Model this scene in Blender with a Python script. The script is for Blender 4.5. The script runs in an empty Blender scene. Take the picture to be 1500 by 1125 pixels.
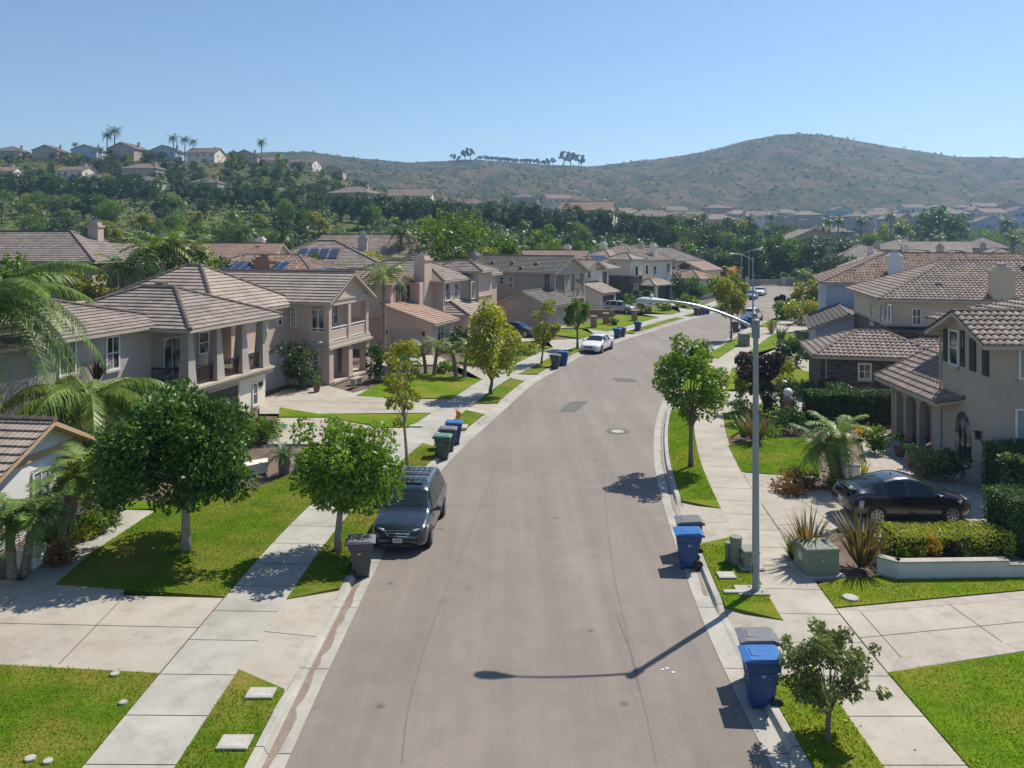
import bpy, math, random
import numpy as np
from mathutils import Vector, Matrix
R = math.radians
SC = bpy.context.scene
COL = SC.collection
# ---------------------------------------------------------------- camera, sky, sun, exposure
CAMZ = 10.1
FPX = 1140.0            # focal length in photograph pixels (1500 wide)
HZ = 350.0              # eye level row in the photograph
cam_d = bpy.data.cameras.new('camera'); cam = bpy.data.objects.new('camera', cam_d); COL.objects.link(cam)
cam.location = (0, 0, CAMZ); cam.rotation_euler = (R(90), 0, 0)
cam_d.sensor_width = 36; cam_d.lens = FPX / 1500 * 36
cam_d.shift_y = -(562.5 - HZ) / 1500
cam_d.clip_end = 6000; cam_d.clip_start = .1
SC.camera = cam
SUN_EL = R(53.5); SUN_AZ = R(46)      # azimuth measured from +Y towards +X
w = bpy.data.worlds.new('World'); SC.world = w; w.use_nodes = True
nt = w.node_tree; bg = nt.nodes['Background']
sky = nt.nodes.new('ShaderNodeTexSky'); sky.sky_type = 'NISHITA'; sky.sun_disc = False
sky.sun_elevation = SUN_EL; sky.sun_rotation = SUN_AZ
sky.air_density = 1.0; sky.dust_density = .3; sky.ozone_density = 4.0; sky.altitude = 100
nt.links.new(sky.outputs[0], bg.inputs[0]); bg.inputs[1].default_value = .10
sd = bpy.data.lights.new('sun', 'SUN'); sd.energy = 4.9; sd.angle = R(.5); sd.color = (1, .93, .82)
sun = bpy.data.objects.new('sun', sd); COL.objects.link(sun)
sdir = Vector((math.sin(SUN_AZ) * math.cos(SUN_EL), math.cos(SUN_AZ) * math.cos(SUN_EL), math.sin(SUN_EL)))
sun.rotation_euler = sdir.to_track_quat('Z', 'Y').to_euler(); sun.location = (60, 60, 120)
SC.view_settings.view_transform = 'Standard'; SC.view_settings.look = 'None'
SC.view_settings.exposure = .38; SC.view_settings.gamma = 1

# ---------------------------------------------------------------- materials
MATS = {}
def nodes(name):
    m = bpy.data.materials.new(name); m.use_nodes = True
    t = m.node_tree; return m, t, t.nodes['Principled BSDF']
def N(t, typ, **kw):
    n = t.nodes.new(typ)
    for k, v in kw.items():
        if k in n.inputs: n.inputs[k].default_value = v
        else: setattr(n, k, v)
    return n
def ramp(t, fac, stops):
    r = t.nodes.new('ShaderNodeValToRGB'); e = r.color_ramp.elements
    while len(e) < len(stops): e.new(.5)
    for i, (p, c) in enumerate(stops):
        e[i].position = p; e[i].color = (*c, 1)
    t.links.new(fac, r.inputs[0]); return r.outputs[0]
def mixc(t, fac, a, b, mode='MIX'):
    m = t.nodes.new('ShaderNodeMix'); m.data_type = 'RGBA'; m.blend_type = mode
    for s, v in ((0, fac), (6, a), (7, b)):
        if isinstance(v, (int, float)): m.inputs[s].default_value = v
        elif isinstance(v, tuple): m.inputs[s].default_value = (*v, 1)
        else: t.links.new(v, m.inputs[s])
    return m.outputs[2]
def bump(t, bsdf, h, strength=.3, dist=.02):
    b = t.nodes.new('ShaderNodeBump'); b.inputs['Strength'].default_value = strength; b.inputs['Distance'].default_value = dist
    t.links.new(h, b.inputs['Height']); t.links.new(b.outputs[0], bsdf.inputs['Normal'])
def noise(t, scale, detail=3, rough=.6, vec=None):
    n = t.nodes.new('ShaderNodeTexNoise'); n.inputs['Scale'].default_value = scale; n.inputs['Detail'].default_value = detail
    n.inputs['Roughness'].default_value = rough
    if vec is not None: t.links.new(vec, n.inputs['Vector'])
    return n.outputs[0]
def geo(t):
    return t.nodes.new('ShaderNodeNewGeometry').outputs['Position']
def objc(t):
    return t.nodes.new('ShaderNodeTexCoord').outputs['Object']
def mottled(name, a, b, scale=1.5, rough=.85, bs=.2, fine=40, spec=.3, metal=0, pos='obj', amt=.5):
    """plain weathered surface: two tones in large soft patches plus a fine grain"""
    if name in MATS: return MATS[name]
    m, t, p = nodes(name)
    v = objc(t) if pos == 'obj' else geo(t)
    n1 = noise(t, scale, 4, .6, v); n2 = noise(t, fine, 2, .7, v)
    c = ramp(t, n1, [(.3, a), (.7, b)])
    mp = t.nodes.new('ShaderNodeMapping'); mp.inputs['Scale'].default_value = (1.1, 1.1, .35) if 'stucco' in name else (1.6, 1.6, 1.6); t.links.new(v, mp.inputs[0])
    if 'stucco' in name or 'concrete' in name: c = mixc(t, .75, c, ramp(t, noise(t, 1.0, 6, .7, mp.outputs[0]), [(.28, (.86, .855, .84)), (.45, (1, 1, 1)), (.7, (1.03, 1.03, 1.03))] if 'stucco' in name else [(.32, (.74, .73, .71)), (.5, (1, 1, 1)), (.7, (1.07, 1.07, 1.06))]), 'MULTIPLY')
    g = ramp(t, n2, [(.3, (1 - amt * .4,) * 3), (.7, (1 + amt * .15,) * 3)])
    t.links.new(mixc(t, 1.0, c, g, 'MULTIPLY'), p.inputs['Base Color'])
    p.inputs['Roughness'].default_value = rough; p.inputs['Specular IOR Level'].default_value = spec
    p.inputs['Metallic'].default_value = metal
    if bs: bump(t, p, n2, bs, .01)
    MATS[name] = m; return m
def leafmat(name, a, b, trans=.35, rough=.45, spec=.4):
    """foliage: each leaf its own tone between a and b, light comes through"""
    if name in MATS: return MATS[name]
    m, t, p = nodes(name)
    g = t.nodes.new('ShaderNodeNewGeometry')
    n1 = noise(t, .75, 3, .6, g.outputs['Position'])
    s = N(t, 'ShaderNodeMath', operation='MULTIPLY_ADD'); t.links.new(g.outputs['Random Per Island'], s.inputs[0]); s.inputs[1].default_value = .45; s.inputs[2].default_value = -.52
    h = N(t, 'ShaderNodeMath', operation='MULTIPLY_ADD'); h.inputs[1].default_value = 1.6; t.links.new(n1, h.inputs[0]); t.links.new(s.outputs[0], h.inputs[2])
    c = ramp(t, h.outputs[0], [(.2, a), (.5, tuple((x + y) / 2 for x, y in zip(a, b))), (.8, b)])
    c = mixc(t, 1.0, c, (1.35, 1.35, 1.2), 'MULTIPLY'); t.links.new(c, p.inputs['Base Color']); p.inputs['Roughness'].default_value = rough
    p.inputs['Specular IOR Level'].default_value = spec
    tr = t.nodes.new('ShaderNodeBsdfTranslucent')
    yel = mixc(t, 1.0, c, (1.5, 1.45, .5), 'MULTIPLY'); t.links.new(yel, tr.inputs[0])
    ms = t.nodes.new('ShaderNodeMixShader'); ms.inputs[0].default_value = trans
    t.links.new(p.outputs[0], ms.inputs[1]); t.links.new(tr.outputs[0], ms.inputs[2])
    t.links.new(ms.outputs[0], t.nodes['Material Output'].inputs[0])
    MATS[name] = m; return m
def tilemat(name, cols, dark=(.05, .04, .035)):
    """roof tiles: UV is metres along the eave and up the slope, one random tone per tile"""
    if name in MATS: return MATS[name]
    m, t, p = nodes(name)
    uv = t.nodes.new('ShaderNodeUVMap').outputs[0]
    sn = N(t, 'ShaderNodeVectorMath', operation='SNAP'); sn.inputs[1].default_value = (.3, .38, 1)
    t.links.new(uv, sn.inputs[0])
    wn = N(t, 'ShaderNodeTexWhiteNoise', noise_dimensions='3D'); t.links.new(sn.outputs[0], wn.inputs[0])
    k = len(cols)
    c = ramp(t, wn.outputs[0], [(i / max(1, k - 1) * .9 + .05, col) for i, col in enumerate(cols)])
    st = noise(t, .6, 5, .65, geo(t)); stc = ramp(t, st, [(.3, (.72, .72, .72)), (.6, (1.1, 1.08, 1.05))])
    c = mixc(t, .8, c, stc, 'MULTIPLY')
    n2 = noise(t, 30, 2, .7, geo(t)); c = mixc(t, .5, c, ramp(t, n2, [(.3, (.7, .7, .7)), (.7, (1.15, 1.15, 1.15))]), 'MULTIPLY')
    # thin seam between neighbouring tiles
    sx = t.nodes.new('ShaderNodeSeparateXYZ'); t.links.new(uv, sx.inputs[0])
    pm = N(t, 'ShaderNodeMath', operation='PINGPONG'); pm.inputs[1].default_value = .10; t.links.new(sx.outputs[0], pm.inputs[0])
    lt = N(t, 'ShaderNodeMath', operation='LESS_THAN'); lt.inputs[1].default_value = .012; t.links.new(pm.outputs[0], lt.inputs[0])
    c = mixc(t, lt.outputs[0], c, dark)
    t.links.new(c, p.inputs['Base Color']); p.inputs['Roughness'].default_value = .8; p.inputs['Specular IOR Level'].default_value = .35
    bump(t, p, n2, .25, .01)
    MATS[name] = m; return m
def plain(name, c, rough=.5, metal=0, spec=.5, coat=0):
    if name in MATS: return MATS[name]
    m, t, p = nodes(name)
    n = noise(t, 6, 3, .6, objc(t))
    t.links.new(ramp(t, n, [(.3, tuple(x * .88 for x in c)), (.7, tuple(min(1, x * 1.06) for x in c))]), p.inputs['Base Color'])
    p.inputs['Roughness'].default_value = rough; p.inputs['Metallic'].default_value = metal
    p.inputs['Specular IOR Level'].default_value = spec; p.inputs['Coat Weight'].default_value = coat
    p.inputs['Coat Roughness'].default_value = .05
    MATS[name] = m; return m

STUC = {
 'tan': mottled('stucco tan', (0.439, 0.359, 0.293), (0.512, 0.425, 0.351), .35),
 'pink': mottled('stucco pink tan', (0.527, 0.395, 0.329), (0.600, 0.461, 0.388), .35),
 'grey': mottled('stucco grey tan', (0.395, 0.351, 0.315), (0.468, 0.417, 0.373), .35),
 'cream': mottled('stucco cream', (0.732, 0.644, 0.527), (0.780, 0.732, 0.615), .35),
 'olive': mottled('stucco olive beige', (0.586, 0.512, 0.381), (0.659, 0.586, 0.439), .35),
 'white': mottled('stucco white', (0.780, 0.780, 0.780), (0.780, 0.780, 0.780), .35),
 'blue': mottled('stucco pale blue', (.42, .49, .60), (.48, .55, .66), .35)}
TRIM = mottled('cream trim', (.44, .385, .31), (.50, .44, .36), 1, .6)
TRIMP = mottled('peach trim', (.52, .35, .21), (.58, .40, .25), 1, .6)
WHT = plain('white vinyl', (.72, .72, .70), .4)
DBROWN = mottled('dark brown wood', (.05, .032, .025), (.075, .05, .038), 2, .6)
SHUT = plain('dark shutter', (.045, .035, .035), .6)
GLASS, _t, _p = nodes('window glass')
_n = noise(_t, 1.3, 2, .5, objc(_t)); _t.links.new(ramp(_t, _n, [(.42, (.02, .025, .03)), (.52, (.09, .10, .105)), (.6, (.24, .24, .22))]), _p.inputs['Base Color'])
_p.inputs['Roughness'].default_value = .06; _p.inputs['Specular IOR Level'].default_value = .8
BLIND, _t, _p = nodes('louvred blind')
_w = N(_t, 'ShaderNodeTexWave', wave_type='BANDS', bands_direction='Z'); _w.inputs['Scale'].default_value = 5; _t.links.new(objc(_t), _w.inputs[0])
_t.links.new(ramp(_t, _w.outputs[1], [(.3, (.12, .15, .15)), (.6, (.42, .46, .46))]), _p.inputs['Base Color']); _p.inputs['Roughness'].default_value = .12
TILE = {
 'grey': tilemat('grey brown roof tile', [(.24, .20, .175), (.29, .245, .215), (.34, .29, .255), (.265, .23, .205)]),
 'tan': tilemat('tan roof tile', [(.36, .30, .25), (.42, .35, .295), (.32, .27, .23), (.39, .33, .28)]),
 'slate': tilemat('slate roof tile', [(.11, .105, .10), (.15, .14, .13), (.13, .12, .11), (.17, .155, .14)]),
 'red': tilemat('reddish roof tile', [(.40, .26, .20), (.34, .23, .18), (.45, .31, .24), (.37, .27, .215)]),
 'blend': tilemat('blended barrel tile', [(.36, .20, .13), (.20, .15, .12), (.42, .30, .22), (.30, .23, .18), (.16, .13, .11)]),
 'light': tilemat('weathered barrel tile', [(.30, .24, .20), (.40, .34, .29), (.24, .19, .165), (.34, .255, .21)])}
RIDGE = mottled('ridge tile', (.13, .10, .09), (.20, .16, .14), 3, .8)
SOLAR, _t, _p = nodes('solar cell')
_b = N(_t, 'ShaderNodeTexBrick', offset=0.0); _b.inputs['Scale'].default_value = 1; _b.inputs['Brick Width'].default_value = 1.0; _b.inputs['Row Height'].default_value = 1.6
_b.inputs['Mortar Size'].default_value = .03; _b.inputs['Color1'].default_value = (.02, .035, .075, 1); _b.inputs['Color2'].default_value = (.03, .045, .09, 1); _b.inputs['Mortar'].default_value = (.35, .36, .38, 1)
_t.links.new(_t.nodes.new('ShaderNodeUVMap').outputs[0], _b.inputs[0]); _t.links.new(_b.outputs[0], _p.inputs['Base Color']); _p.inputs['Roughness'].default_value = .15
STONE, _t, _p = nodes('ledge stone')
_b = N(_t, 'ShaderNodeTexBrick'); _mp = _t.nodes.new('ShaderNodeMapping'); _mp.inputs['Rotation'].default_value = (R(90), 0, 0)
_sw = _t.nodes.new('ShaderNodeTexCoord'); _cx = _t.nodes.new('ShaderNodeSeparateXYZ'); _t.links.new(_sw.outputs['Object'], _cx.inputs[0])
_ad = N(_t, 'ShaderNodeMath', operation='ADD'); _t.links.new(_cx.outputs[0], _ad.inputs[0]); _t.links.new(_cx.outputs[1], _ad.inputs[1])
_cb = _t.nodes.new('ShaderNodeCombineXYZ'); _t.links.new(_ad.outputs[0], _cb.inputs[0]); _t.links.new(_cx.outputs[2], _cb.inputs[1])
_t.links.new(_cb.outputs[0], _b.inputs[0]); _b.inputs['Scale'].default_value = 1; _b.inputs['Brick Width'].default_value = .55; _b.inputs['Row Height'].default_value = .13; _b.inputs['Mortar Size'].default_value = .012
_b.inputs['Color1'].default_value = (.07, .06, .052, 1); _b.inputs['Color2'].default_value = (.20, .165, .135, 1); _b.inputs['Mortar'].default_value = (.03, .027, .025, 1)
_n = noise(_t, 2.5, 4, .7, _sw.outputs['Object']); _t.links.new(mixc(_t, .9, _b.outputs[0], ramp(_t, _n, [(.3, (.5, .52, .55)), (.7, (1.35, 1.25, 1.15))]), 'MULTIPLY'), _p.inputs['Base Color'])
_p.inputs['Roughness'].default_value = .85; bump(_t, _p, _b.outputs[0], .8, .03)
BRICK = mottled('brick', (.30, .15, .10), (.42, .26, .18), 4, .85)
SOIL = mottled('bark mulch soil', (.11, .075, .055), (.20, .15, .115), 1.2, .95, .5, 25, pos='geo', amt=1)
CONC = mottled('concrete', (.31, .30, .26), (.435, .415, .365), .45, .8, .15, 45, pos='geo', amt=.35)
CONC2 = mottled('warm concrete', (.33, .295, .24), (.43, .395, .33), .3, .8, .15, 45, pos='geo', amt=.35)
PAVER = mottled('pinkish paver', (.31, .27, .235), (.43, .385, .335), 3, .85, .3, 30, pos='geo')
WETS = mottled('gutter silt', (.20, .15, .115), (.28, .23, .18), 3, .6, .2, 30, pos='geo')
METAL = plain('galvanised steel', (.36, .40, .43), .38, .6)
CHROME = plain('bright metal', (.75, .76, .78), .15, 1)
RUB = plain('black rubber', (.018, .018, .018), .7)
TAR = plain('tar seam', (.145, .125, .108), .8)
BARK = mottled('tree bark', (.13, .10, .075), (.24, .19, .15), 6, .9, .5, 30)
BARKL = mottled('pale tree bark', (.26, .23, .19), (.38, .34, .29), 6, .9, .4, 30)
PBARK = mottled('palm trunk', (.15, .12, .095), (.30, .26, .21), 9, .9, .6, 18)
UGREEN = mottled('utility green paint', (.19, .215, .16), (.235, .26, .20), 1.5, .6)
# asphalt: pale worn chip seal with darker wheel paths, fine aggregate
ASPH, _t, _p = nodes('asphalt')
_g = geo(_t); _n1 = noise(_t, .12, 5, .6, _g); _n2 = noise(_t, 28, 3, .8, _g); _n3 = noise(_t, 1.3, 5, .7, _g)
_c = ramp(_t, _n1, [(.3, (.188, .162, .139)), (.7, (.238, .206, .178))])
_c = mixc(_t, .75, _c, ramp(_t, _n2, [(.25, (.62, .62, .62)), (.75, (1.25, 1.25, 1.25))]), 'MULTIPLY')
_c = mixc(_t, .6, _c, ramp(_t, _n3, [(.3, (.82, .82, .83)), (.7, (1.12, 1.11, 1.1))]), 'MULTIPLY')
_mp = _t.nodes.new('ShaderNodeMapping'); _mp.inputs['Scale'].default_value = (1.1, .05, 1); _mp.inputs['Rotation'].default_value = (0, 0, R(8)); _t.links.new(_g, _mp.inputs[0])
_n4 = noise(_t, 1.0, 4, .6, _mp.outputs[0]); _c = mixc(_t, .8, _c, ramp(_t, _n4, [(.35, (.86, .86, .87)), (.65, (1.1, 1.09, 1.07))]), 'MULTIPLY')
_v = N(_t, 'ShaderNodeTexVoronoi'); _v.inputs['Scale'].default_value = .55; _t.links.new(_g, _v.inputs[0])
_c = mixc(_t, 1, _c, ramp(_t, _v.outputs[0], [(.03, (.62, .62, .62)), (.075, (1, 1, 1))]), 'MULTIPLY')
_v = N(_t, 'ShaderNodeTexVoronoi', feature='DISTANCE_TO_EDGE'); _v.inputs['Scale'].default_value = .16; _nw = noise(_t, .8, 5, .7, _g)
_vm = N(_t, 'ShaderNodeVectorMath', operation='MULTIPLY_ADD'); _vm.inputs[1].default_value = (2.5, 2.5, 0); _t.links.new(_nw, _vm.inputs[0]); _t.links.new(_g, _vm.inputs[2]); _t.links.new(_vm.outputs[0], _v.inputs[0])
_c = mixc(_t, 1, _c, ramp(_t, _v.outputs[0], [(.0, (.91, .91, .91)), (.003, (1, 1, 1))]), 'MULTIPLY')
_t.links.new(_c, _p.inputs['Base Color']); _p.inputs['Roughness'].default_value = .85; bump(_t, _p, _n2, .35, .01)
# lawn: green to straw, patchy
def lawnmat(name, g1, g2, dry, dryamt):
    m, t, p = nodes(name); g = geo(t)
    n1 = noise(t, .35, 5, .65, g); n2 = noise(t, 1.8, 4, .7, g); n3 = noise(t, 22, 3, .8, g)
    c = ramp(t, n2, [(.3, g1), (.7, g2)])
    c = mixc(t, ramp(t, n1, [(max(0, .62 - dryamt), (0, 0, 0)), (.78 - dryamt * .5, (1, 1, 1))]), c, dry)
    c = mixc(t, .8, c, ramp(t, n3, [(.25, (.5, .5, .5)), (.75, (1.35, 1.35, 1.35))]), 'MULTIPLY')
    t.links.new(c, p.inputs['Base Color']); p.inputs['Roughness'].default_value = .8; p.inputs['Specular IOR Level'].default_value = .04
    bump(t, p, n3, .9, .05); return m
LAWN = lawnmat('green lawn', (.075, .155, .006), (.140, .245, .010), (.24, .22, .03), .18)
LAWND = lawnmat('patchy lawn', (.060, .125, .007), (.120, .200, .012), (.26, .205, .05), .20)
# terrain: dry chaparral with dark shrubs
TERR, _t, _p = nodes('terrain scrub')
_g = geo(_t); _n1 = noise(_t, .006, 6, .6, _g); _n2 = noise(_t, .035, 6, .75, _g); _n3 = noise(_t, .22, 4, .8, _g)
_c = ramp(_t, _n1, [(.36, (.085, .075, .040)), (.5, (.140, .092, .062)), (.64, (.10, .082, .045))])
_c = mixc(_t, ramp(_t, _n2, [(.44, (0, 0, 0)), (.54, (.9, .9, .9))]), _c, (.034, .048, .018))
_c = mixc(_t, ramp(_t, _n3, [(.48, (0, 0, 0)), (.6, (.6, .6, .6))]), _c, (.040, .050, .022))
_sx = _t.nodes.new('ShaderNodeSeparateXYZ'); _t.links.new(_g, _sx.inputs[0])
_mr = N(_t, 'ShaderNodeMapRange'); _mr.inputs[1].default_value = 250; _mr.inputs[2].default_value = 420; _t.links.new(_sx.outputs[1], _mr.inputs[0])
_near = ramp(_t, _n3, [(.4, (.035, .06, .015)), (.62, (.15, .16, .04))])
_t.links.new(mixc(_t, _mr.outputs[0], _near, _c), _p.inputs['Base Color']); _p.inputs['Roughness'].default_value = .95; _p.inputs['Specular IOR Level'].default_value = .1

# ---------------------------------------------------------------- mesh building
class MB:
    def __init__(s): s.v = []; s.f = []; s.uv = []; s.m = []; s.M = None
    def add(s, pts, faces, mi=0, uvs=None):
        b = len(s.v)
        s.v += [tuple(s.M @ Vector(p)) if s.M else tuple(p) for p in pts]
        for i, f in enumerate(faces):
            s.f.append(tuple(b + j for j in f)); s.m.append(mi)
            s.uv.append(uvs[i] if uvs else None)
    def box(s, x0, x1, y0, y1, z0, z1, mi=0):
        s.add([(x0, y0, z0), (x1, y0, z0), (x1, y1, z0), (x0, y1, z0), (x0, y0, z1), (x1, y0, z1), (x1, y1, z1), (x0, y1, z1)],
              [(3, 2, 1, 0), (4, 5, 6, 7), (0, 1, 5, 4), (1, 2, 6, 5), (2, 3, 7, 6), (3, 0, 4, 7)], mi)
    def frus(s, a, b, mi=0):
        """a,b = (x0,x1,y0,y1,z) rectangles joined into a tapered block"""
        q = lambda r: [(r[0], r[2], r[4]), (r[1], r[2], r[4]), (r[1], r[3], r[4]), (r[0], r[3], r[4])]
        s.add(q(a) + q(b), [(3, 2, 1, 0), (4, 5, 6, 7), (0, 1, 5, 4), (1, 2, 6, 5), (2, 3, 7, 6), (3, 0, 4, 7)], mi)
    def prism(s, pts, z0, z1, mi=0):
        n = len(pts)
        if sum(pts[i][0] * pts[(i + 1) % n][1] - pts[(i + 1) % n][0] * pts[i][1] for i in range(n)) < 0: pts = pts[::-1]
        s.add([(p[0], p[1], z0) for p in pts] + [(p[0], p[1], z1) for p in pts],
              [tuple(range(n - 1, -1, -1)), tuple(range(n, 2 * n))] + [(i, (i + 1) % n, n + (i + 1) % n, n + i) for i in range(n)], mi)
    def tube(s, path, rad, n=8, mi=0, caps=True):
        path = [Vector(p) for p in path]; k = len(path)
        if not hasattr(rad, '__len__'): rad = [rad] * k
        rings = []; ref = None
        for i, p in enumerate(path):
            d = (path[min(i + 1, k - 1)] - path[max(i - 1, 0)]).normalized()
            if ref is None:
                ref = d.orthogonal().normalized()
            ref = (ref - d * ref.dot(d)).normalized(); o = d.cross(ref)
            rings.append([p + (ref * math.cos(2 * math.pi * j / n) + o * math.sin(2 * math.pi * j / n)) * rad[i] for j in range(n)])
        pts = [q for r in rings for q in r]; fs = []
        for i in range(k - 1):
            for j in range(n):
                a = i * n + j; b = i * n + (j + 1) % n
                fs.append((a, b, b + n, a + n))
        if caps: fs += [tuple(range(n - 1, -1, -1)), tuple(range((k - 1) * n, k * n))]
        s.add(pts, fs, mi)
    def lathe(s, prof, n=12, c=(0, 0), mi=0):
        pts = [(c[0] + r * math.cos(2 * math.pi * j / n), c[1] + r * math.sin(2 * math.pi * j / n), z) for r, z in prof for j in range(n)]
        k = len(prof); fs = [(i * n + j, i * n + (j + 1) % n, (i + 1) * n + (j + 1) % n, (i + 1) * n + j) for i in range(k - 1) for j in range(n)]
        fs += [tuple(range(n - 1, -1, -1)), tuple(range((k - 1) * n, k * n))]
        s.add(pts, fs, mi)
    def build(s, name, mats, parent=None, smooth=False):
        me = bpy.data.meshes.new(name); me.from_pydata(s.v, [], s.f)
        for m in (mats if isinstance(mats, (list, tuple)) else [mats]): me.materials.append(m)
        if any(s.m): me.polygons.foreach_set('material_index', s.m)
        if any(u is not None for u in s.uv):
            uvl = me.uv_layers.new(name='UVMap'); buf = []
            for f, u in zip(s.f, s.uv):
                if u is None: buf += [0, 0] * len(f)
                else:
                    for a in u: buf += [a[0], a[1]]
            uvl.data.foreach_set('uv', buf)
        if smooth: me.polygons.foreach_set('use_smooth', [True] * len(me.polygons))
        me.update()
        return link(name, me, parent)
def link(name, me, parent=None):
    o = bpy.data.objects.new(name, me); COL.objects.link(o)
    if parent is not None: o.parent = parent
    return o
def tag(o, label=None, cat=None, group=None, kind=None):
    if label: o['label'] = label
    if cat: o['category'] = cat
    if group: o['group'] = group
    if kind: o['kind'] = kind
    return o
def thing(name, label, cat, loc=(0, 0, 0), rz=0, group=None):
    o = bpy.data.objects.new(name, None); COL.objects.link(o); o.empty_display_size = .3
    o.location = loc; o.rotation_euler = (0, 0, rz)
    return tag(o, label, cat, group)
KIDS = {}
def dup(root, loc, rz=0, label=None, group=None, scale=None):
    def cp(o, par):
        c = o.copy(); COL.objects.link(c)
        if par is not None: c.parent = par
        for ch in [x for x in o.children]: cp(ch, c)
        return c
    r = cp(root, None); r.location = loc; r.rotation_euler = (0, 0, rz)
    if scale is not None: r.scale = scale if hasattr(scale, '__len__') else (scale,) * 3
    if label: r['label'] = label
    if group: r['group'] = group
    return r
def G(px, py, z=.15):
    d = (CAMZ - z) * FPX / (py - HZ); return ((px - 750) / FPX * d, d)
def AT(px, d): return (px - 750) / FPX * d
def ZAT(py, d): return CAMZ + (HZ - py) * d / FPX

# ---------------------------------------------------------------- street curves (back of kerb)
def catmull(pts, step=6):
    out = []; P = [np.array(p, float) for p in pts]; P = [2 * P[0] - P[1]] + P + [2 * P[-1] - P[-2]]
    for i in range(1, len(P) - 2):
        for k in range(step):
            t = k / step
            out.append(.5 * ((2 * P[i]) + (-P[i-1] + P[i+1]) * t + (2*P[i-1] - 5*P[i] + 4*P[i+1] - P[i+2]) * t*t + (-P[i-1] + 3*P[i] - 3*P[i+1] + P[i+2]) * t**3))
    out.append(P[-2]); return np.array(out)
LPTS = [(-5.0, -30), (-5.04, -10), (-5.05, 5), (-5.04, 14.6), (-4.95, 20), (-4.75, 26), (-4.1, 32), (-2.9, 38.5), (-1.6, 44), (.6, 53.5), (2.8, 60), (5.6, 67.9), (9.9, 76.6), (14.8, 85.5), (20.2, 95.3), (24.3, 102), (29.8, 112), (38.5, 131), (47, 152), (48.5, 157)]
RPTS = [(5.8, -30), (5.7, -10), (5.68, 5), (5.66, 14.6), (5.72, 20), (6.05, 25), (6.6, 31), (7.35, 36.5), (8.8, 43.5), (11.2, 52), (15.2, 63.5), (19.9, 73.2), (23.8, 81), (29.0, 90.7), (36.5, 104), (41.5, 113), (49.5, 129), (57.5, 149), (61, 157)]
LC = catmull(LPTS); RC = catmull(RPTS)
def XL(y): return float(np.interp(y, LC[:, 1], LC[:, 0]))
def XR(y): return float(np.interp(y, RC[:, 1], RC[:, 0]))
def off(side, y, o):
    """point at offset o behind the kerb back (positive = into the yards) at curve parameter y"""
    f = XL if side < 0 else XR
    d = Vector((f(y + .5) - f(y - .5), 1.0)).normalized(); n = Vector((d.y, -d.x)) * side
    return (f(y) + n.x * o, y + n.y * o)
# ---------------------------------------------------------------- terrain
TX = [-500, 0, 150, 300, 450, 600, 750, 900, 1100, 1300, 1500, 2000]
TY = [112, 150, 172, 200, 240, 290, 340, 400, 500, 620]
TZ = [[-.05]*12,
 [3, 3, 3, 3, 3, 2, 1, -.05, -.05, -.05, -.05, -.05],
 [8, 8, 8, 8, 7, 6, 4.5, 2, -.05, -.05, -.05, -.05],
 [14.5, 14.5, 14.5, 14.5, 14, 12.5, 11, 9, 4, 2, 2, 2],
 [20, 20, 20, 19.5, 17.5, 15, 12.5, 11, 7, 4, 4, 4],
 [31, 31, 31, 30, 27, 20, 14, 12, 9, 6, 6, 6],
 [44.5, 44.5, 44.5, 44, 40, 27, 17, 14, 11, 9, 10, 10],
 [47, 47, 47, 46, 42, 32, 24, 18, 14, 13, 15, 15],
 [55, 55, 55, 55, 50, 40, 32, 25, 20, 20, 23, 24],
 [68, 68, 68, 68, 60, 52, 46, 36, 31, 30, 32, 32]]
RIDX = [-600, 0, 300, 400, 450, 530, 600, 680, 730, 790, 860, 900, 950, 1000, 1050, 1100, 1140, 1175, 1215, 1260, 1310, 1350, 1400, 1440, 1500, 1700, 2200]
RIDY = [240, 236, 226, 222, 222, 232, 238, 234, 236, 240, 243, 240, 234, 227, 217, 204, 197, 195, 198, 206, 215, 221, 229, 229, 231, 236, 245]
TXa = np.array(TX, float); TYa = np.array(TY, float); TZa = np.array(TZ, float)
def sm(a): a = np.clip(a, 0, 1); return a * a * (3 - 2 * a)
def fbm(x, y):
    r = 0; a = 1.
    for k in range(5):
        f = 2 ** k
        r = r + a * np.sin(x * f * 1.0 + 1.7 * np.sin(y * f * .83 + k * 2.1) + k) * np.cos(y * f * 1.1 + 1.3 * np.sin(x * f * .71 + k * 1.3)); a *= .52
    return r
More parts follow.
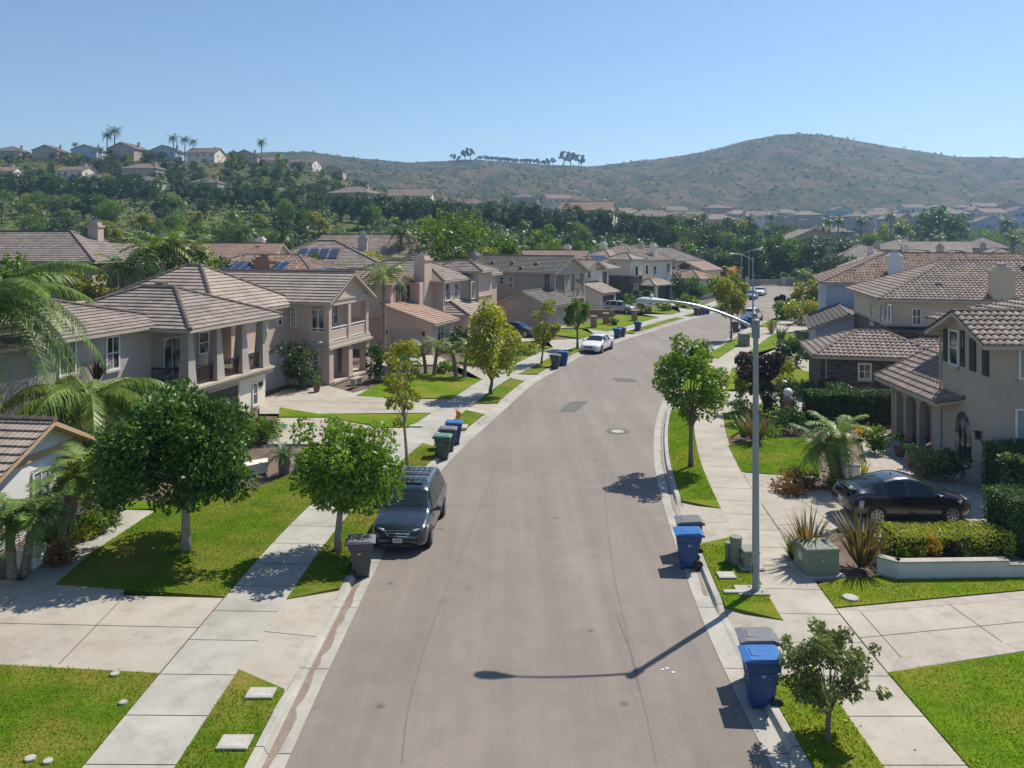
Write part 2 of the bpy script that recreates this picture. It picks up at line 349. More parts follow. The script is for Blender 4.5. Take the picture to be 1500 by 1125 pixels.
def H(X, Y):
    X = np.asarray(X, float); Y = np.asarray(Y, float)
    Ys = np.maximum(Y, 1.0); px = np.clip(750 + FPX * X / Ys, -500, 2000)
    yi = np.clip(np.searchsorted(TYa, Y) - 1, 0, len(TY) - 2); ty = sm((Y - TYa[yi]) / (TYa[yi + 1] - TYa[yi]))
    ty = .5 * ty + .5 * np.clip((Y - TYa[yi]) / (TYa[yi + 1] - TYa[yi]), 0, 1)
    xi = np.clip(np.searchsorted(TXa, px) - 1, 0, len(TX) - 2); tx = np.clip((px - TXa[xi]) / (TXa[xi + 1] - TXa[xi]), 0, 1)
    z = (TZa[yi, xi] * (1 - tx) + TZa[yi, xi + 1] * tx) * (1 - ty) + (TZa[yi + 1, xi] * (1 - tx) + TZa[yi + 1, xi + 1] * tx) * ty
    z = np.where(Y < 112, -.05, z)
    # far ridge, Y 620..920, falling behind
    pr = 750 + FPX * X / Ys; ry = np.interp(pr, RIDX, RIDY); rz = CAMZ + (HZ - ry) * 920 / FPX
    s = np.clip((Y - 620) / 300, 0, 1); zb = z + (rz - z) * (s ** .85)
    gul = 1 - np.abs(np.sin(X * .021 + 1.4 * np.sin(Y * .012) + .8 * np.sin(X * .009))); zb = zb - gul ** 2 * 15 * np.sin(np.pi * s) ** 1.2 + fbm(X * .016, Y * .016) * 4.0 * np.sin(np.pi * s) + fbm(X * .06, Y * .06) * 1.6 * np.sin(np.pi * np.clip(s * .9, 0, 1))
    zb = np.where(Y > 920, rz - (Y - 920) * .25, zb)
    z = np.where(Y > 620, zb, z + np.where(Y > 250, fbm(X * .03, Y * .03) * .8 * np.clip((Y - 250) / 100, 0, 1), 0))
    # back yards of the left side stand one storey bank higher
    d = np.interp(Y, LC[:, 1], LC[:, 0]) - 22 - X
    z = np.where(Y < 150, np.maximum(z, 2.6 * sm(d / 8) * sm((Y - 60) / 10) - .05), z)
    return z
def Hs(x, y): return float(max(.1, H(x, y)))
cs = np.linspace(-1.25, 1.25, 331)
rows = np.concatenate([np.array([-60, -20, 20]), np.arange(40, 160, 4.0), np.arange(160, 420, 5.0), np.arange(420, 640, 8.0), np.arange(640, 930, 6.0), np.array([940, 970, 1030, 1150])])
Xg = cs[None, :] * (np.maximum(rows, 20)[:, None] * .78 + 70); Yg = np.repeat(rows[:, None], len(cs), 1)
Zg = H(Xg, Yg)
nv = len(cs); nr = len(rows)
verts = np.stack([Xg, Yg, Zg], -1).reshape(-1, 3)
ii = np.arange(nr - 1)[:, None] * nv + np.arange(nv - 1)[None, :]
faces = np.stack([ii, ii + 1, ii + nv + 1, ii + nv], -1).reshape(-1, 4)
def np_mesh(name, verts, faces, mats, parent=None, smooth=False, matidx=None):
    me = bpy.data.meshes.new(name); n = faces.shape[1]
    me.vertices.add(len(verts)); me.vertices.foreach_set('co', np.ascontiguousarray(verts, dtype=np.float32).ravel())
    me.loops.add(faces.size); me.loops.foreach_set('vertex_index', np.ascontiguousarray(faces, dtype=np.int32).ravel())
    me.polygons.add(len(faces)); me.polygons.foreach_set('loop_start', np.arange(0, faces.size, n, dtype=np.int32))
    me.polygons.foreach_set('loop_total', np.full(len(faces), n, dtype=np.int32))
    for m in (mats if isinstance(mats, (list, tuple)) else [mats]): me.materials.append(m)
    if matidx is not None: me.polygons.foreach_set('material_index', matidx)
    if smooth: me.polygons.foreach_set('use_smooth', np.ones(len(faces), dtype=bool))
    me.update(calc_edges=True)
    return link(name, me, parent)
tag(np_mesh('terrain', verts, faces, TERR, smooth=True), kind='structure')
_b = MB(); _b.prism([(-1500, -600), (1500, -600), (1500, 1140), (-1500, 1140)], -1.2, -.2)
tag(_b.build('ground', SOIL), kind='structure')

# ---------------------------------------------------------------- road, gutters, kerbs
YS = list(np.arange(-24, 157.1, 1.0))
DRIVE_L = [(17.2, 22.2), (36.9, 40.6), (44.2, 47.4), (54.5, 57.5), (70.3, 76), (79.5, 82), (97.5, 100.5), (104.5, 108), (118, 122)]
DRIVE_R = [(17.4, 21.1), (25.4, 29.6), (45.5, 51.5), (61, 66), (82.5, 89), (100, 105)]
def kh(side, y):
    """kerb height: dropped at the driveways"""
    h = .15
    for a, b in (DRIVE_L if side < 0 else DRIVE_R):
        if a - .5 < y < b + .5:
            h = min(h, .03 + .12 * max(0, (a + .3 - y) / .8, (y - b + .3) / .8))
    return max(.03, min(.15, h))
def strip(mb, side, ys, oa, ob, za, zb, mi=0):
    """ribbon between two offsets behind the kerb; za/zb are numbers or functions of y"""
    fa = za if callable(za) else (lambda y: za); fb = zb if callable(zb) else (lambda y: zb)
    for y0, y1 in zip(ys[:-1], ys[1:]):
        a0 = off(side, y0, oa); b0 = off(side, y0, ob); a1 = off(side, y1, oa); b1 = off(side, y1, ob)
        q = [(*a0, fa(y0)), (*b0, fb(y0)), (*b1, fb(y1)), (*a1, fa(y1))]
        if side < 0: q = q[::-1]
        mb.add(q, [(0, 1, 2, 3)], mi)
rb = MB()
for y0, y1 in zip(YS[:-1], YS[1:]):
    rb.add([(XL(y0) + .3, y0, 0), (XR(y0) - .3, y0, 0), (XR(y1) - .3, y1, 0), (XL(y1) + .3, y1, 0)], [(0, 1, 2, 3)])
rb.add([(20, 156.9, 0), (170, 156.9, 0), (170, 168.5, 0), (20, 168.5, 0)], [(0, 1, 2, 3)])
tag(rb.build('road', ASPH), kind='structure')
YF = list(np.arange(-24, 157.01, .5))
for side in (-1, 1):
    g = MB()
    # stretches of about 3 m with a thin open joint between
    for k in range(60):
        ya = -24 + k * 3.02; ys = [y for y in np.linspace(ya + .012, ya + 3.008, 7)]
        if ys[-1] > 156.5: break
        strip(g, side, ys, -.70, -.22, .012, .006)
    tag(g.build('gutter', CONC), kind='structure')
    g = MB()
    for k in range(60):
        ya = -24 + k * 3.02; ys = [y for y in np.linspace(ya + .01, ya + 3.01, 13)]
        if ys[-1] > 156.5: break
        K = lambda y: kh(side, y)
        strip(g, side, ys, -.24, -.17, .0, lambda y: K(y) - .01); strip(g, side, ys, -.17, -.14, lambda y: K(y) - .01, K); strip(g, side, ys, -.14, 0, K, K)
        strip(g, side, ys, 0, .01, K, .02)
    tag(g.build('kerb', CONC), kind='structure')
# silt line in the near gutters
for side, y0, y1, wdt in ((-1, 8, 23.5, .17), (1, 22, 46, .10)):
    g = MB(); rnd = random.Random(side + 5)
    ys = list(np.arange(y0, y1, .35)); wv = [wdt * (.55 + .9 * rnd.random()) for _ in ys]
    for i in range(len(ys) - 1):
        a0 = off(side, ys[i], -.245 - .02); a1 = off(side, ys[i + 1], -.245 - .02); b0 = off(side, ys[i], -.265 - wv[i]); b1 = off(side, ys[i + 1], -.265 - wv[i + 1])
        q = [(*b0, .0145), (*a0, .0125), (*a1, .0125), (*b1, .0145)]
        g.add(q if side > 0 else q[::-1], [(0, 1, 2, 3)])
    tag(g.build('gutter_silt', WETS), kind='structure')
# tar seams and patches in the road
def ground_line(pts, wd, z, mb, jit=0, seed=0):
    rnd = random.Random(seed); P = catmull([G(*p, 0) for p in pts], 10)
    for i in range(len(P) - 1):
        d = P[i + 1] - P[i]; n = np.array([d[1], -d[0]]) / (np.hypot(*d) + 1e-9)
        if i == 0: prev = n
        w0 = wd / 2
        a, b, c, e = P[i] - prev * w0, P[i] + prev * w0, P[i + 1] + n * w0, P[i + 1] - n * w0
        mb.add([(*a, z), (*b, z), (*c, z), (*e, z)], [(0, 1, 2, 3)]); prev = n
sb = MB()
ground_line([(962, 1120), (945, 1040), (930, 985), (912, 900), (899, 840), (889, 760), (886, 700), (893, 640), (909, 600), (928, 570)], .028, .004, sb)
ground_line([(588, 1120), (600, 1030), (632, 920), (672, 820), (706, 735), (745, 640), (780, 585), (830, 535), (890, 495)], .03, .004, sb)
ground_line([(905, 905), (926, 960), (938, 1010)], .025, .008, sb)
tag(sb.build('road_seam', TAR), kind='structure')
ASPD = mottled('fresh asphalt patch', (.115, .11, .10), (.15, .145, .13), 2, .9, .3, 30, pos='geo')
sb = MB()
for q in ([(817, 604), (843, 604), (862, 588), (836, 588)], [(895, 554), (925, 554), (935, 560), (905, 560)]):
    sb.add([(*G(*p, 0), .004) for p in q][::-1], [(0, 1, 2, 3)])
tag(sb.build('road_patch', ASPD), kind='structure')
mh = thing('manhole_cover', 'round pale manhole cover in the asphalt past the tree shadow', 'manhole cover', (*G(905, 632, 0), 0))
b = MB(); b.lathe([(.62, .001), (.62, .006)], 24); b.build('asphalt_collar', ASPD, mh)
b = MB(); b.lathe([(.34, .006), (.34, .014), (.30, .016)], 20); b.build('lid', CONC, mh)

# ---------------------------------------------------------------- yards
YB = list(np.arange(-24, 157.1, 2.0))
yb = MB()
Lp = [off(-1, y, .01) for y in YB]; Rp = [off(1, y, .01) for y in YB]
for P, xe, sgn in ((Lp, -240, -1), (Rp, 260, 1)):
    for a, c in zip(P[:-1], P[1:]):
        xa = xe if a[1] < 300 else xe
        q = [(a[0], a[1], .02), (xe, a[1], .02), (xe, c[1], .02), (c[0], c[1], .02)]
        yb.add(q if sgn > 0 else q[::-1], [(0, 1, 2, 3)])
yb.add([(-60, 169, .1), (200, 169, .1), (200, 190, .1), (-60, 190, .1)], [(0, 1, 2, 3)])
tag(yb.build('yard_soil', SOIL), kind='structure')
def slab(name, polys, mat, z=.15, skirt=.14):
    b = MB()
    for P in polys: b.prism([tuple(p) for p in P], z - skirt, z)
    return tag(b.build(name, mat), kind='structure')
gp = lambda pts, z=.15: [G(a, c, z) for a, c in pts]
# sidewalks in slabs
for side, jb in ((-1, (1.32, 3.05)), (1, (1.35, 2.93))):
    b = MB(); y = -20.
    while y < 154:
        ys = np.linspace(y, y + 1.485, 3); strip(b, side, list(ys), jb[0], jb[1], .150, .152)
        for o_, s_ in ((jb[0], -1), (jb[1], 1)):
            pass
        y += 1.51
    strip(b, side, list(np.arange(-20, 154, 1.0)), jb[0], jb[0] - .01, .15, .02)
    tag(b.build('sidewalk', CONC if side < 0 else CONC2), kind='structure')
# grass strips between kerb and sidewalk, aprons at the driveways
def segs(dr, lo, hi):
    o = []; y = lo
    for a, c in dr: o.append((y, a)); y = c
    o.append((y, hi)); return o
for side, dr, jo in ((-1, DRIVE_L, 1.31), (1, DRIVE_R, 1.34)):
    b = MB()
    for k, (a, c) in enumerate(segs(dr, -24, 150)):
        n = max(2, int((c - a) / .5)); P = [off(side, y, .02) for y in np.linspace(a, c, n)]
        fl = .75
        Q = [off(side, y, jo) for y in np.linspace(a - (fl if k else 0), c + fl, n)]
        for i in range(n - 1):
            q = [(*P[i], .16), (*Q[i], .165), (*Q[i + 1], .165), (*P[i + 1], .16)]
            b.add(q if side > 0 else q[::-1], [(0, 1, 2, 3)])
            b.add([(*P[i], .16), (*P[i + 1], .16), (*P[i + 1], .05), (*P[i], .05)], [(0, 1, 2, 3)])
        for e in (0, -1): b.add([(*P[e], .16), (*Q[e], .165), (*Q[e], .03), (*P[e], .03)], [(0, 1, 2, 3)])
    tag(b.build('verge_lawn', LAWND if side < 0 else LAWN), kind='structure')
    b = MB()
    for a, c in dr:
        ym = (a + c) / 2
        for u, v_ in ((a - .8, ym - .012), (ym + .012, c + .8)):
            strip(b, side, list(np.linspace(u, v_, 5)), .0, jo + .02, lambda y: kh(side, y) + .002, .149)
    tag(b.build('driveway_apron', CONC2), kind='structure')

# left driveway nearest the camera, lawn above and below it
sw = lambda side, y, o: off(side, y, o)
swl = 3.07; swr = 2.95
def sidep(side, ya, yb_, o, n=8): return [off(side, y, o) for y in np.linspace(ya, yb_, n)]
lawns = MB(); lawnsd = MB()
def lawn(P, mb=None, z=.17):
    (mb or lawns).prism([tuple(p) for p in P], z - .15, z)
slab('driveway', [
   sidep(-1, 17.75, 21.5, swl) + [(-14, 21.9), (-26, 22.6), (-26, 18.9), (-15, 18.5)],
   sidep(-1, 37.2, 40.3, swl) + gp([(560, 627), (480, 612), (408, 612), (392, 650)]),
   sidep(-1, 43.9, 47.6, swl) + gp([(575, 584), (520, 581), (440, 577), (380, 584), (380, 606), (470, 606)])[0:],
   sidep(-1, 54.3, 58.2, swl) + gp([(640, 534), (560, 534), (560, 520), (640, 520)]),
   sidep(-1, 70.0, 76.2, swl) + gp([(770, 500), (690, 512), (690, 492), (790, 484)]),
   sidep(-1, 79.3, 82.2, swl) + gp([(850, 480), (790, 480), (790, 474), (850, 474)]),
   sidep(-1, 97.2, 101.0, swl) + gp([(900, 460), (870, 458), (872, 454), (905, 454)]),
   sidep(-1, 104.2, 108.4, swl) + gp([(975, 448), (930, 441), (938, 438), (990, 445)]),
   ], CONC2, .149)
slab('driveway', [gp([(380, 606), (380, 586), (415, 571), (478, 564), (530, 579), (470, 606)]), sidep(1, 30.5, 33.8, swr) + gp([(1090, 692), (1130, 726), (1115, 740)]), [(-11, 21.5), (-11, 22.4), (-26, 23.6), (-26, 22)]], CONC2, .1485)
slab('garden_path', [
   gp([(32, 853), (85, 856), (133, 811), (229, 748), (160, 746), (60, 823)], .15),
   gp([(560, 584), (583, 571), (538, 570), (497, 581)], .15)], CONC, .151)
jb = MB()
def joint(p0, p1, z=.1535, wd=.022):
    a = np.array(p0); c = np.array(p1); d = c - a; n = np.array([d[1], -d[0]]) / np.hypot(*d) * wd / 2
    jb.add([(*(a - n), z), (*(a + n), z), (*(c + n), z), (*(c - n), z)], [(0, 1, 2, 3)])
joint((-26, 20.7), off(-1, 19.85, swl)); joint(off(-1, 17.7, swl), off(-1, 21.6, swl), .1535)
for y in (-10.6, -13.6, -16.8): joint((y, 18.2), (y - .2, 21.8))
joint(off(1, 19.5, swr), (24, 22.1)); joint((9.25, 18.5), (9.3, 20.75)); joint((12.1, 19.2), (11.9, 21.2)); joint((16, 19.8), (15.8, 21.7)); joint(off(1, 17.9, swr), off(1, 21.1, swr))
joint(off(1, 27.3, swr), (17, 28.2)); joint(off(1, 25.5, swr), off(1, 29.5, swr)); joint((11.4, 25), (11.0, 29.6))
for y in (44.5, 46.2): joint(off(-1, y, swl), (-14.5, 46.8 + (y - 45)))
joint(off(-1, 38.7, swl), (-10, 39.4))
tag(jb.build('concrete_joint', plain('dark joint line', (.07, .06, .05), .9)), kind='structure')  # thin dark strips along the concrete joints

lawn(sidep(-1, -22, 17.75, swl, 20) + [(-15, 18.45), (-26, 18.85), (-26, -22)], lawnsd)
lawn(sidep(-1, 21.55, 37.1, swl, 16) + gp([(470, 655), (434, 690), (375, 716), (330, 722), (228, 735), (229, 748), (133, 811), (82, 856)]), lawnsd)
lawn(gp([(130, 737), (228, 735), (229, 746), (160, 746), (140, 745)]), lawns)
lawn(sidep(-1, 40.5, 43.7, swl) + gp([(590, 607), (470, 607), (410, 597), (408, 611), (480, 611), (560, 626)]), lawns)
lawn(sidep(-1, 47.8, 54.2, swl) + gp([(630, 545), (606, 547), (560, 560), (540, 570), (522, 580), (575, 583)]), lawns)
lawn(sidep(-1, 58.4, 69.9, swl) + gp([(790, 504), (770, 502), (690, 514), (672, 530)]), lawnsd)
lawn(sidep(-1, 76.3, 79.2, swl) + gp([(850, 482), (800, 484), (790, 487)]), lawns)
lawn(sidep(-1, 82.4, 97.1, swl) + gp([(905, 461), (885, 468), (850, 474), (825, 478)]), lawns)
lawn(sidep(-1, 101.2, 104.0, swl) + gp([(975, 450), (950, 451), (930, 455)]), lawns)
lawn(sidep(-1, 108.6, 118, swl) + gp([(1010, 438), (980, 441)]), lawns)
# right hand side
slab('driveway', [
   sidep(1, 17.9, 21.1, swr) + [(14.5, 22.0), (24, 23.3), (24, 20.6), (12.4, 18.8)],
   sidep(1, 25.5, 31.6, swr) + gp([(1112, 705), (1240, 722), (1240, 690), (1300, 664), (1300, 650), (1450, 700), (1470, 770), (1300, 800), (1240, 768), (1170, 795)]),
   sidep(1, 45.2, 51.8, swr) + gp([(1130, 578), (1190, 583), (1190, 620), (1150, 590)])[0:3] + gp([(1140, 600)]),
   sidep(1, 60.8, 66.2, swr) + gp([(1145, 520), (1180, 545), (1205, 548), (1205, 541), (1150, 505)]),
   sidep(1, 82.3, 89.2, swr) + gp([(1200, 470), (1200, 480)]),
   ], CONC2, .149)
slab('paver_band', [
   [off(1, 21.1, swr), (14.5, 22.0), (24, 23.3), (24, 22.85), (14.4, 21.55), (9.5, 20.8)], 
   [(8.75, 17.95), (12.4, 18.8), (24, 20.6), (24, 21.05), (12.6, 19.25), (9.0, 18.4)],
   gp([(1086, 692), (1112, 694), (1160, 697), (1198, 698), (1190, 706), (1140, 712), (1122, 727)]),
   gp([(1262, 648), (1310, 640), (1440, 700), (1440, 712), (1330, 712), (1270, 680)])], PAVER, .153)
lawn(sidep(1, -22, 17.85, swr, 20) + [(12.4, 18.75), (26, 20.9), (26, -22)], lawns)
lawn([off(1, 21.15, swr), off(1, 22.6, swr), G(1232, 849), G(1293, 844), G(1310, 850), (16, 22.9), (24, 23.6), (24, 23.35), (14.5, 22.05)], lawns)
lawn(gp([(1067, 653), (1115, 643), (1182, 641), (1200, 660), (1200, 696), (1160, 697), (1125, 694), (1086, 691)]), lawns)
lawn(sidep(1, 38.5, 45.0, swr) + gp([(1120, 590), (1160, 600), (1160, 615), (1100, 620), (1070, 640)]), lawns)
lawn(sidep(1, 52.0, 60.6, swr) + gp([(1145, 535), (1203, 549), (1203, 562), (1150, 560)]), lawns)
lawn(sidep(1, 66.4, 82, swr) + gp([(1200, 486), (1180, 505), (1150, 505)]), lawns)
tag(lawns.build('lawn', LAWN), kind='structure'); tag(lawnsd.build('lawn', LAWND), kind='structure')
# ---------------------------------------------------------------- roofs
def clip2(poly, nx, ny, c):
    """keep the side nx*x+ny*y <= c"""
    out = []; n = len(poly)
    for i in range(n):
        a = poly[i]; b = poly[(i + 1) % n]; da = nx * a[0] + ny * a[1] - c; db = nx * b[0] + ny * b[1] - c
        if da <= 1e-9: out.append(a)
        if (da < -1e-9 and db > 1e-9) or (da > 1e-9 and db < -1e-9):
            t = da / (da - db); out.append((a[0] + (b[0] - a[0]) * t, a[1] + (b[1] - a[1]) * t))
    return out
def tiles(mb, P, style, mi=0):
    """P: convex 3D polygon, P[0]->P[1] is the eave seen from outside left to right"""
    P = [Vector(p) for p in P]; e = (P[1] - P[0]).normalized()
    nrm = Vector((0, 0, 0))
    for i in range(len(P)): nrm += P[i].cross(P[(i + 1) % len(P)])
    nrm.normalize()
    if nrm.z < 0: nrm = -nrm
    s = nrm.cross(e); o = P[0]
    if s.z < 0: s = -s
    q = [((p - o).dot(e), (p - o).dot(s)) for p in P]
    vmax = max(a[1] for a in q); ch = .38; step = .058 if style != 'barrel' else .06
    to3 = lambda u, v, h: o + e * u + s * v + nrm * h
    for k in range(int(vmax / ch) + 1):
        v0, v1 = k * ch, (k + 1) * ch
        band = clip2(clip2(q, 0, -1, -v0), 0, 1, v1)
        if len(band) < 3: continue
        us = [a[0] for a in band]; u0, u1 = min(us), max(us)
        lo = [a[0] for a in band if a[1] < v0 + 1e-4]
        if style == 'flat' or style == 'coarse':
            hf = lambda u, v: step * (1 - (v - v0) / ch) + .008
            pts = [to3(u, v, hf(u, v)) for u, v in band]
            mb.add(pts, [tuple(range(len(pts)))], mi, [[(u, v) for u, v in band]])
            if len(lo) >= 2:
                a, b = min(lo), max(lo)
                mb.add([to3(a, v0, -.01), to3(b, v0, -.01), to3(b, v0, step + .008), to3(a, v0, step + .008)], [(0, 1, 2, 3)], mi, [[(a, v0), (b, v0), (b, v0), (a, v0)]])
        else:
            wd = .3; sub = 4 if style == 'barrel' else 2
            prof = {4: [0, .055, .078, .055], 2: [0, .075]}[sub]
            dx = wd / sub
            def hr(i): return prof[i % sub]
            for j in range(int(math.floor(u0 / dx)), int(math.ceil(u1 / dx))):
                a, b = j * dx, (j + 1) * dx
                c = clip2(clip2(band, -1, 0, -a), 1, 0, b)
                if len(c) < 3: continue
                hf = lambda u, v: step * (1 - (v - v0) / ch) + hr(j) + (hr(j + 1) - hr(j)) * (u - a) / dx + .008
                pts = [to3(u, v, hf(u, v)) for u, v in c]
                mb.add(pts, [tuple(range(len(pts)))], mi, [[(u, v) for u, v in c]])
                l2 = [x for x in c if x[1] < v0 + 1e-4]
                if len(l2) >= 2:
                    x, y = min(l2)[0], max(l2)[0]
                    mb.add([to3(x, v0, -.02 if k == 0 else hf(x, v0) - step), to3(y, v0, -.02 if k == 0 else hf(y, v0) - step), to3(y, v0, hf(y, v0)), to3(x, v0, hf(x, v0))], [(0, 1, 2, 3)], mi, [[(x, v0), (y, v0), (y, v0), (x, v0)]])
CAMV = Vector((0, 0, CAMZ))
class House:
    def __init__(s, name, label, ox, oy, th, wall='tan', tile='grey', style='flat', trim=None, group=None, z0=0., cat='house'):
        s.root = thing(name, label, cat, (ox, oy, z0), R(th), group)
        s.wm = STUC[wall] if isinstance(wall, str) else wall
        s.tm = TILE[tile]; s.style = style; s.trim = trim or TRIM
        s.w = MB(); s.stone = MB(); s.t = MB(); s.ox, s.oy, s.z0 = ox, oy, z0; s.c, s.sn = math.cos(R(th)), math.sin(R(th))
        s.roofs = []
    def loc(s, x, y):
        x -= s.ox; y -= s.oy; return (x * s.c + y * s.sn, -x * s.sn + y * s.c)
    def px(s, face, plane, X, Y):
        """photograph pixel -> (along, z) on a wall plane"""
        d = Vector(((X - 750) / FPX, 1, -(Y - HZ) / FPX))
        o = s.loc(0, 0); e = s.loc(d.x, d.y); dx, dy = e[0] - o[0], e[1] - o[1]
        t = (plane - o[0]) / dx if face[0] == 'u' else (plane - o[1]) / dy
        return ((o[1] + dy * t) if face[0] == 'u' else (o[0] + dx * t), CAMZ + d.z * t - s.z0)
    def mass(s, u0, u1, v0, v1, z0, z1, mb=None): (mb or s.w).box(u0, u1, v0, v1, z0, z1)
    def gable(s, axis, u0, u1, v0, v1, z, p, mb=None):
        """triangular wall ends above z for a ridge along axis"""
        mb = mb or s.w
        if axis == 'v':
            m = (u0 + u1) / 2; h = (u1 - u0) / 2 * p
            A = [(u0, z), (u1, z), (m, z + h)]; pts = [(a, v0, b) for a, b in A] + [(a, v1, b) for a, b in A]
        else:
            m = (v0 + v1) / 2; h = (v1 - v0) / 2 * p
            A = [(v1, z), (v0, z), (m, z + h)]; pts = [(u0, a, b) for a, b in A] + [(u1, a, b) for a, b in A]
        mb.add(pts, [(0, 1, 2), (5, 4, 3), (0, 3, 4, 1), (1, 4, 5, 2), (2, 5, 3, 0)])
    def roof(s, kind, u0, u1, v0, v1, z, p=.42, oh=.5, style=None, tile=None, name='roof', rake=None):
        st = style or s.style; tm = TILE[tile] if tile else s.tm
        rk = oh if rake is None else rake
        ze = z - oh * p + .10
        if kind == 'hip':
            a, b, c, d = u0 - oh, u1 + oh, v0 - oh, v1 + oh; W, D = b - a, d - c
            h = min(W, D) / 2; zr = ze + h * p
            if W >= D: r0, r1 = (a + h, (c + d) / 2, zr), (b - h, (c + d) / 2, zr)
            else: r0, r1 = ((a + b) / 2, c + h, zr), ((a + b) / 2, d - h, zr)
            A, B, C_, D_ = (a, c, ze), (b, c, ze), (b, d, ze), (a, d, ze)
            if W >= D: fs = [[A, B, r1, r0], [B, C_, r1], [C_, D_, r0, r1], [D_, A, r0]]
            else: fs = [[A, B, r0], [B, C_, r1, r0], [C_, D_, r1], [D_, A, r0, r1]]
            caps = [(A, r0), (B, r1) if W >= D else (B, r0), (C_, r1), (D_, r0) if W >= D else (D_, r1)]
            caps.append((r0, r1))
        elif kind in ('gu', 'gv'):
            if kind == 'gv':
                a, b, c, d = u0 - oh, u1 + oh, v0 - rk, v1 + rk; m = (a + b) / 2; zr = ze + (b - a) / 2 * p
                fs = [[(a, d, ze), (a, c, ze), (m, c, zr), (m, d, zr)], [(b, c, ze), (b, d, ze), (m, d, zr), (m, c, zr)]]
                caps = [((m, c, zr), (m, d, zr))]
            else:
                a, b, c, d = u0 - rk, u1 + rk, v0 - oh, v1 + oh; m = (c + d) / 2; zr = ze + (d - c) / 2 * p
                fs = [[(a, c, ze), (b, c, ze), (b, m, zr), (a, m, zr)], [(b, d, ze), (a, d, ze), (a, m, zr), (b, m, zr)]]
                caps = [((a, m, zr), (b, m, zr))]
        elif kind == 'poly':
            fs = [u0]; caps = u1 or []
        mb = MB(); fb = MB()
        for f in fs:
            tiles(mb, f, st)
            F = [Vector(q) for q in f]; n = len(F); th = .16
            cen = sum(F, Vector()) / n
            pts = [q + Vector((0, 0, -.004)) for q in F] + [q + Vector((0, 0, -th)) for q in F]
            fb.add(pts, [tuple(range(2 * n - 1, n - 1, -1))] + [(i, (i + 1) % n, n + (i + 1) % n, n + i) for i in range(n)])
        r = mb.build(name, tm, s.root); s.roofs.append(r)
        fb.build('fascia', s.trim, r)
        if caps:
            cb = MB()
            for a, b in caps:
                a, b = Vector(a), Vector(b); L = (b - a).length
                if L < .3: continue
                if st in ('flat', 'barrel'):
                    k = max(1, int(L / .4)); up = Vector((0, 0, .05))
                    for i in range(k):
                        p0 = a + (b - a) * (i / k) + up; p1 = a + (b - a) * ((i + 1) / k) + up
                        cb.tube([p0, p1], [.125, .10] if a.z <= b.z + .01 else [.10, .125], 6)
                else: cb.tube([a + Vector((0, 0, .05)), b + Vector((0, 0, .05))], .12, 5)
            cb.build('ridge_tiles', RIDGE, r)
        return r
    def _axis(s, face, plane, a0, a1, z0, z1, d0, d1, mb, mi=0):
        """box lying on a wall plane; d0..d1 outward depth"""
        sg = -1 if face[1] == '-' else 1; lo, hi = sorted((plane + sg * d0, plane + sg * d1))
        if face[0] == 'u': mb.box(lo, hi, a0, a1, z0, z1, mi)
        else: mb.box(a0, a1, lo, hi, z0, z1, mi)
    def win(s, face, plane, a0, a1, z0, z1, nx=1, ny=2, fr=.07, glass=None, fm=None, name='window', sill=True):
        b = MB(); s._axis(face, plane, a0, a1, z0, z1, -.05, .02, b); w_ = b.build(name, glass or GLASS, s.root)
        b = MB(); A = lambda *q: s._axis(face, plane, *q, .0, .065, b)
        A(a0 - fr, a0 + .01, z0 - fr, z1 + fr); A(a1 - .01, a1 + fr, z0 - fr, z1 + fr)
        A(a0 + .01, a1 - .01, z1 - .01, z1 + fr); A(a0 + .01, a1 - .01, z0 - fr, z0 + .01)
        B = lambda *q: s._axis(face, plane, *q, .0, .045, b)
        for i in range(1, nx): x = a0 + (a1 - a0) * i / nx; B(x - .025, x + .025, z0 + .01, z1 - .01)
        for i in range(1, ny): z = z0 + (z1 - z0) * i / ny; B(a0 + .01, a1 - .01, z - .025, z + .025)
        b.build('window_frame', fm or WHT, w_)
        if sill:
            b = MB(); s._axis(face, plane, a0 - fr - .05, a1 + fr + .05, z0 - fr - .1, z0 - fr - .003, 0, .12, b); b.build('window_sill', s.trim, w_)
        return w_
    def winpx(s, face, plane, x0, x1, y0, y1, **k):
        a0, z1 = s.px(face, plane, x0, (y0)); a1, z0 = s.px(face, plane, x1, (y1)); a0b, z0b = s.px(face, plane, x0, y1)
        if a0 > a1: a0, a1 = a1, a0
        return s.win(face, plane, a0, a1, (z0 + z0b) / 2, (z1 + s.px(face, plane, x1, y0)[1]) / 2, **k)
    def door(s, face, plane, a0, a1, z0, z1, mat, name='garage_door', rows=4):
        b = MB(); n = rows; h = (z1 - z0) / n
        for i in range(n): s._axis(face, plane, a0, a1, z0 + i * h + .012, z0 + (i + 1) * h - .012, -.05, .03, b)
        s._axis(face, plane, a0, a1, z0, z1, -.06, .012, b)
        d = b.build(name, mat, s.root)
        b = MB(); fr = .14
        s._axis(face, plane, a0 - fr, a0, z0, z1 + fr, 0, .06, b); s._axis(face, plane, a1, a1 + fr, z0, z1 + fr, 0, .06, b); s._axis(face, plane, a0, a1, z1, z1 + fr, 0, .06, b)
        b.build('door_frame', s.trim, d)
    def shutter(s, face, plane, a0, a1, z0, z1):
        b = MB(); s._axis(face, plane, a0, a1, z0, z1, 0, .05, b)
        k = int((z1 - z0) / .09)
        for i in range(k): s._axis(face, plane, a0 + .04, a1 - .04, z0 + .03 + i * .09, z0 + .085 + i * .09, .05, .065, b)
        b.build('shutter', SHUT, s.root)
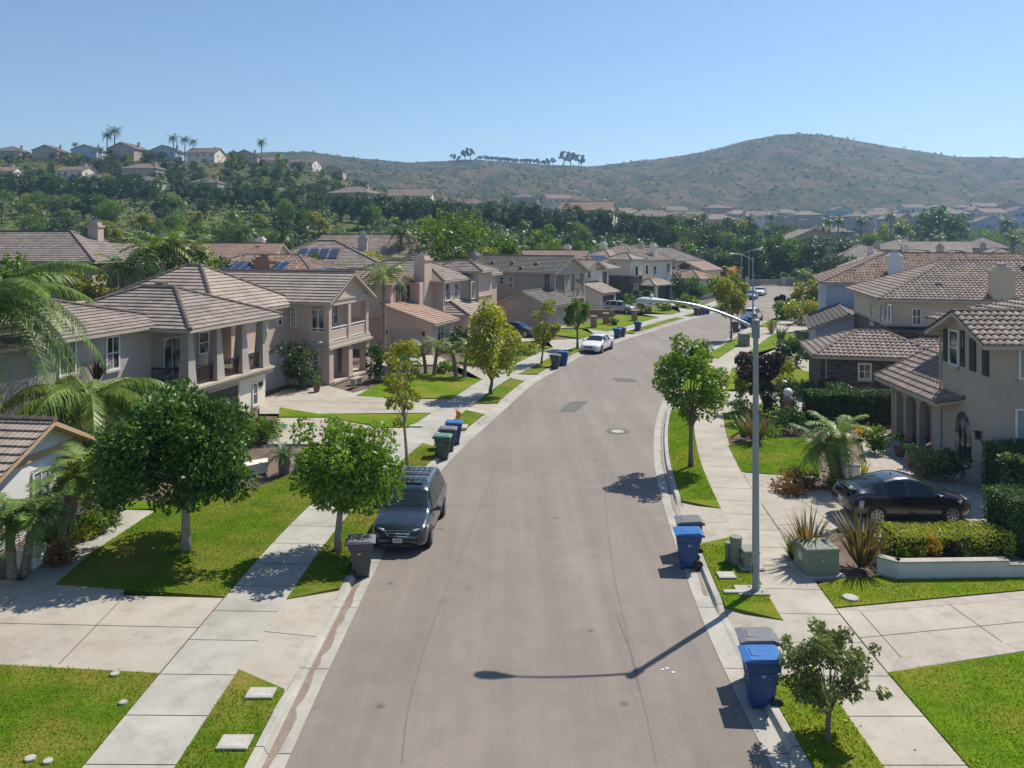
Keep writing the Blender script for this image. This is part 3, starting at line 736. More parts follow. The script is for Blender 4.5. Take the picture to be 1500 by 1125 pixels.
    def column(s, u, v, z0, z1, w0=.3, w1=None, mat=None):
        w1 = w1 or w0; b = MB(); b.frus((u - w0, u + w0, v - w0, v + w0, z0), (u - w1, u + w1, v - w1, v + w1, z1))
        b.box(u - w0 - .05, u + w0 + .05, v - w0 - .05, v + w0 + .05, z0 - .01, z0 + .12)
        b.build('column', mat or s.wm, s.root)
    def rail(s, p0, p1, z, h=1.0, mat=None, solid=False):
        b = MB(); p0, p1 = Vector(p0), Vector(p1); d = (p1 - p0); L = d.length; d.normalize(); n = Vector((-d.y, d.x))
        def bar(a, c, z0, z1, t):
            q = [p0 + d * a + n * t, p0 + d * c + n * t, p0 + d * c - n * t, p0 + d * a - n * t]
            b.prism([(x.x, x.y) for x in q], z0, z1)
        bar(0, L, z + h - .07, z + h, .05); bar(0, L, z + .08, z + .16, .035)
        if solid:
            b0 = b; b = MB(); bar(.02, L - .02, z + .16, z + h * .72, .02); b.build('railing_panel', s.wm, s.root); b = b0; bar(0, L, z + h * .72, z + h * .78, .035)
        k = int(L / (.13 if not solid else 1.2)) or 1
        for i in range(k + 1): x = L * i / k; bar(max(0, x - .022), min(L, x + .022), z + .16, z + h - .07, .022)
        b.build('railing', mat or DBROWN, s.root)
    def chimney(s, u, v, z0, z1, a=.75, d=.5, mat=None, cap=True):
        b = MB(); b.box(u - a, u + a, v - d, v + d, z0, z1 - .45)
        b.box(u - a - .09, u + a + .09, v - d - .09, v + d + .09, z1 - .45, z1 - .25)
        b.box(u - a * .8, u + a * .8, v - d * .8, v + d * .8, z1 - .25, z1)
        c = b.build('chimney', mat or s.wm, s.roofs[0] if s.roofs else s.root)
        b = MB(); b.box(u - .3, u + .3, v - .22, v + .22, z1, z1 + .16); b.box(u - .36, u + .36, v - .28, v + .28, z1 + .16, z1 + .2)
        b.build('chimney_cap', METAL if cap else RIDGE, s.root)
    def vent(s, u, v, z, ax='u', sg=-1, r=.26):
        """half round dormer vent on a slope that falls towards sg along ax"""
        b = MB(); n = 8; pts = []; L = .55
        for k, dd in ((0, -.02), (1, L)):
            for j in range(n + 1):
                a = math.pi * j / n; x = r * math.cos(a); zz = z + max(0, r * math.sin(a)) - .03
                dx = sg * (.3 - dd * 1.0)
                pts.append((u + dx, v + x, zz) if ax == 'u' else (u + x, v + dx, zz))
        m = n + 1; b.add(pts, [(i, i + 1, m + i + 1, m + i) for i in range(n)] + [tuple(range(n, -1, -1)), tuple(range(m, 2 * m))])
        b.build('roof_vent', RIDGE, s.roofs[0] if s.roofs else s.root)
    def solar(s, P, nu, nv, gap=.03, h=.12, i0=0):
        """P: four 3D corners of the slope area, bottom-left first; one mesh per panel"""
        A, B, C_, D = [Vector(p) for p in P]; nrm = (B - A).cross(D - A).normalized()
        if nrm.z < 0: nrm = -nrm
        for i in range(nu):
            for j in range(nv):
                q = lambda a, c: A.lerp(B, a).lerp(D.lerp(C_, a), c)
                a0, a1, c0, c1 = (i + gap) / nu, (i + 1 - gap) / nu, (j + gap) / nv, (j + 1 - gap) / nv
                c = [q(a0, c0), q(a1, c0), q(a1, c1), q(a0, c1)]
                b = MB(); top = [x + nrm * (h + .04) for x in c]; bot = [x + nrm * h for x in c]
                b.add(top + bot, [(0, 1, 2, 3), (7, 6, 5, 4), (0, 4, 5, 1), (1, 5, 6, 2), (2, 6, 7, 3), (3, 7, 4, 0)], 0, [[(0.015, 0.02), (.985, 0.02), (.985, 1.58), (0.015, 1.58)]] + [[(0, 0)] * 4] * 5)
                b.build('solar_panel', SOLAR, s.root)
    def wall_lamp(s, face, plane, a, z):
        b = MB(); s._axis(face, plane, a - .07, a + .07, z - .02, z + .26, .05, .2, b); s._axis(face, plane, a - .1, a + .1, z + .26, z + .31, 0, .24, b); s._axis(face, plane, a - .04, a + .04, z + .06, z + .12, 0, .05, b)
        b.build('wall_lamp', SHUT, s.root)
    def finish(s):
        if s.w.v: s.w.build('wall', s.wm, s.root)
        if s.stone.v: s.stone.build('stone_wall', STONE, s.root)
        if s.t.v: s.t.build('trim', s.trim, s.root)
        return s.root

# ---- L0: cottage at the left edge
h = House('house', 'low white cottage with peach trimmed gable, cut by the left edge', -16, 28.8, 83, 'white', 'tan', 'flat', TRIMP)
h.mass(-4.0, 0, 0, 9, 0, 2.75); h.gable('v', -4.0, 0, 0, 9, 2.75, .5); h.roof('gv', -4.0, 0, 0, 9, 2.75, .5, .55, rake=.55)
h.mass(-14, -4, 1.6, 12, 0, 2.9); h.roof('hip', -14, -3, 1.6, 12, 2.9, .42, .5)
h.t.box(-4.15, .15, -.06, -.003, 2.55, 2.8)
h.t.box(-4.1, .1, -.12, 0, .62, .76)
h.winpx('v-', 0, 48, 70, 690, 757, nx=2, ny=1, glass=BLIND, name='window')
b = MB(); b.box(-2.06, -1.94, -.05, -.003, 3.25, 3.6); b.build('gable_vent', SHUT, h.root)
h.finish()

# ---- L1: big house with the dark brown balcony
h = House('house', 'taupe house with tapered columns and dark brown balcony, behind the round garden tree', -16.6, 39.8, 75, 'grey', 'grey', 'flat')
W, zd, ze = 7.2, 2.45, 5.65
STC = STUC['cream']; lw = MB(); lw.box(0, W, .1, 3.3, 0, zd - .35); lw.build('lower_wall', STC, h.root); h.mass(0, W, 3.3, 10, 0, ze)
h.t.box(-.25, W + .25, -.25, 3.25, zd - .35, zd - .12); h.t.box(-.35, W + .35, -.35, 3.2, zd - .12, zd)
h.w.box(-.12, W + .12, -.12, 0.25, ze - .4, ze); h.w.box(-.12, .25, .25, 3.4, ze - .4, ze); h.w.box(W - .25, W + .12, .25, 3.4, ze - .4, ze)
h.w.box(.1, W - .1, .3, 3.3, ze - .22, ze - .1)
for u in (.25, 2.6, 4.9, W - .25): h.column(u, .2, zd, ze - .38, .34, .19)
h.column(.25, 3.1, zd, ze - .38, .3, .22)
for a, b_ in ((.65, 2.25), (2.95, 4.6), (5.2, W - .65)): h.rail((a, .15), (b_, .15), zd, .95)
h.rail((.2, .6), (.2, 2.8), zd, .95)
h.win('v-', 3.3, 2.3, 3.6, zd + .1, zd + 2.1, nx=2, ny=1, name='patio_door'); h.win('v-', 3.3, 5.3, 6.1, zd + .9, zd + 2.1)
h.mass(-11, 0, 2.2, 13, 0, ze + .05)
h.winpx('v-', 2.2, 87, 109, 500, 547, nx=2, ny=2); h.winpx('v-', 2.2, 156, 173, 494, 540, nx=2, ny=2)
h.winpx('u-', 0, 205, 211, 487, 512, ny=2)
h.roof('hip', -.1, W + .1, -.1, 9.5, ze, .42, .55, 'flat'); h.roof('hip', -11, 1.5, 2.2, 12.5, ze + .05, .30, .5)
h.door('v-', .1, 1.6, 4.4, 0.1, 1.85, SHUT, 'garage_door'); h.winpx('v-', .1, 370, 376, 562, 592, ny=2, name='window')
b = MB(); b.box(W - .75, W - .35, .02, .095, 1.35, 1.6); b.build('number_plaque', DBROWN, h.root)
h.vent(6.0, 6.5, 7.3, 'v', -1); h.finish()

# ---- L2: garage block and gabled balcony
h = House('house', 'tan house with white railed balcony under a gable, queen palm at its right', -12.46, 53, 74, 'pink', 'tan', 'flat')
ze = 5.95
h.mass(0, 6, 1.7, 14, 0, ze); h.mass(-6.4, 0, 3.1, 17, 0, 5.8)
h.t.box(-.25, 6.25, -.2, 1.7, 2.55, 2.72); h.t.box(-.12, 6.12, -.08, 1.7, 2.72, 3.0)
h.w.box(0, 6, .0, .3, ze - .45, ze - .02); h.w.box(.0, .3, .3, 1.7, ze - .45, ze - .02); h.w.box(5.7, 6, .3, 1.7, ze - .45, ze - .02)
h.gable('v', 0, 6, .02, .3, ze - .02, .55); h.t.box(-.1, 6.1, -.06, .015, ze - .12, ze + .05)
for u in (.22, 3.0, 5.78):
    h.column(u, .22, 3.0, ze - .45, .2); h.column(u, .22, .25, 2.56, .3, .27)
h.column(.12, 1.55, 3.0, ze - .45, .14)
for a, b_ in ((.45, 2.78), (3.22, 5.55)): h.rail((a, .12), (b_, .12), 3.0, 1.0, WHT, True)
h.rail((.1, .45), (.1, 1.4), 3.0, 1.0, WHT, True)
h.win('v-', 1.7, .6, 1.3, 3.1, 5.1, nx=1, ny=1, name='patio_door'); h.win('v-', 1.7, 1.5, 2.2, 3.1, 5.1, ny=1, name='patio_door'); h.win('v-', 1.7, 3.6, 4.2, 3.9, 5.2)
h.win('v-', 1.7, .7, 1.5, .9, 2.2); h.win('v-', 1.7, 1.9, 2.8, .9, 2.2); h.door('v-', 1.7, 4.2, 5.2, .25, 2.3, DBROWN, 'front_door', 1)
h.t.box(-.1, 6.2, -.1, 1.7, .1, .25)
h.roof('gv', 0, 6, 0, 14, ze, .55, .5, rake=.4)
h.roof('hip', -8, .4, 3.1, 12.6, 5.8, .58, .5)
h.winpx('u-', 0, 427, 433, 450, 478, nx=2, ny=4); h.winpx('u-', 0, 428, 434, 507, 514, ny=1)
h.winpx('v-', 3.1, 407, 412, 461, 476); h.winpx('v-', 3.1, 385, 390, 466, 484)
h.door('v-', 3.1, -4.6, -.6, .12, 2.45, plain('white garage door', (.66, .66, .66), .5)); h.t.box(-5.2, -.2, 2.97, 3.1, 2.65, 2.9)
h.vent(-5.2, 5.2, 6.75, 'v', -1); h.vent(-3.0, 5.4, 6.85, 'v', -1)
for (u, v, z) in ((-3, 5, 6.4), (-5, 5.6, 6.8), (-1.6, 7.5, 6.7)): b = MB(); b.tube([(u, v, z), (u, v, z + .6)], .04, 6); b.build('vent_pipe', METAL, h.root)
h.finish()

# ---- L2b: hip roof with solar panels just behind the gable
h = House('house', 'orange tiled hip roof house with solar panel row, behind the white balcony gable', -19.5, 71, 74, 'tan', 'blend', 'rib')
h.mass(0, 10, -2, 14, 0, 6.3); r_ = h.roof('hip', 0, 10, -2, 14, 6.3, .42, .5)
z1 = 6.3 - .21 + .1
h.solar([(1.5, 10.3, z1 + .85), (1.5, 2.6, z1 + .85), (3.3, 2.6, z1 + 1.6), (3.3, 10.3, z1 + 1.6)], 8, 1)
h.chimney(2.2, 5.0, 7, 8.4, .5, .9, BRICK, False); h.vent(2.6, 9, 7.6, 'u'); h.vent(2.6, 6.6, 7.6, 'u'); h.chimney(8, 9.5, 6, 9.2)
h.solar([(.8, -2.3, z1 + .15), (5.8, -2.3, z1 + .15), (5.8, -.4, z1 + 1.0), (.8, -.4, z1 + 1.0)], 4, 1)
h.finish()

# ---- L3: pinkish house, low garage with tall chimney and tower
h = House('house', 'pinkish house with low sloping garage roof and tall chimney, behind the golden tree', -6.9, 67, 70, 'pink', 'red', 'flat')
h.w.add([(0, 0, 0), (0, 5, 0), (0, 5, 4.35), (0, 0, 2.85), (4.4, 0, 0), (4.4, 5, 0), (4.4, 5, 4.35), (4.4, 0, 2.85)], [(0, 1, 2, 3)[::-1], (4, 5, 6, 7), (0, 4, 7, 3), (1, 5, 6, 2), (3, 7, 6, 2)])
h.roof('poly', [(-.35, -.5, 2.8), (4.8, -.5, 2.8), (4.8, 5.0, 4.45), (-.35, 5.0, 4.45)], [], 0, 0, 0)
h.door('u-', 0, 1.1, 4.0, .12, 2.2, plain('grey garage door', (.36, .33, .31), .6)); h.wall_lamp('u-', 0, .75, 1.75); h.wall_lamp('u-', 0, 4.45, 1.75)
h.winpx('v-', 0, 640, 650, 478, 503, nx=2, ny=1)
h.mass(1.4, 7.4, 4.5, 14, 0, 6.0); h.mass(4.4, 7.6, 3.4, 10, 0, 6.05); h.roof('gv', .6, 5.2, 4.4, 12, 6.0, .45, .3, 'rib', 'blend', rake=.4); h.gable('v', .6, 5.2, 4.5, 12, 6.0, .45); h.w.box(.9, 5, 4.5, 12, 3, 6)
for x in (581, 588, 595.5): h.winpx('v-', 4.5, x, x + 3.5, 419, 440, ny=1, fr=.03, fm=SHUT, sill=False)
h.mass(7.45, 13.7, 2.4, 14, 0, 6.2); h.roof('hip', 7.0, 14.5, 2.4, 14, 6.2, .42, .5, 'flat', 'grey')
h.winpx('v-', 2.4, 652, 659, 416, 439); h.winpx('v-', 2.4, 665, 671, 415, 438)
h.mass(13.7, 17.4, 1.3, 5.5, 0, 6.9); h.roof('hip', 13.6, 17.5, 1.2, 6.5, 6.9, .4, .55, 'flat', 'grey'); h.winpx('v-', 1.3, 690, 695, 413, 437, ny=1, sill=False)
h.t.box(13.6, 17.5, 1.2, 1.3, 4.1, 4.2)
h.mass(17.4, 22, 2.5, 14, 0, 6.3); h.roof('hip', 17, 22.3, 2.5, 14, 6.3, .42, .5, 'flat', 'grey'); h.winpx('v-', 2.5, 706, 711, 412, 432)
h.roof('poly', [(7.2, -.4, 2.85), (14.6, -.4, 2.85), (12.6, 2.4, 4.0), (8.9, 2.4, 4.0)], [((7.2, -.4, 2.85), (8.9, 2.4, 4.0))], 0, 0, 0, style='flat', tile='tan')
h.roof('poly', [(7.2, 3.2, 2.85), (7.2, -.4, 2.85), (8.9, 2.4, 4.0), (8.9, 3.2, 4.0)], [], 0, 0, 0, style='flat', tile='tan')
for u in (7.6, 10.6, 13.6): h.column(u, 0, .1, 2.75, .25)
h.chimney(6.1, 3.9, 3.4, 8.5, .8, .55)
for z in (6.55,):
    for i in range(4): h.t.box(14.0 + i * .9, 14.2 + i * .9, .95, 1.2, z, z + .2)
h.finish()

# ---- L5: gable balcony house mid street
h = House('house', 'grey house with dark slate roof and columned balcony gable, halfway down the left side', 5.14, 93, 58, 'grey', 'slate', 'flat')
ze = 6.15
h.mass(0, 8, 2.2, 13.5, 0, ze); h.mass(0, 8, 0, 2.2, 2.55, 2.9, h.t); h.gable('v', 0, 8, .02, .3, ze, .42); h.w.box(0, 8, 0, .3, ze - .4, ze - .01); h.w.box(0, .3, .3, 2.2, ze - .4, ze - .01); h.w.box(0, .25, 0, 2.2, 0, ze - .4)
h.roof('gv', 0, 8, 0, 14, ze, .42, .5, rake=.45)
for u in (.2, 2.7, 5.2, 7.8): h.column(u, .2, 2.9, ze - .4, .16); h.column(u, .2, .1, 2.55, .22)
for a, b_ in ((.4, 2.5), (2.9, 5.0), (5.4, 7.6)): h.rail((a, .12), (b_, .12), 2.9, 1.0, BRICK, True)
h.win('v-', 2.2, 1, 2, 3, 5, name='patio_door', ny=1); h.win('v-', 2.2, 3.4, 4.4, 3, 5, name='patio_door', ny=1); h.win('v-', 2.2, 6, 7, 3.6, 5)
h.winpx('u-', 0, 732, 738, 405, 416); h.winpx('u-', 0, 744, 751, 405, 421); h.winpx('u-', 0, 799, 804, 402, 420, fm=SHUT)
h.mass(-6, 0, -2.5, 4.2, 0, 2.7); h.gable('u', -6, 0, -2.5, 4.2, 2.7, .4); h.roof('gu', -6, 0, -2.5, 4.2, 2.7, .4, .45)
h.chimney(-.3, 11.6, 4, 8.4, .55, .7); h.vent(1.8, 3.5, 7.0); h.vent(1.8, 7, 7.0); h.vent(1.8, 10, 7.0); h.vent(.6, 5, 6.5)
h.finish()

# ---- L6
h = House('house', 'cream house with brown sloping garage roof next to the parked silver wagon', 12.1, 107, 55, 'cream', 'tan', 'flat')
h.w.add([(0, 0, 0), (0, 4, 0), (0, 4, 4.3), (0, 0, 2.75), (4.6, 0, 0), (4.6, 4, 0), (4.6, 4, 4.3), (4.6, 0, 2.75)], [(3, 2, 1, 0), (4, 5, 6, 7), (0, 4, 7, 3), (1, 5, 6, 2), (3, 7, 6, 2)])
h.roof('poly', [(-.35, -.6, 2.65), (5.0, -.6, 2.65), (5.0, 4.0, 4.4), (-.35, 4.0, 4.4)], [], 0, 0, 0)
h.door('v-', 0, .8, 4, .1, 2.2, DBROWN, 'garage_door')
h.mass(1.5, 8, 3, 13, 0, 5.9); h.roof('gv', 1.0, 6, 2.6, 12, 5.9, .42, .4); h.gable('v', 1.2, 5.8, 3, 12, 5.9, .42); h.roof('hip', 5, 12, 3.4, 13, 5.8, .4, .5)
h.winpx('v-', 3, 860, 865, 395, 407); h.winpx('u-', 1.5, 850, 855, 396, 406)
h.door('v-', 3, 6.2, 7.6, 3.1, 5.3, SHUT, 'balcony_shade_panel', 1)  # flat dark panel painted in for the shade inside the balcony
h.finish()
# ---- L7
h = House('house', 'stone towered cream house with solar panels, last big house on the left before the bend', 18.6, 122, 50, 'cream', 'tan', 'flat')
h.stone.box(0, 3.6, 0, 4, 0, 4.3); h.mass(.02, 3.58, .02, 4, 4.3, 7.0); h.roof('hip', 0, 3.6, 0, 4, 7.0, .42, .55)
h.t.box(-.08, 3.68, -.08, 4, 4.25, 4.4)
h.mass(.6, 14, 3.6, 13, 0, 6.2); h.roof('hip', .4, 14, 3.4, 13, 6.2, .42, .5)
h.mass(3.6, 15.5, 1.2, 13, 0, 6.6); h.roof('hip', 3.6, 15.5, 1.2, 13, 6.6, .42, .5, 'rib', 'light')
h.winpx('u-', .6, 912, 917, 393, 404); h.winpx('u-', .6, 924, 927, 393, 403); h.winpx('v-', 0, 945, 949, 388, 402, ny=1); h.winpx('u-', 0, 931, 935, 390, 404, ny=1)
h.winpx('v-', 1.2, 957, 961, 390, 402); h.winpx('v-', 1.2, 976, 981, 386, 399, nx=2); h.winpx('v-', 1.2, 990, 994, 387, 398); h.winpx('u-', 0, 930, 934, 416, 428)
h.mass(3.6, 9.5, -1.6, 1.2, 0, 2.8, h.stone); h.roof('hip', 3.4, 10.0, -2.2, 1.6, 2.8, .42, .4)
for u in (4, 9.2): h.column(u, -2.2, .1, 2.7, .22)
z1 = 6.1
h.solar([(0, 11.5, z1 + .15), (0, 6, z1 + .15), (2.4, 6, z1 + 1.15), (2.4, 11.5, z1 + 1.15)], 6, 2)
h.chimney(6, 9, 6, 9.6, .5, .5); h.chimney(11.5, 2.5, 6, 9.3, .5, .5)
h.finish()
h = House('house', 'low house end with pinkish tiled roof peeking right of the stone towered house', 31.5, 131, 45, 'cream', 'red', 'flat')
h.mass(0, 7, 0, 7, 0, 3.4); h.roof('hip', 0, 7, 0, 7, 3.4, .35, .4); h.mass(6, 12, 3, 10, 0, 4.6); h.roof('gu', 6, 12, 3, 10, 4.6, .4, .4); h.win('u-', 0, 1, 2, 1.2, 2.4); h.finish()

# ---- R1: right foreground house
h = House('house', 'taupe house with arched porch and weathered barrel tiles, nearest on the right side', 19.2, 31.2, 87, 'tan', 'light', 'barrel')
h.mass(0, 3.9, -9, 0, 0, 6.0); h.gable('v', 0, 3.9, -9, 0, 6.0, .46)
h.roof('gv', 0, 3.9, -9, 0, 6.0, .46, .5, rake=.55)
h.mass(-.02, 8.4, -16, -2.2, 0, 6.15); h.roof('hip', 1.8, 8.4, -17, -2.2, 6.15, .40, .55)
h.mass(3.9, 5.0, -2.2, 0, 0, 3.0); h.mass(8.6, 9.0, -2.2, 0, 0, 3.0)
def arch(mb, a0, a1, v0, v1, zt, wall_top, n=8):
    """wall piece with a round arched opening between a0 and a1"""
    m = (a0 + a1) / 2; r = (a1 - a0) / 2; zs = zt - r
    P = [(a0, zs)] + [(m - r * math.cos(math.pi * k / n), zs + r * .9 * math.sin(math.pi * k / n)) for k in range(1, n)] + [(a1, zs)]
    for (x0, z0_), (x1, z1_) in zip(P[:-1], P[1:]):
        mb.add([(x0, v0, z0_), (x1, v0, z1_), (x1, v0, wall_top), (x0, v0, wall_top), (x0, v1, z0_), (x1, v1, z1_), (x1, v1, wall_top), (x0, v1, wall_top)],
               [(3, 2, 1, 0), (4, 5, 6, 7), (0, 1, 5, 4), (1, 2, 6, 5), (2, 3, 7, 6), (3, 0, 4, 7)])
for a0, a1 in ((5.0, 6.1), (6.4, 7.5), (7.8, 8.9)): arch(h.w, a0, a1, -.3, 0, 2.5, 3.0)
for a0, a1 in ((4.9, 5.0), (6.1, 6.4), (7.5, 7.8), (8.9, 9.2)): h.w.box(a0, a1, -.3, 0, 0, 3.0)
P0 = lambda u, v: (u, v, 2.9 + (.75 - v) * .5)
h.roof('poly', [P0(9.5, .75), P0(3.0, .75), P0(-.6, -2.2), P0(9.5, -2.2)], [(P0(9.5, .75), P0(9.5, -2.2)), (P0(3.0, .75), P0(.4, -1.3))], 0, 0, 0)
h.winpx('v+', 0, 1392, 1404, 485, 533, nx=1, ny=2); h.winpx('v+', 0, 1409, 1413, 485, 536, ny=1, fr=.02, sill=False, fm=SHUT)
a0, z1 = h.px('v+', 0, 1383, 484)
for x0, x1, y0, y1 in ((1421, 1430, 495, 545), (1440, 1449, 499, 552), (1383, 1389, 481, 530)):
    A = sorted((h.px('v+', 0, x0, y0)[0], h.px('v+', 0, x1, y1)[0])); h.shutter('v+', 0, A[0], A[1], h.px('v+', 0, x1, y1)[1], h.px('v+', 0, x0, y0)[1])
h.winpx('u-', 0, 1494, 1512, 506, 553, nx=2, ny=1, glass=BLIND); h.winpx('u-', 0, 1489, 1512, 601, 650, nx=1, ny=1, glass=BLIND)
# arched recess in the street wall
a0 = h.px('v+', 0, 1423, 640)[0]; a1 = h.px('v+', 0, 1399, 640)[0]
b = MB(); m_ = (a0 + a1) / 2; r_ = abs(a1 - a0) / 2; zc = h.px('v+', 0, 1411, 640)[1]
pp = [(m_ - r_, zc - .9), (m_ + r_, zc - .9)] + [(m_ + r_ * math.cos(math.pi * k / 8), zc + .1 + r_ * 1.5 * math.sin(math.pi * k / 8)) for k in range(9)]
b.add([(x, -.02, z) for x, z in pp] + [(x, .02, z) for x, z in pp], [tuple(range(len(pp)))[::-1], tuple(range(len(pp), 2 * len(pp)))] + [(i, (i + 1) % len(pp), len(pp) + (i + 1) % len(pp), len(pp) + i) for i in range(len(pp))])
b.build('arched_window', GLASS, h.root)
b = MB()
for x in (-.3, .3): b.box(m_ + x * r_ - .03, m_ + x * r_ + .03, .02, .06, zc - .9, zc + .5)
b.box(m_ - r_, m_ + r_, .02, .05, zc - .92, zc - .85); b.build('window_bars', SHUT, h.root)
h.wall_lamp('v+', 0, .75, 1.9)
b = MB()
for k in range(9): b.box(5.1 + k * .45, 5.3 + k * .45, .5, .62, 2.62, 2.74)
b.build('rafter_tails', TRIM, h.root)
b = MB(); b.tube([(3.95, .06, 5.7), (3.95, .06, .3)], .05, 6); b.build('downspout', TRIM, h.root)
h.finish()

# ---- R2: stone house
h = House('house', 'olive stucco and dark ledge stone house with grey barrel tiles, second on the right side', 26.2, 54.5, 77, 'olive', 'light', 'barrel')
h.mass(0, 11, -20, 0, 4.05, 6.05); h.stone.box(0, 11, -20, 0, 0, 4.0); h.t.box(-.06, 11, -20, .06, 4.0, 4.12)
h.roof('hip', 0, 11, -22, 0, 6.05, .42, .6); h.roof('hip', 4, 17, -26, -9, 6.05, .42, .6)
h.winpx('u-', 0, 1337, 1348, 453, 475, nx=2, ny=2)
h.winpx('v+', 0, 1276, 1280, 443, 474, ny=1)
for x in (1290, 1296.5, 1302): h.winpx('v+', 0, x, x + 3.6, 447, 472, ny=1, fr=.03, sill=False)
h.stone.box(-6.6, -1.4, -1.5, 5.3, 0, 2.85); h.roof('hip', -6.6, -1.4, -1.5, 5.3, 2.85, .42, .5); h.stone.box(-1.45, .0, -6, -.05, 0, 3.9)
h.stone.box(-6.2, 0, -13, .4, 0, 2.8); h.roof('hip', -6.5, -2.6, -14, .9, 2.82, .36, .5)
h.winpx('u-', -6.6, 1259, 1274, 534, 554, nx=2, ny=2, fr=.11)
h.chimney(-.1, -7.2, 4, 8.25, .5, .68); h.vent(1.7, -3.7, 6.55, 'u', r=.45); h.vent(2.6, -12.2, 7.1, 'u', r=.45); h.vent(4.3, -10.2, 7.9, 'u', r=.35)
for v in (-14, -12.8): b = MB(); b.tube([(4, v, 7.5), (4, v, 8.6)], .07, 6); b.build('vent_pipe', METAL, h.root)
b = MB(); b.tube([(-6.5, 5.2, 2.7), (-6.68, 5.0, 2.5), (-6.68, 5.0, .2)], .045, 6); b.build('downspout', TRIM, h.root)
h.finish()

# ---- R3: white walled house
h = House('house', 'third right side house, with plain pale blue side wall and low gabled garage', 30.5, 75.5, 72, 'blue', 'blend', 'rib')
h.mass(0, 12, -20, 0, 0, 6.0); h.roof('hip', 0, 12, -24, 0, 6.0, .42, .55)
h.mass(-10.3, 0, -3.6, 1.6, 0, 2.6); h.gable('u', -10.3, 0, -3.6, 1.6, 2.6, .42); h.roof('gu', -10.3, 0, -3.6, 1.6, 2.6, .42, .55, 'rib', 'slate')
h.chimney(1.5, -6.2, 5, 8.75, .55, .6, STUC['white']); h.vent(2.2, -2.6, 6.7, 'u', r=.4)
b = MB(); b.tube([(-.05, .05, 5.8), (-.05, .05, .2)], .05, 6); b.build('downspout', WHT, h.root)
h.finish()
# ---------------------------------------------------------------- background houses
def bg_proto(name, W, D, wall, tile, kind='hip', two=True, style='coarse', solar=False, wing=True, seed=0):
    """house centred on its origin; the side facing -y carries the windows the street below sees"""
    rnd = random.Random(seed); h = House(name, 'x', 0, 0, 0, wall, tile, style); ht = 5.7 if two else 3.0
    h.mass(-W / 2, W / 2, -D / 2, D / 2, -3, ht)
    if kind != 'hip': h.gable(kind[1], -W / 2, W / 2, -D / 2, D / 2, ht, .42)
    h.roof(kind, -W / 2, W / 2, -D / 2, D / 2, ht, .42, .5)
    if wing:
        h.mass(-W / 2 + 1, -W / 2 + 6, -D / 2 - 2.2, 0, -3, 2.9); h.roof('hip', -W / 2 + 1, -W / 2 + 6, -D / 2 - 2.2, -D / 2 + .2, 2.9, .38, .4)
    xs = [-W / 2 + 1.3 + i * (W - 3.6) / 3 for i in range(4)]
    for k, x in enumerate(xs):
        if two: h.win('v-', -D / 2, x, x + (1.5 if k % 2 else 1.0), 3.6, 4.9, nx=2, ny=1, sill=False)
        if k > 1: h.win('v-', -D / 2, x, x + 1.3, .9, 2.1, nx=2, ny=1, sill=False)
    for y in (-D / 4, D / 5): h.win('u-', -W / 2, y, y + 1.0, ht - 2.1, ht - .9, ny=2, sill=False); h.win('u+', W / 2, y, y + 1.0, ht - 2.1, ht - .9, ny=2, sill=False)
    h.chimney(W * .28, D * .12, ht, ht + 3.3, .5, .45)
    for x in (-W * .2, W * .08): h.vent(x, -D * .28, ht + .85, 'v', -1)
    if solar:
        zz = lambda v: ht - .11 + (v + D / 2 + .5) * .42 + .06
        h.solar([(-W * .18, -D * .38, zz(-D * .38)), (W * .15, -D * .38, zz(-D * .38)), (W * .15, -D * .18, zz(-D * .18)), (-W * .18, -D * .18, zz(-D * .18))], 4, 2, gap=.08)
    return h.finish()
PR = {
 'a': bg_proto('house', 15, 11, 'tan', 'tan', 'hip', seed=1),
 'b': bg_proto('house', 13, 12, 'grey', 'grey', 'hip', seed=2, wing=False),
 'c': bg_proto('house', 14, 11, 'cream', 'red', 'gu', seed=3),
 'd': bg_proto('house', 14, 12, 'grey', 'grey', 'hip', seed=4, solar=True),
 'e': bg_proto('house', 12, 13, 'tan', 'tan', 'gv', seed=5, wing=False),
 'f': bg_proto('house', 12, 13, 'blue', 'grey', 'gv', seed=6),
 'g': bg_proto('house', 18, 11, 'tan', 'grey', 'hip', seed=7, style='coarse'),
 'h': bg_proto('house', 14, 12, 'cream', 'light', 'gu', seed=8, wing=False)}
used = set()
def bgh(k, px, Y, z, rz, label, sc=1., group='houses further back'):
    x = AT(px, Y); loc = (x, Y, z if z is not None else float(H(x, Y)) + .1)
    if k in used: o = dup(PR[k], loc, R(rz), label, group, (sc, sc, sc))
    else:
        used.add(k); o = PR[k]; o.location = loc; o.rotation_euler = (0, 0, R(rz)); o['label'] = label; o['group'] = group; o.scale = (sc,) * 3
    return o
# one street back on the left
bgh('g', 50, 82, 1.5, -4, 'long grey brown hip roof behind the big palm at the left edge, two chimneys', 1.15)
bgh('b', -70, 88, 1.6, 8, 'grey roofed house cut by the left edge behind the long roof')
bgh('a', 175, 84, 1.6, 2, 'tan hip roofed house rising behind the banana clump on the left')
bgh('c', 335, 82, 3.3, -2, 'house with pale orange roof and two windows behind the brown balcony house', .78)
bgh('d', 478, 88, 1.5, 3, 'low tan house with a cluster of solar panels behind the orange hip roof')
bgh('h', 555, 100, 2.3, -6, 'house with light barrel roof between the solar roof and the big round tree')
bgh('e', 700, 128, 1.5, 10, 'cream house half hidden right of the big round tree')
bgh('c', 795, 122, .6, -14, 'house with reddish roof just behind the slate roofed balcony house', .95)
bgh('b', 845, 150, .3, 0, 'grey house with gable window behind the reddish roof, beside the tall parkway lamp', .9)
bgh('a', 905, 150, .3, -20, 'tan house with pale roof behind the solar roofed tower house')
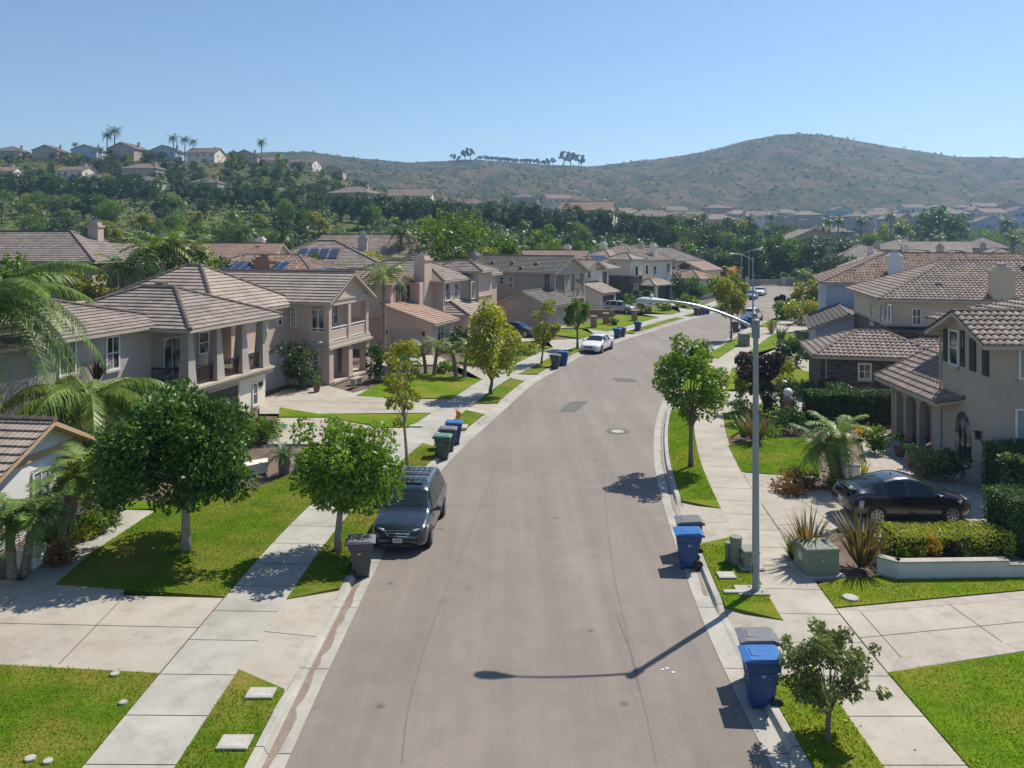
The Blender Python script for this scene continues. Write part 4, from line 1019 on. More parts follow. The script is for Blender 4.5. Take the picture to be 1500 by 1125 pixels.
bgh('g', 958, 160, .2, -4, 'broad grey roof ridge above the tower house at the bend')
bgh('b', 1068, 192, 1.0, 5, 'hip roofed house with two chimneys beyond the golden palms', .95)
bgh('a', 1030, 215, 3.5, 0, 'small tan roof seen left of the two chimney house')
# right side further back
bgh('b', 1262, 168, .5, -8, 'grey roof with two chimneys just right of the dark olive tree')
bgh('h', 1292, 120, .2, 70, 'plain grey roof plane directly behind the barrel tiled roof of the pale walled house', .95)
bgh('c', 1345, 142, .3, 75, 'reddish roof row piece left of the middle chimney on the right', .95)
bgh('a', 1400, 118, .2, 72, 'tan ribbed roof behind the stone house ridge')
bgh('g', 1460, 140, .3, 68, 'light roof with vents near the right edge')
bgh('d', 1520, 115, .2, 70, 'grey house cut by the right edge behind the stone house')
bgh('e', 1370, 180, 1.2, 65, 'farther tan gable roof above the right hand roofs')
bgh('b', 1440, 205, 2.2, 60, 'farther grey hip roof right of the far tan gable')
bgh('a', 1320, 205, 1.8, 30, 'small pale roof at the foot of the trees right of centre')
# hilltop row against the sky
for i, (px, Y, k, rz, lb, sc) in enumerate([
  (18, 345, 'b', 6, 'leftmost house of the hilltop row, gabled and cut by the left edge', .9), (76, 345, 'e', 4, 'second hilltop house from the left, tan gable', .9),
  (132, 345, 'f', 4, 'third hilltop house from the left, pale blue gable with porch', .9), (190, 342, 'e', -6, 'fourth hilltop house, broad tan gable right of the two tall palms', 1.0),
  (247, 345, 'f', 0, 'white blue gabled hilltop house left of the three palms', .95), (302, 343, 'h', -4, 'cream hilltop house with a long roof behind palms', .9),
  (362, 345, 'e', 8, 'tan gabled hilltop house behind the round light tree', .9), (400, 350, 'c', 4, 'cream hilltop house under the two dark palms', .8),
  (447, 352, 'h', -10, 'cream hilltop house with pale roof, right of the palms', .8), (489, 352, 'e', 4, 'last cream gabled house at the right end of the hilltop row', .8)]):
    bgh(k, px, Y, float(H(AT(px, Y), Y)) - 1.3, rz, lb, sc * 1.0, 'houses on the hilltop')
for (px, Y, k, rz, lb, sc) in [
  (5, 292, 'c', 10, 'orange roofed house on the mid slope at the left edge', .85), (112, 290, 'c', -8, 'orange roofed house in the trees below the hilltop gables', .9),
  (212, 296, 'a', 0, 'wide orange tan roof in the trees under the fourth hilltop house', 1), (140, 272, 'b', 20, 'grey roof corner low in the trees left of the parkway lamp', .8),
  (218, 268, 'b', 0, 'flat grey roof just above the dark street trees', .8), (305, 268, 'd', 0, 'roof with panels half hidden above the dark street trees', .8),
  (385, 262, 'd', 6, 'pale roof sliver right of the slope palms', .8), (405, 262, 'g', 4, 'grey white roof above the street trees in the middle of the slope', .75),
  (520, 262, 'a', -18, 'white walled hip roofed house by the second parkway lamp', .95), (603, 272, 'h', 0, 'long cream house with tan gable roof above the street trees', 1.05),
  (664, 300, 'a', 10, 'tan house with chimney right of the long cream house', .9), (695, 318, 'b', 0, 'small grey roof at the right end of the slope houses', .9),
  (862, 255, 'c', -20, 'pale gable end roof beside the third parkway lamp', 1.1), (885, 300, 'b', 10, 'grey roof behind the parkway trees left of centre', 1), (915, 330, 'a', 0, 'hazy tan roof behind the parkway trees', 1),
  (955, 300, 'g', 5, 'long hazy roof in the gap between two street trees', 1), (1005, 340, 'h', 0, 'hazy pale roof above the parkway trees in the middle', 1), (1050, 360, 'a', 0, 'hazy roof left of the far gabled house', 1),
  (1182, 200, 'e', -5, 'brown gabled house rising above the trees on the right', .95), (1210, 270, 'g', 0, 'white hazy roof right of the brown gabled house', .8)]:
    bgh(k, px, Y, float(H(AT(px, Y), Y)) + (.6 if 500 < px < 700 else 1.0 if px > 700 else 0), rz, lb, sc * (.85 if px < 430 else 1.08 if px > 700 else 1), 'houses among the trees on the slope')
rnd = random.Random(9)
far = [(1180, 430), (1255, 420), (1290, 450), (1312, 400), (1338, 440), (1352, 400), (1378, 470), (1400, 440), (1425, 460), (1448, 430), (1470, 470), (1492, 440), (1290, 520), (1335, 540), (1370, 545), (1408, 540), (1440, 545), (1480, 550), (1230, 500), (1150, 460), (1110, 420), (1080, 440), (770, 420), (815, 440), (1380, 360), (1445, 350), (1050, 500), (985, 430)]
for i, (px, Y) in enumerate(far):
    k = 'abcefgh'[i % 7]
    bgh(k, px, Y, float(H(AT(px, Y), Y)) + 2.4, rnd.uniform(-30, 30), 'small hazy house in the far neighbourhood at the foot of the big hill', 1.0, 'far neighbourhood below the hill')
# ---------------------------------------------------------------- vegetation
LEAF = {
 'dark': leafmat('dark glossy leaf', (.018, .055, .006), (.065, .135, .012), .28),
 'mid': leafmat('mid green leaf', (.030, .080, .007), (.120, .190, .016), .35),
 'bright': leafmat('bright green leaf', (.055, .115, .014), (.150, .235, .030), .4),
 'yellow': leafmat('yellowing leaf', (.085, .14, .014), (.31, .30, .035), .42),
 'yelgreen': leafmat('yellow green leaf', (.10, .14, .018), (.25, .24, .04), .4),
 'olive': leafmat('olive grey leaf', (.045, .075, .025), (.15, .18, .075), .3),
 'purple': leafmat('plum leaf', (.018, .012, .016), (.06, .035, .045), .2),
 'street': leafmat('street tree leaf', (.015, .042, .009), (.050, .100, .020), .22),
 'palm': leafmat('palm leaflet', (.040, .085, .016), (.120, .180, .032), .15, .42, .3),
 'palmy': leafmat('pale palm leaflet', (.055, .105, .015), (.15, .20, .035), .2, .42, .3),  # paler tone of the palm leaflet, used for whole palms
 'flax': leafmat('bronze flax blade', (.06, .07, .03), (.20, .13, .07), .25),
 'gold': leafmat('golden frond', (.20, .13, .02), (.45, .27, .04), .4),
 'red': leafmat('red brown leaf', (.10, .05, .025), (.24, .13, .05), .3),
 'hedge': leafmat('hedge leaf', (.020, .050, .014), (.055, .105, .025), .2),
 'hedgey': leafmat('yellow green hedge leaf', (.15, .19, .012), (.30, .32, .03), .35),
 'eucal': leafmat('grey green leaf', (.035, .06, .035), (.085, .11, .06), .25)}
def leafquads(rs, cen, size, asp=.5, up=.35, nrm=None):
    """one folded-looking rhombus per centre; returns verts, faces"""
    n = len(cen); d = rs.normal(size=(n, 3)); d /= np.linalg.norm(d, axis=1)[:, None]
    if nrm is not None: d = d * .75 + nrm * .6
    d[:, 2] -= .15; d /= np.linalg.norm(d, axis=1)[:, None]
    a = rs.normal(size=(n, 3)); a[:, 2] += up; s = np.cross(d, a); s /= np.linalg.norm(s, axis=1)[:, None] + 1e-9
    L = (size * rs.uniform(.6, 1.3, n))[:, None]; W = L * asp
    v = np.stack([cen - d * L * .5, cen + s * W * .5, cen + d * L * .5, cen - s * W * .5], 1).reshape(-1, 3)
    return v, np.arange(4 * n).reshape(-1, 4)
def crown_pts(rs, n, rx, ry, rz, lumps, gap=.75, shell=.55):
    """leaf positions in lumps spread over an uneven ellipsoid"""
    c = rs.normal(size=(lumps, 3)); c /= np.linalg.norm(c, axis=1)[:, None]
    a0, a1 = rs.uniform(0, 6.28, 2); wob = 1 + .16 * np.sin(3 * np.arctan2(c[:, 1], c[:, 0]) + a0) * np.cos(2.2 * c[:, 2] + a1)
    rad = (rs.uniform(shell, .95, lumps) * wob)[:, None]; c = c * rad * np.array([rx, ry, rz])
    lr = rs.uniform(.16, .40, lumps) * (rx + ry + rz) / 3 * gap
    w = lr ** 2; idx = rs.choice(lumps, n, p=w / w.sum())
    q = rs.normal(size=(n, 3)); q /= np.linalg.norm(q, axis=1)[:, None]
    r = rs.uniform(.25, 1.0, n) ** .55
    p = c[idx] + q * (lr[idx] * r)[:, None]
    return p, c, lr
def blob(name, n, rx, ry, rz, leaf, mat, seed, lumps=22, gap=1., asp=.5, parent=None, z=None, flat_bottom=None, shell=.55):
    rs = np.random.RandomState(seed); p, c, lr = crown_pts(rs, n, rx, ry, rz, lumps, gap, shell)
    if flat_bottom is not None: p[:, 2] = np.where(p[:, 2] < flat_bottom, flat_bottom + np.abs(p[:, 2] - flat_bottom) * .25, p[:, 2])
    nr = p / np.array([rx, ry, rz]); nr /= np.linalg.norm(nr, axis=1)[:, None] + 1e-6
    v, f = leafquads(rs, p, leaf, asp, nrm=nr)
    if z: v[:, 2] += z
    return np_mesh(name, v, f, mat, parent), c
def tree(label, loc, height, cr, n, leaf, lm, seed, cbase=None, trunk=.12, bark=BARK, lumps=26, gap=1., cat='tree', group=None, cz=None, name='broadleaf_tree', cx=0, cy=0, lean=0, shell=.55, asp=.5):
    """tapered trunk, limbs out to the leaf lumps, crown radius cr=(rx,ry), from cbase to height"""
    t = thing(name, label, cat, (loc[0], loc[1], loc[2] if len(loc) > 2 else .15), 0, group)
    cb = cbase if cbase is not None else height * .35
    rz_ = (height - cb) / 2; zc = (height + cb) / 2
    cro, c = blob('crown', n, cr[0], cr[1], rz_, leaf, lm, seed, lumps, gap, asp, t, shell=shell)
    me = cro.data; off_ = Vector((cx, cy, zc))
    me.transform(Matrix.Translation(off_))
    rnd = random.Random(seed); b = MB(); top = Vector((cx * .6 + lean, cy * .6, cb + rz_ * .5))
    pts = [Vector((0, 0, -.1)), Vector((rnd.uniform(-.04, .04), rnd.uniform(-.04, .04), cb * .35)), Vector((cx * .3 + lean * .5, cy * .3, cb * .85)), top, Vector((cx, cy, zc + rz_ * .55))]
    b.tube(pts, [trunk * 1.35, trunk, trunk * .85, trunk * .5, trunk * .15], 8)
    for k in sorted(range(len(c)), key=lambda i: c[i][2])[:min(14, len(c))] + list(range(0, len(c), 4)):
        e = Vector(c[k]) + off_; s0 = pts[2].lerp(top, rnd.uniform(0, .9)); m = s0.lerp(e, .5) + Vector((0, 0, rnd.uniform(-.05, .2)))
        b.tube([s0, m, e], [trunk * .38, trunk * .22, trunk * .06], 5, caps=False)
    b.build('trunk', bark, t, True)
    return t
def tpx(label, px, pyb, x0, x1, y0, y1, n, leaf, lm, seed, **k):
    """tree standing at pixel (px,pyb) whose crown covers x0..x1, y0..y1 of the photograph"""
    X, Y = G(px, pyb); s = Y / FPX; H_ = CAMZ - .15 - (y0 - HZ) * s; cb = CAMZ - .15 - (y1 - HZ) * s
    r = (x1 - x0) / 2 * s; cx = ((x0 + x1) / 2 - px) * s
    return tree(label, (X, Y), H_, (r * .95, r * .95), n, leaf, lm, seed, cbase=cb, cx=cx, **k)
tpx('round dark green tree with a dense crown standing in the left front lawn', 272, 806, 158, 386, 576, 742, 24000, .19, LEAF['dark'], 11, trunk=.15, bark=BARKL, lumps=70, gap=1.0, shell=.4)
tpx('bright green round tree in the verge beside the dark van', 495, 806, 428, 582, 608, 742, 9500, .18, LEAF['bright'], 12, trunk=.11, bark=BARKL, lumps=64, gap=1.0)
tpx('slender sparse young tree between the driveways beyond the green bins', 596, 684, 548, 624, 492, 622, 1500, .2, LEAF['yelgreen'], 13, trunk=.07, bark=BARKL, lumps=20, gap=.8)
tpx('golden yellow tree in the verge in front of the pinkish house', 719, 577, 680, 766, 437, 560, 4200, .26, LEAF['yellow'], 14, trunk=.12, lumps=32, gap=1.0)
tpx('narrow yellow green tree right of the golden tree', 793, 533, 777, 822, 440, 512, 1500, .28, LEAF['yelgreen'], 15, trunk=.08, lumps=20, gap=.95)
tpx('small dense dark green street tree behind the white sedan', 846, 511, 826, 864, 437, 482, 2600, .26, LEAF['mid'], 16, trunk=.1, lumps=24, gap=1.1)
tpx('bright green pointed tree on the right verge before the bend', 1012, 684, 962, 1062, 497, 622, 7500, .19, LEAF['bright'], 17, trunk=.10, lumps=56, gap=.85)
tpx('small olive grey tree in the bottom right corner beside the blue bin', 1212, 1086, 1137, 1298, 918, 1050, 5600, .105, LEAF['olive'], 24, trunk=.06, lumps=48, gap=.68)
tpx('dark plum leaved tree behind the tall lamp pole', 1120, 603, 1079, 1152, 512, 576, 4200, .24, LEAF['purple'], 19, trunk=.09, lumps=28, gap=1.1)
tpx('yellow green young tree in the right verge by the far bins', 1071, 496, 1046, 1096, 398, 466, 2400, .34, LEAF['yelgreen'], 20, trunk=.1, lumps=26, gap=1.0)
tpx('grey purple sparse tree near the right kerb beyond the white wagon', 1145, 466, 1132, 1160, 432, 452, 700, .36, LEAF['purple'], 21, trunk=.09, lumps=14)
tpx('bright yellow green tree at the far end of the right side', 1180, 462, 1158, 1208, 405, 452, 2200, .4, LEAF['yelgreen'], 22, trunk=.1, lumps=24)
tpx('pale leaved magnolia by the hedge at the right edge', 1486, 770, 1463, 1520, 655, 745, 1800, .2, LEAF['olive'], 23, trunk=.07, lumps=22)
tpx('leafy tree at the left kerb of the bend behind the lamp arm', 1062, 452, 1036, 1092, 405, 446, 2600, .42, LEAF['mid'], 24, trunk=.12, lumps=22)

def frond(mb_v, mb_f, base, yaw, L, rise, droop, npair, leaf, w, rs, hang=.5, vee=.35, base_gap=.12):
    """one feather frond: curved rachis with drooping leaflets; appends quads"""
    dx, dy = math.cos(yaw), math.sin(yaw); P = []
    for i in range(npair + 1):
        t = i / npair; r = L * (t - .18 * t * t * droop); z = L * (rise * t - droop * t * t * .75)
        P.append(Vector((base[0] + dx * r, base[1] + dy * r, base[2] + z)))
    side = Vector((-dy, dx, 0))
    for i in range(int(npair * base_gap), npair):
        p = P[i]; d = (P[i + 1] - P[i]).normalized(); t = i / npair
        ll = leaf * (math.sin(math.pi * (.12 + .86 * t)) ** .6) * rs.uniform(.8, 1.15)
        for sg in (-1, 1):
            out = (side * sg * .8 + d * .55 + Vector((0, 0, vee - hang * .9)) + Vector(rs.uniform(-.12, .12, 3))).normalized()
            out2 = (out + Vector((0, 0, -hang * 1.2))).normalized()
            m = p + out * ll * .5; e = m + out2 * ll * .5; wv = d * w * .5
            k = len(mb_v); mb_v += [p - wv, p + wv, m + wv, m - wv, e]
            mb_f.append((k, k + 1, k + 2, k + 3)); mb_f.append((k + 3, k + 2, k + 4, k + 4))
    # rachis as a thin ribbon
    for i in range(npair):
        k = len(mb_v); a, c = P[i], P[i + 1]; wr = .03 * (1 - i / npair) + .008; o = side * wr
        mb_v += [a - o, a + o, c + o, c - o]; mb_f.append((k, k + 1, k + 2, k + 3))
def palm(label, loc, th, L, nf, seed, lm='palm', trunk=.16, leaf=.7, npair=26, w=.045, hang=.5, rise=(.2, 1.0), droop=(.7, 1.2), name='feather_palm', group=None, lean=(0, 0), cat='palm tree'):
    t = thing(name, label, cat, (loc[0], loc[1], loc[2] if len(loc) > 2 else .15), 0, group)
    rs = np.random.RandomState(seed); V = []; F = []
    for k in range(nf):
        a = 2.399 * k + rs.uniform(-.3, .3); q = (k + .5) / nf
        frond(V, F, (lean[0], lean[1], th), a, L * rs.uniform(.85, 1.1), rise[1] + (rise[0] - rise[1]) * q, droop[0] + (droop[1] - droop[0]) * q, npair, leaf, w, rs, hang)
    me = bpy.data.meshes.new('fronds'); me.from_pydata([tuple(v) for v in V], [], [f if f[2] != f[3] else f[:3] for f in F]); me.materials.append(LEAF[lm]); link('fronds', me, t)
    b = MB(); n = max(4, int(th / .25)); pts = []; rd = []
    for i in range(n + 1):
        q = i / n; pts.append((lean[0] * q ** 1.5, lean[1] * q ** 1.5, -.1 + (th + .1) * q)); rd.append(trunk * (1.25 - .35 * q) * (1.07 if i % 2 else .96))
    b.tube(pts, rd, 8); b.build('trunk', PBARK, t, False)
    return t
X, Y = AT(-30, 31), 31
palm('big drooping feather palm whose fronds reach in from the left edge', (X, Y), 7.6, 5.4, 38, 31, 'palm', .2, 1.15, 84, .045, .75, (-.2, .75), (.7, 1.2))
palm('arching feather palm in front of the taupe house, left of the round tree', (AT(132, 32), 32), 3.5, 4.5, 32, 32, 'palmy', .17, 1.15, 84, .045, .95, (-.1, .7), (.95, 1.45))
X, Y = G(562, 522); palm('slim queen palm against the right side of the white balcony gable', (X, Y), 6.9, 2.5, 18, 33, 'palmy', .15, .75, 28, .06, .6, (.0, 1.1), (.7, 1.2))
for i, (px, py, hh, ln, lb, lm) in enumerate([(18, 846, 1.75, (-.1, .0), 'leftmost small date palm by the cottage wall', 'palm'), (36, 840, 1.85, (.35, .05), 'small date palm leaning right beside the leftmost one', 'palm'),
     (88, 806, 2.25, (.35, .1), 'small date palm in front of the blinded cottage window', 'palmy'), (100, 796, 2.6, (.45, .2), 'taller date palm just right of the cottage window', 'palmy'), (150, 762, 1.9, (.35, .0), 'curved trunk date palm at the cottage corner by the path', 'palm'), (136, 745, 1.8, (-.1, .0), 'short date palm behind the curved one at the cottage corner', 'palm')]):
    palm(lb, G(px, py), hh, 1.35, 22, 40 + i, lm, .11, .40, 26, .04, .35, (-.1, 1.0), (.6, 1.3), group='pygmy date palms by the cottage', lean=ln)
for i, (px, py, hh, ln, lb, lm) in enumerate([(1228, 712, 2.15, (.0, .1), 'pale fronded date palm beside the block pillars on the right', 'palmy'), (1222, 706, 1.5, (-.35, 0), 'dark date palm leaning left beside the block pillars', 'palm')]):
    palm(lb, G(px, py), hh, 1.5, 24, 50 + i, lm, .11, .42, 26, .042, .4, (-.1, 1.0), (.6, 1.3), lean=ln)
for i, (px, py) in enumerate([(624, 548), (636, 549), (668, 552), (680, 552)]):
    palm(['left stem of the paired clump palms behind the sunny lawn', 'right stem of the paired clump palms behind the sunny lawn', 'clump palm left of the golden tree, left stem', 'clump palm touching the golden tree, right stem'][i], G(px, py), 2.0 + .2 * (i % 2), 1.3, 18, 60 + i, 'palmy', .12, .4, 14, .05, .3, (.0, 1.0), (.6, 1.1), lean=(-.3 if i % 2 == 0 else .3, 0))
def blades(V, F, c, n, L, w, rs, spread=.7):
    for k in range(n):
        a = rs.uniform(0, 2 * math.pi); s = rs.uniform(.08, spread); l = L * rs.uniform(.6, 1.1)
        d = Vector((math.cos(a) * s, math.sin(a) * s, 1)).normalized(); o = Vector((-math.sin(a), math.cos(a), 0)) * w / 2
        p = Vector(c) + Vector((math.cos(a), math.sin(a), 0)) * .12; m = p + d * l * .6; e = m + (d + Vector((d.x, d.y, -.3)) * .7).normalized() * l * .4
        i = len(V); V += [p - o, p + o, m + o * .9, m - o * .9, e]; F += [(i, i + 1, i + 2, i + 3), (i + 3, i + 2, i + 4)]
def flax(label, loc, L, n, seed, lm='flax', w=.06, spread=.8, name='flax_clump', group=None, cat='plant'):
    rs = np.random.RandomState(seed); V = []; F = []; blades(V, F, (0, 0, 0), n, L, w, rs, spread)
    me = bpy.data.meshes.new(name); me.from_pydata([tuple(v) for v in V], [], F); me.materials.append(LEAF[lm])
    o = link(name, me); o.location = (loc[0], loc[1], .12); return tag(o, label, cat, group)
for i, (px, py, L, n, lm, lb) in enumerate([(1183, 824, 1.75, 110, 'flax', 'bronze flax clump left of the green transformer box'), (1262, 828, 1.8, 170, 'flax', 'bronze flax clump right of the green transformer box'), (1108, 648, 1.7, 140, 'flax', 'tall flax clump left of the lamp pole by the curved lawn'), (1090, 640, 1.3, 60, 'palm', 'green flax left of the cone shrub on the right garden'),
     (1222, 610, 1.5, 40, 'flax', 'sparse flax in front of the long dark hedge'), (1130, 488, 1.9, 60, 'flax', 'red bronze flax beyond the far green box'), (1143, 500, 1.9, 70, 'hedge', 'dark strappy clump by the path to the white walled house'),
     (1165, 818, .75, 90, 'mid', 'low green lily clump at the sidewalk edge by the flax'), (1260, 700, .9, 60, 'yelgreen', 'yellow green grass clump right of the block pillars'), (1262, 640, .8, 50, 'gold', 'orange grass clump by the paved walk'),
     (232, 700, 1.4, 60, 'palm', 'strappy shrub in the shade behind the front path'), (150, 540, 1.2, 50, 'purple', 'purple spiky cordyline by the left windows')]):
    X, Y = G(px, py)
    o = flax(lb, (X, Y), L, n, 70 + i, lm)
    if lm == 'purple': X, Y = AT(142, 36), 36; o.location = (X, Y, 3.6)
    if lm == 'purple':
        tag(o, kind=None); bb = MB(); bb.tube([(0, 0, -3.6), (.05, 0, 0)], [.08, .05], 6); bb.build('stem', PBARK, o)
X, Y = G(417, 692)
t = thing('cycad', 'dark green sago cycad with a stubby trunk beside the low garden wall', 'plant', (X, Y, .15)); rs = np.random.RandomState(5); V = []; F = []
for k in range(26): frond(V, F, (0, 0, .75), 2.399 * k, 1.0, 1.2 - 1.2 * k / 26, .8, 16, .18, .03, rs, .1, .3)
me = bpy.data.meshes.new('fronds'); me.from_pydata([tuple(v) for v in V], [], [f if f[2] != f[3] else f[:3] for f in F]); me.materials.append(LEAF['hedge']); link('fronds', me, t)
b = MB(); b.tube([(0, 0, -.1), (0, 0, .4), (0, 0, .85)], [.24, .27, .2], 10); b.build('trunk', PBARK, t)

def bush(label, px, py, w_, h_, lm, seed, n=900, leaf=.12, d_=None, name='shrub', group=None, cat='shrub', z=0):
    X, Y = G(px, py); o, c = blob(name, n, w_ / 2, (d_ or w_) / 2, h_ / 2, leaf, LEAF[lm], seed, 26, 1.45, shell=.35, flat_bottom=-h_ / 2 + .02)
    o.location = (X, Y + (d_ or w_) / 2, .12 + h_ / 2 + z); return tag(o, label, cat, group)
def hedge(label, x0, x1, y0, y1, zt, lm, seed, n, leaf=.08, rz=0, z0=.1, name='hedge'):
    """clipped hedge: leaves scattered in a thin layer over a rounded box round a dark twiggy core"""
    rs = np.random.RandomState(seed); a, c, h_ = (x1 - x0), (y1 - y0), zt - z0
    ar = np.array([a * c, a * h_, a * h_, c * h_, c * h_]); idx = rs.choice(5, n, p=ar / ar.sum()); u = rs.uniform(0, 1, (n, 2)); p = np.zeros((n, 3)); nn = np.zeros((n, 3))
    for k in range(5):
        s = idx == k; q = u[s]
        if k == 0: p[s] = np.stack([q[:, 0] * a, q[:, 1] * c, np.full(len(q), h_)], 1); nn[s] = (0, 0, 1)
        elif k < 3: p[s] = np.stack([q[:, 0] * a, np.full(len(q), 0 if k == 1 else c), q[:, 1] * h_], 1); nn[s] = (0, -1 if k == 1 else 1, 0)
        else: p[s] = np.stack([np.full(len(q), 0 if k == 3 else a), q[:, 0] * c, q[:, 1] * h_], 1); nn[s] = (-1 if k == 3 else 1, 0, 0)
    lump = (np.sin(p[:, 0] * 2.1 + seed) + np.sin(p[:, 1] * 2.7) + np.sin(p[:, 2] * 3.3 + p[:, 0])) * .035
    p += nn * (lump + rs.normal(0, .035, n))[:, None]
    v, f = leafquads(rs, p, leaf, .6, nrm=nn)
    t = thing(name, label, 'hedge', (x0, y0, z0), rz)
    np_mesh('foliage', v, f, LEAF[lm], t)
    b = MB(); b.frus((.1, a - .1, .1, c - .1, 0), (.12, a - .12, .12, c - .12, h_ - .08)); b.build('twigs', mottled('twig mass', (.02, .03, .012), (.05, .06, .025), 9, .95), t)
    return t
hedge('long dark clipped hedge in front of the stone house', 16.3, 21.6, 42.0, 43.6, 1.7, 'hedge', 1, 16000, .11)
hedge('low yellow green clipped hedge in front of the black car', 11.55, 15.2, 23.5, 24.7, 1.12, 'hedgey', 2, 9000, .07)
hedge('tall dark clipped hedge at the right edge beside the black car', 15.2, 19.5, 23.7, 25.2, 2.15, 'hedge', 3, 13000, .08)
hedge('dark hedge against the porch corner of the nearest right house', 18.6, 21.5, 29.6, 30.9, 2.1, 'hedge', 4, 7000, .08)
hedge('clipped dark hedge at the far corner of the stone house', 19.2, 20.3, 44.6, 49, 1.3, 'hedge', 5, 4500, .12)
bl = [(1172, 636, 1.9, 1.2, 'hedge', 'rounded dark shrub left of the long hedge'), (1098, 628, 1.6, 1.4, 'hedge', 'dark rounded shrub at the sidewalk left of the flax'), (1131, 612, .95, 2.0, 'hedge', 'dark cone shaped shrub beside the globe lamps'),
 (1159, 615, .9, 2.4, 'hedge', 'tall clipped cone shrub right of the globe lamps'), (1090, 590, .9, 2.1, 'mid', 'pointed green cone shrub left of the lamp pole'), (1192, 727, 2.2, .6, 'red', 'low red brown ground shrub by the driveway corner'), (1160, 730, 1.4, .5, 'red', 'orange tinted ground shrub at the tip of the driveway bed'),
 (1240, 722, 1.2, .6, 'yelgreen', 'low yellow green shrub under the date palms on the right'), (1375, 712, 1.8, 1.5, 'olive', 'grey green rounded shrub in front of the nearest right porch'), (1405, 712, 1.5, 1.2, 'hedge', 'dark shrub against the arched window wall'),
 (1290, 668, 1.2, 1.3, 'mid', 'green shrub between pillars and paved walk'), (1130, 645, 2.4, .5, 'mid', 'low green border behind the curved lawn'), (1150, 572, 1.5, .9, 'yelgreen', 'yellow green shrub beyond the plum tree'), (1155, 556, 1.8, 1.4, 'yelgreen', 'tall yellow green shrub by the shaded walk'),
 (1186, 588, 1.2, 1.6, 'hedge', 'dark shrub at the white wall corner'), (1165, 540, 2.2, 2.6, 'hedge', 'big dark shrub beside the low gabled garage'), (1280, 505, 2.0, 1.6, 'yelgreen', 'bright shrub growing over the low gable roof edge'),
 (120, 795, 1.3, .85, 'mid', 'rounded shrub under the cottage window'), (140, 780, 1.4, .9, 'hedge', 'dark clipped shrub at the cottage wall'), (113, 798, .85, .6, 'yelgreen', 'yellow flowering shrub beside the cottage path'), (70, 838, 1.2, .7, 'red', 'reddish shrub beside the white utility box'), (60, 815, 1.2, .8, 'mid', 'green shrub behind the white utility box'),
 (245, 700, 3.8, 1.5, 'hedge', 'dark shrub mass behind the round garden tree'), (330, 660, 2.6, 1.6, 'mid', 'green shrubs under the balcony left of the driveway'), (375, 652, 1.9, 1.3, 'mid', 'green shrubs at the driveway corner of the taupe house'), (200, 690, 3, 2.0, 'hedge', 'dark shrub left of the round tree by the house wall'),
 (432, 575, 2.3, 3.4, 'hedge', 'tall dark climbing shrub beside the white garage door'), (588, 560, 2.0, 2.2, 'mid', 'leafy shrub at the near edge of the sunny lawn'), (580, 575, 1.5, 1.0, 'yelgreen', 'low pale shrub on the lawn corner'), (652, 548, 1.6, 1.0, 'mid', 'shrub between the two pairs of clump palms'), (548, 560, 1.4, 2.6, 'hedge', 'dark climber at the right column of the white balcony'),
 (672, 515, 2.2, 2.0, 'hedge', 'clipped dark shrub under the front tower'), (700, 520, 2.4, 1.6, 'mid', 'shrub bed behind the golden tree'), (770, 522, 2.6, 1.1, 'yelgreen', 'pale shrub right of the golden tree'), (750, 530, 1.6, .9, 'mid', 'small shrub under the golden tree'),
 (900, 477, 1.1, .8, 'mid', 'small ball shrub behind the brick pillars'), (919, 458, 2.2, 2.4, 'mid', 'leafy shrub by the silver wagon'), (945, 458, 2.4, 1.4, 'olive', 'grey green shrub bed at the stone tower'), (975, 456, 2.5, 1.2, 'mid', 'shrub at the tip of the far bed'), (905, 440, 4, 5.5, 'hedge', 'dark climber covering the wall between the two far houses'),
 (1000, 440, 3.4, 4.0, 'hedge', 'dark rounded shrub right of the stone tower'), (1025, 438, 4.5, 3.4, 'mid', 'green shrub mass at the bend'), (1045, 436, 4.5, 4.2, 'yelgreen', 'yellow green shrub mass at the bend'), (1072, 432, 4, 3.2, 'yelgreen', 'pale shrub by the far kerb'), (1010, 450, 3.5, 1.6, 'mid', 'low shrub border at the bend lawn'),
 (1165, 470, 4, 2.6, 'mid', 'shrub mass at the right kerb beyond the palms'), (1190, 478, 4, 3.2, 'yelgreen', 'yellow green shrub by the white walled house'), (1210, 462, 4, 3.2, 'mid', 'green shrub behind the pale wall corner')]
for i, (px, py, w_, h_, lm, lb) in enumerate(bl):
    Y = G(px, py)[1]; leaf = max(.09, .0045 * Y)
    n = int(min(6000, max(250, w_ * h_ * 16 / (leaf * leaf))))
    o = bush(lb, px, py, w_, h_, lm, 100 + i, n, leaf)
    if 'climber covering' in lb or 'over the low gable' in lb: pass
for px, py, d in ((931, 446, 1.6), (946, 447, 1.6)):
    X, Y = G(px, py); Y -= 0; t = thing('topiary', 'left ball topiary on a bare stem before the stone tower' if px < 940 else 'right ball topiary on a bare stem before the stone tower', 'topiary', (X, Y - 2, .15))
    o, c = blob('ball', 900, .8, .8, .8, .3, LEAF['olive'], 3, 14, 1.2, parent=t); o.location = (0, 0, 1.9)
    b = MB(); b.tube([(0, 0, 0), (0, 0, 1.6)], .06, 6); b.build('stem', BARK, t)
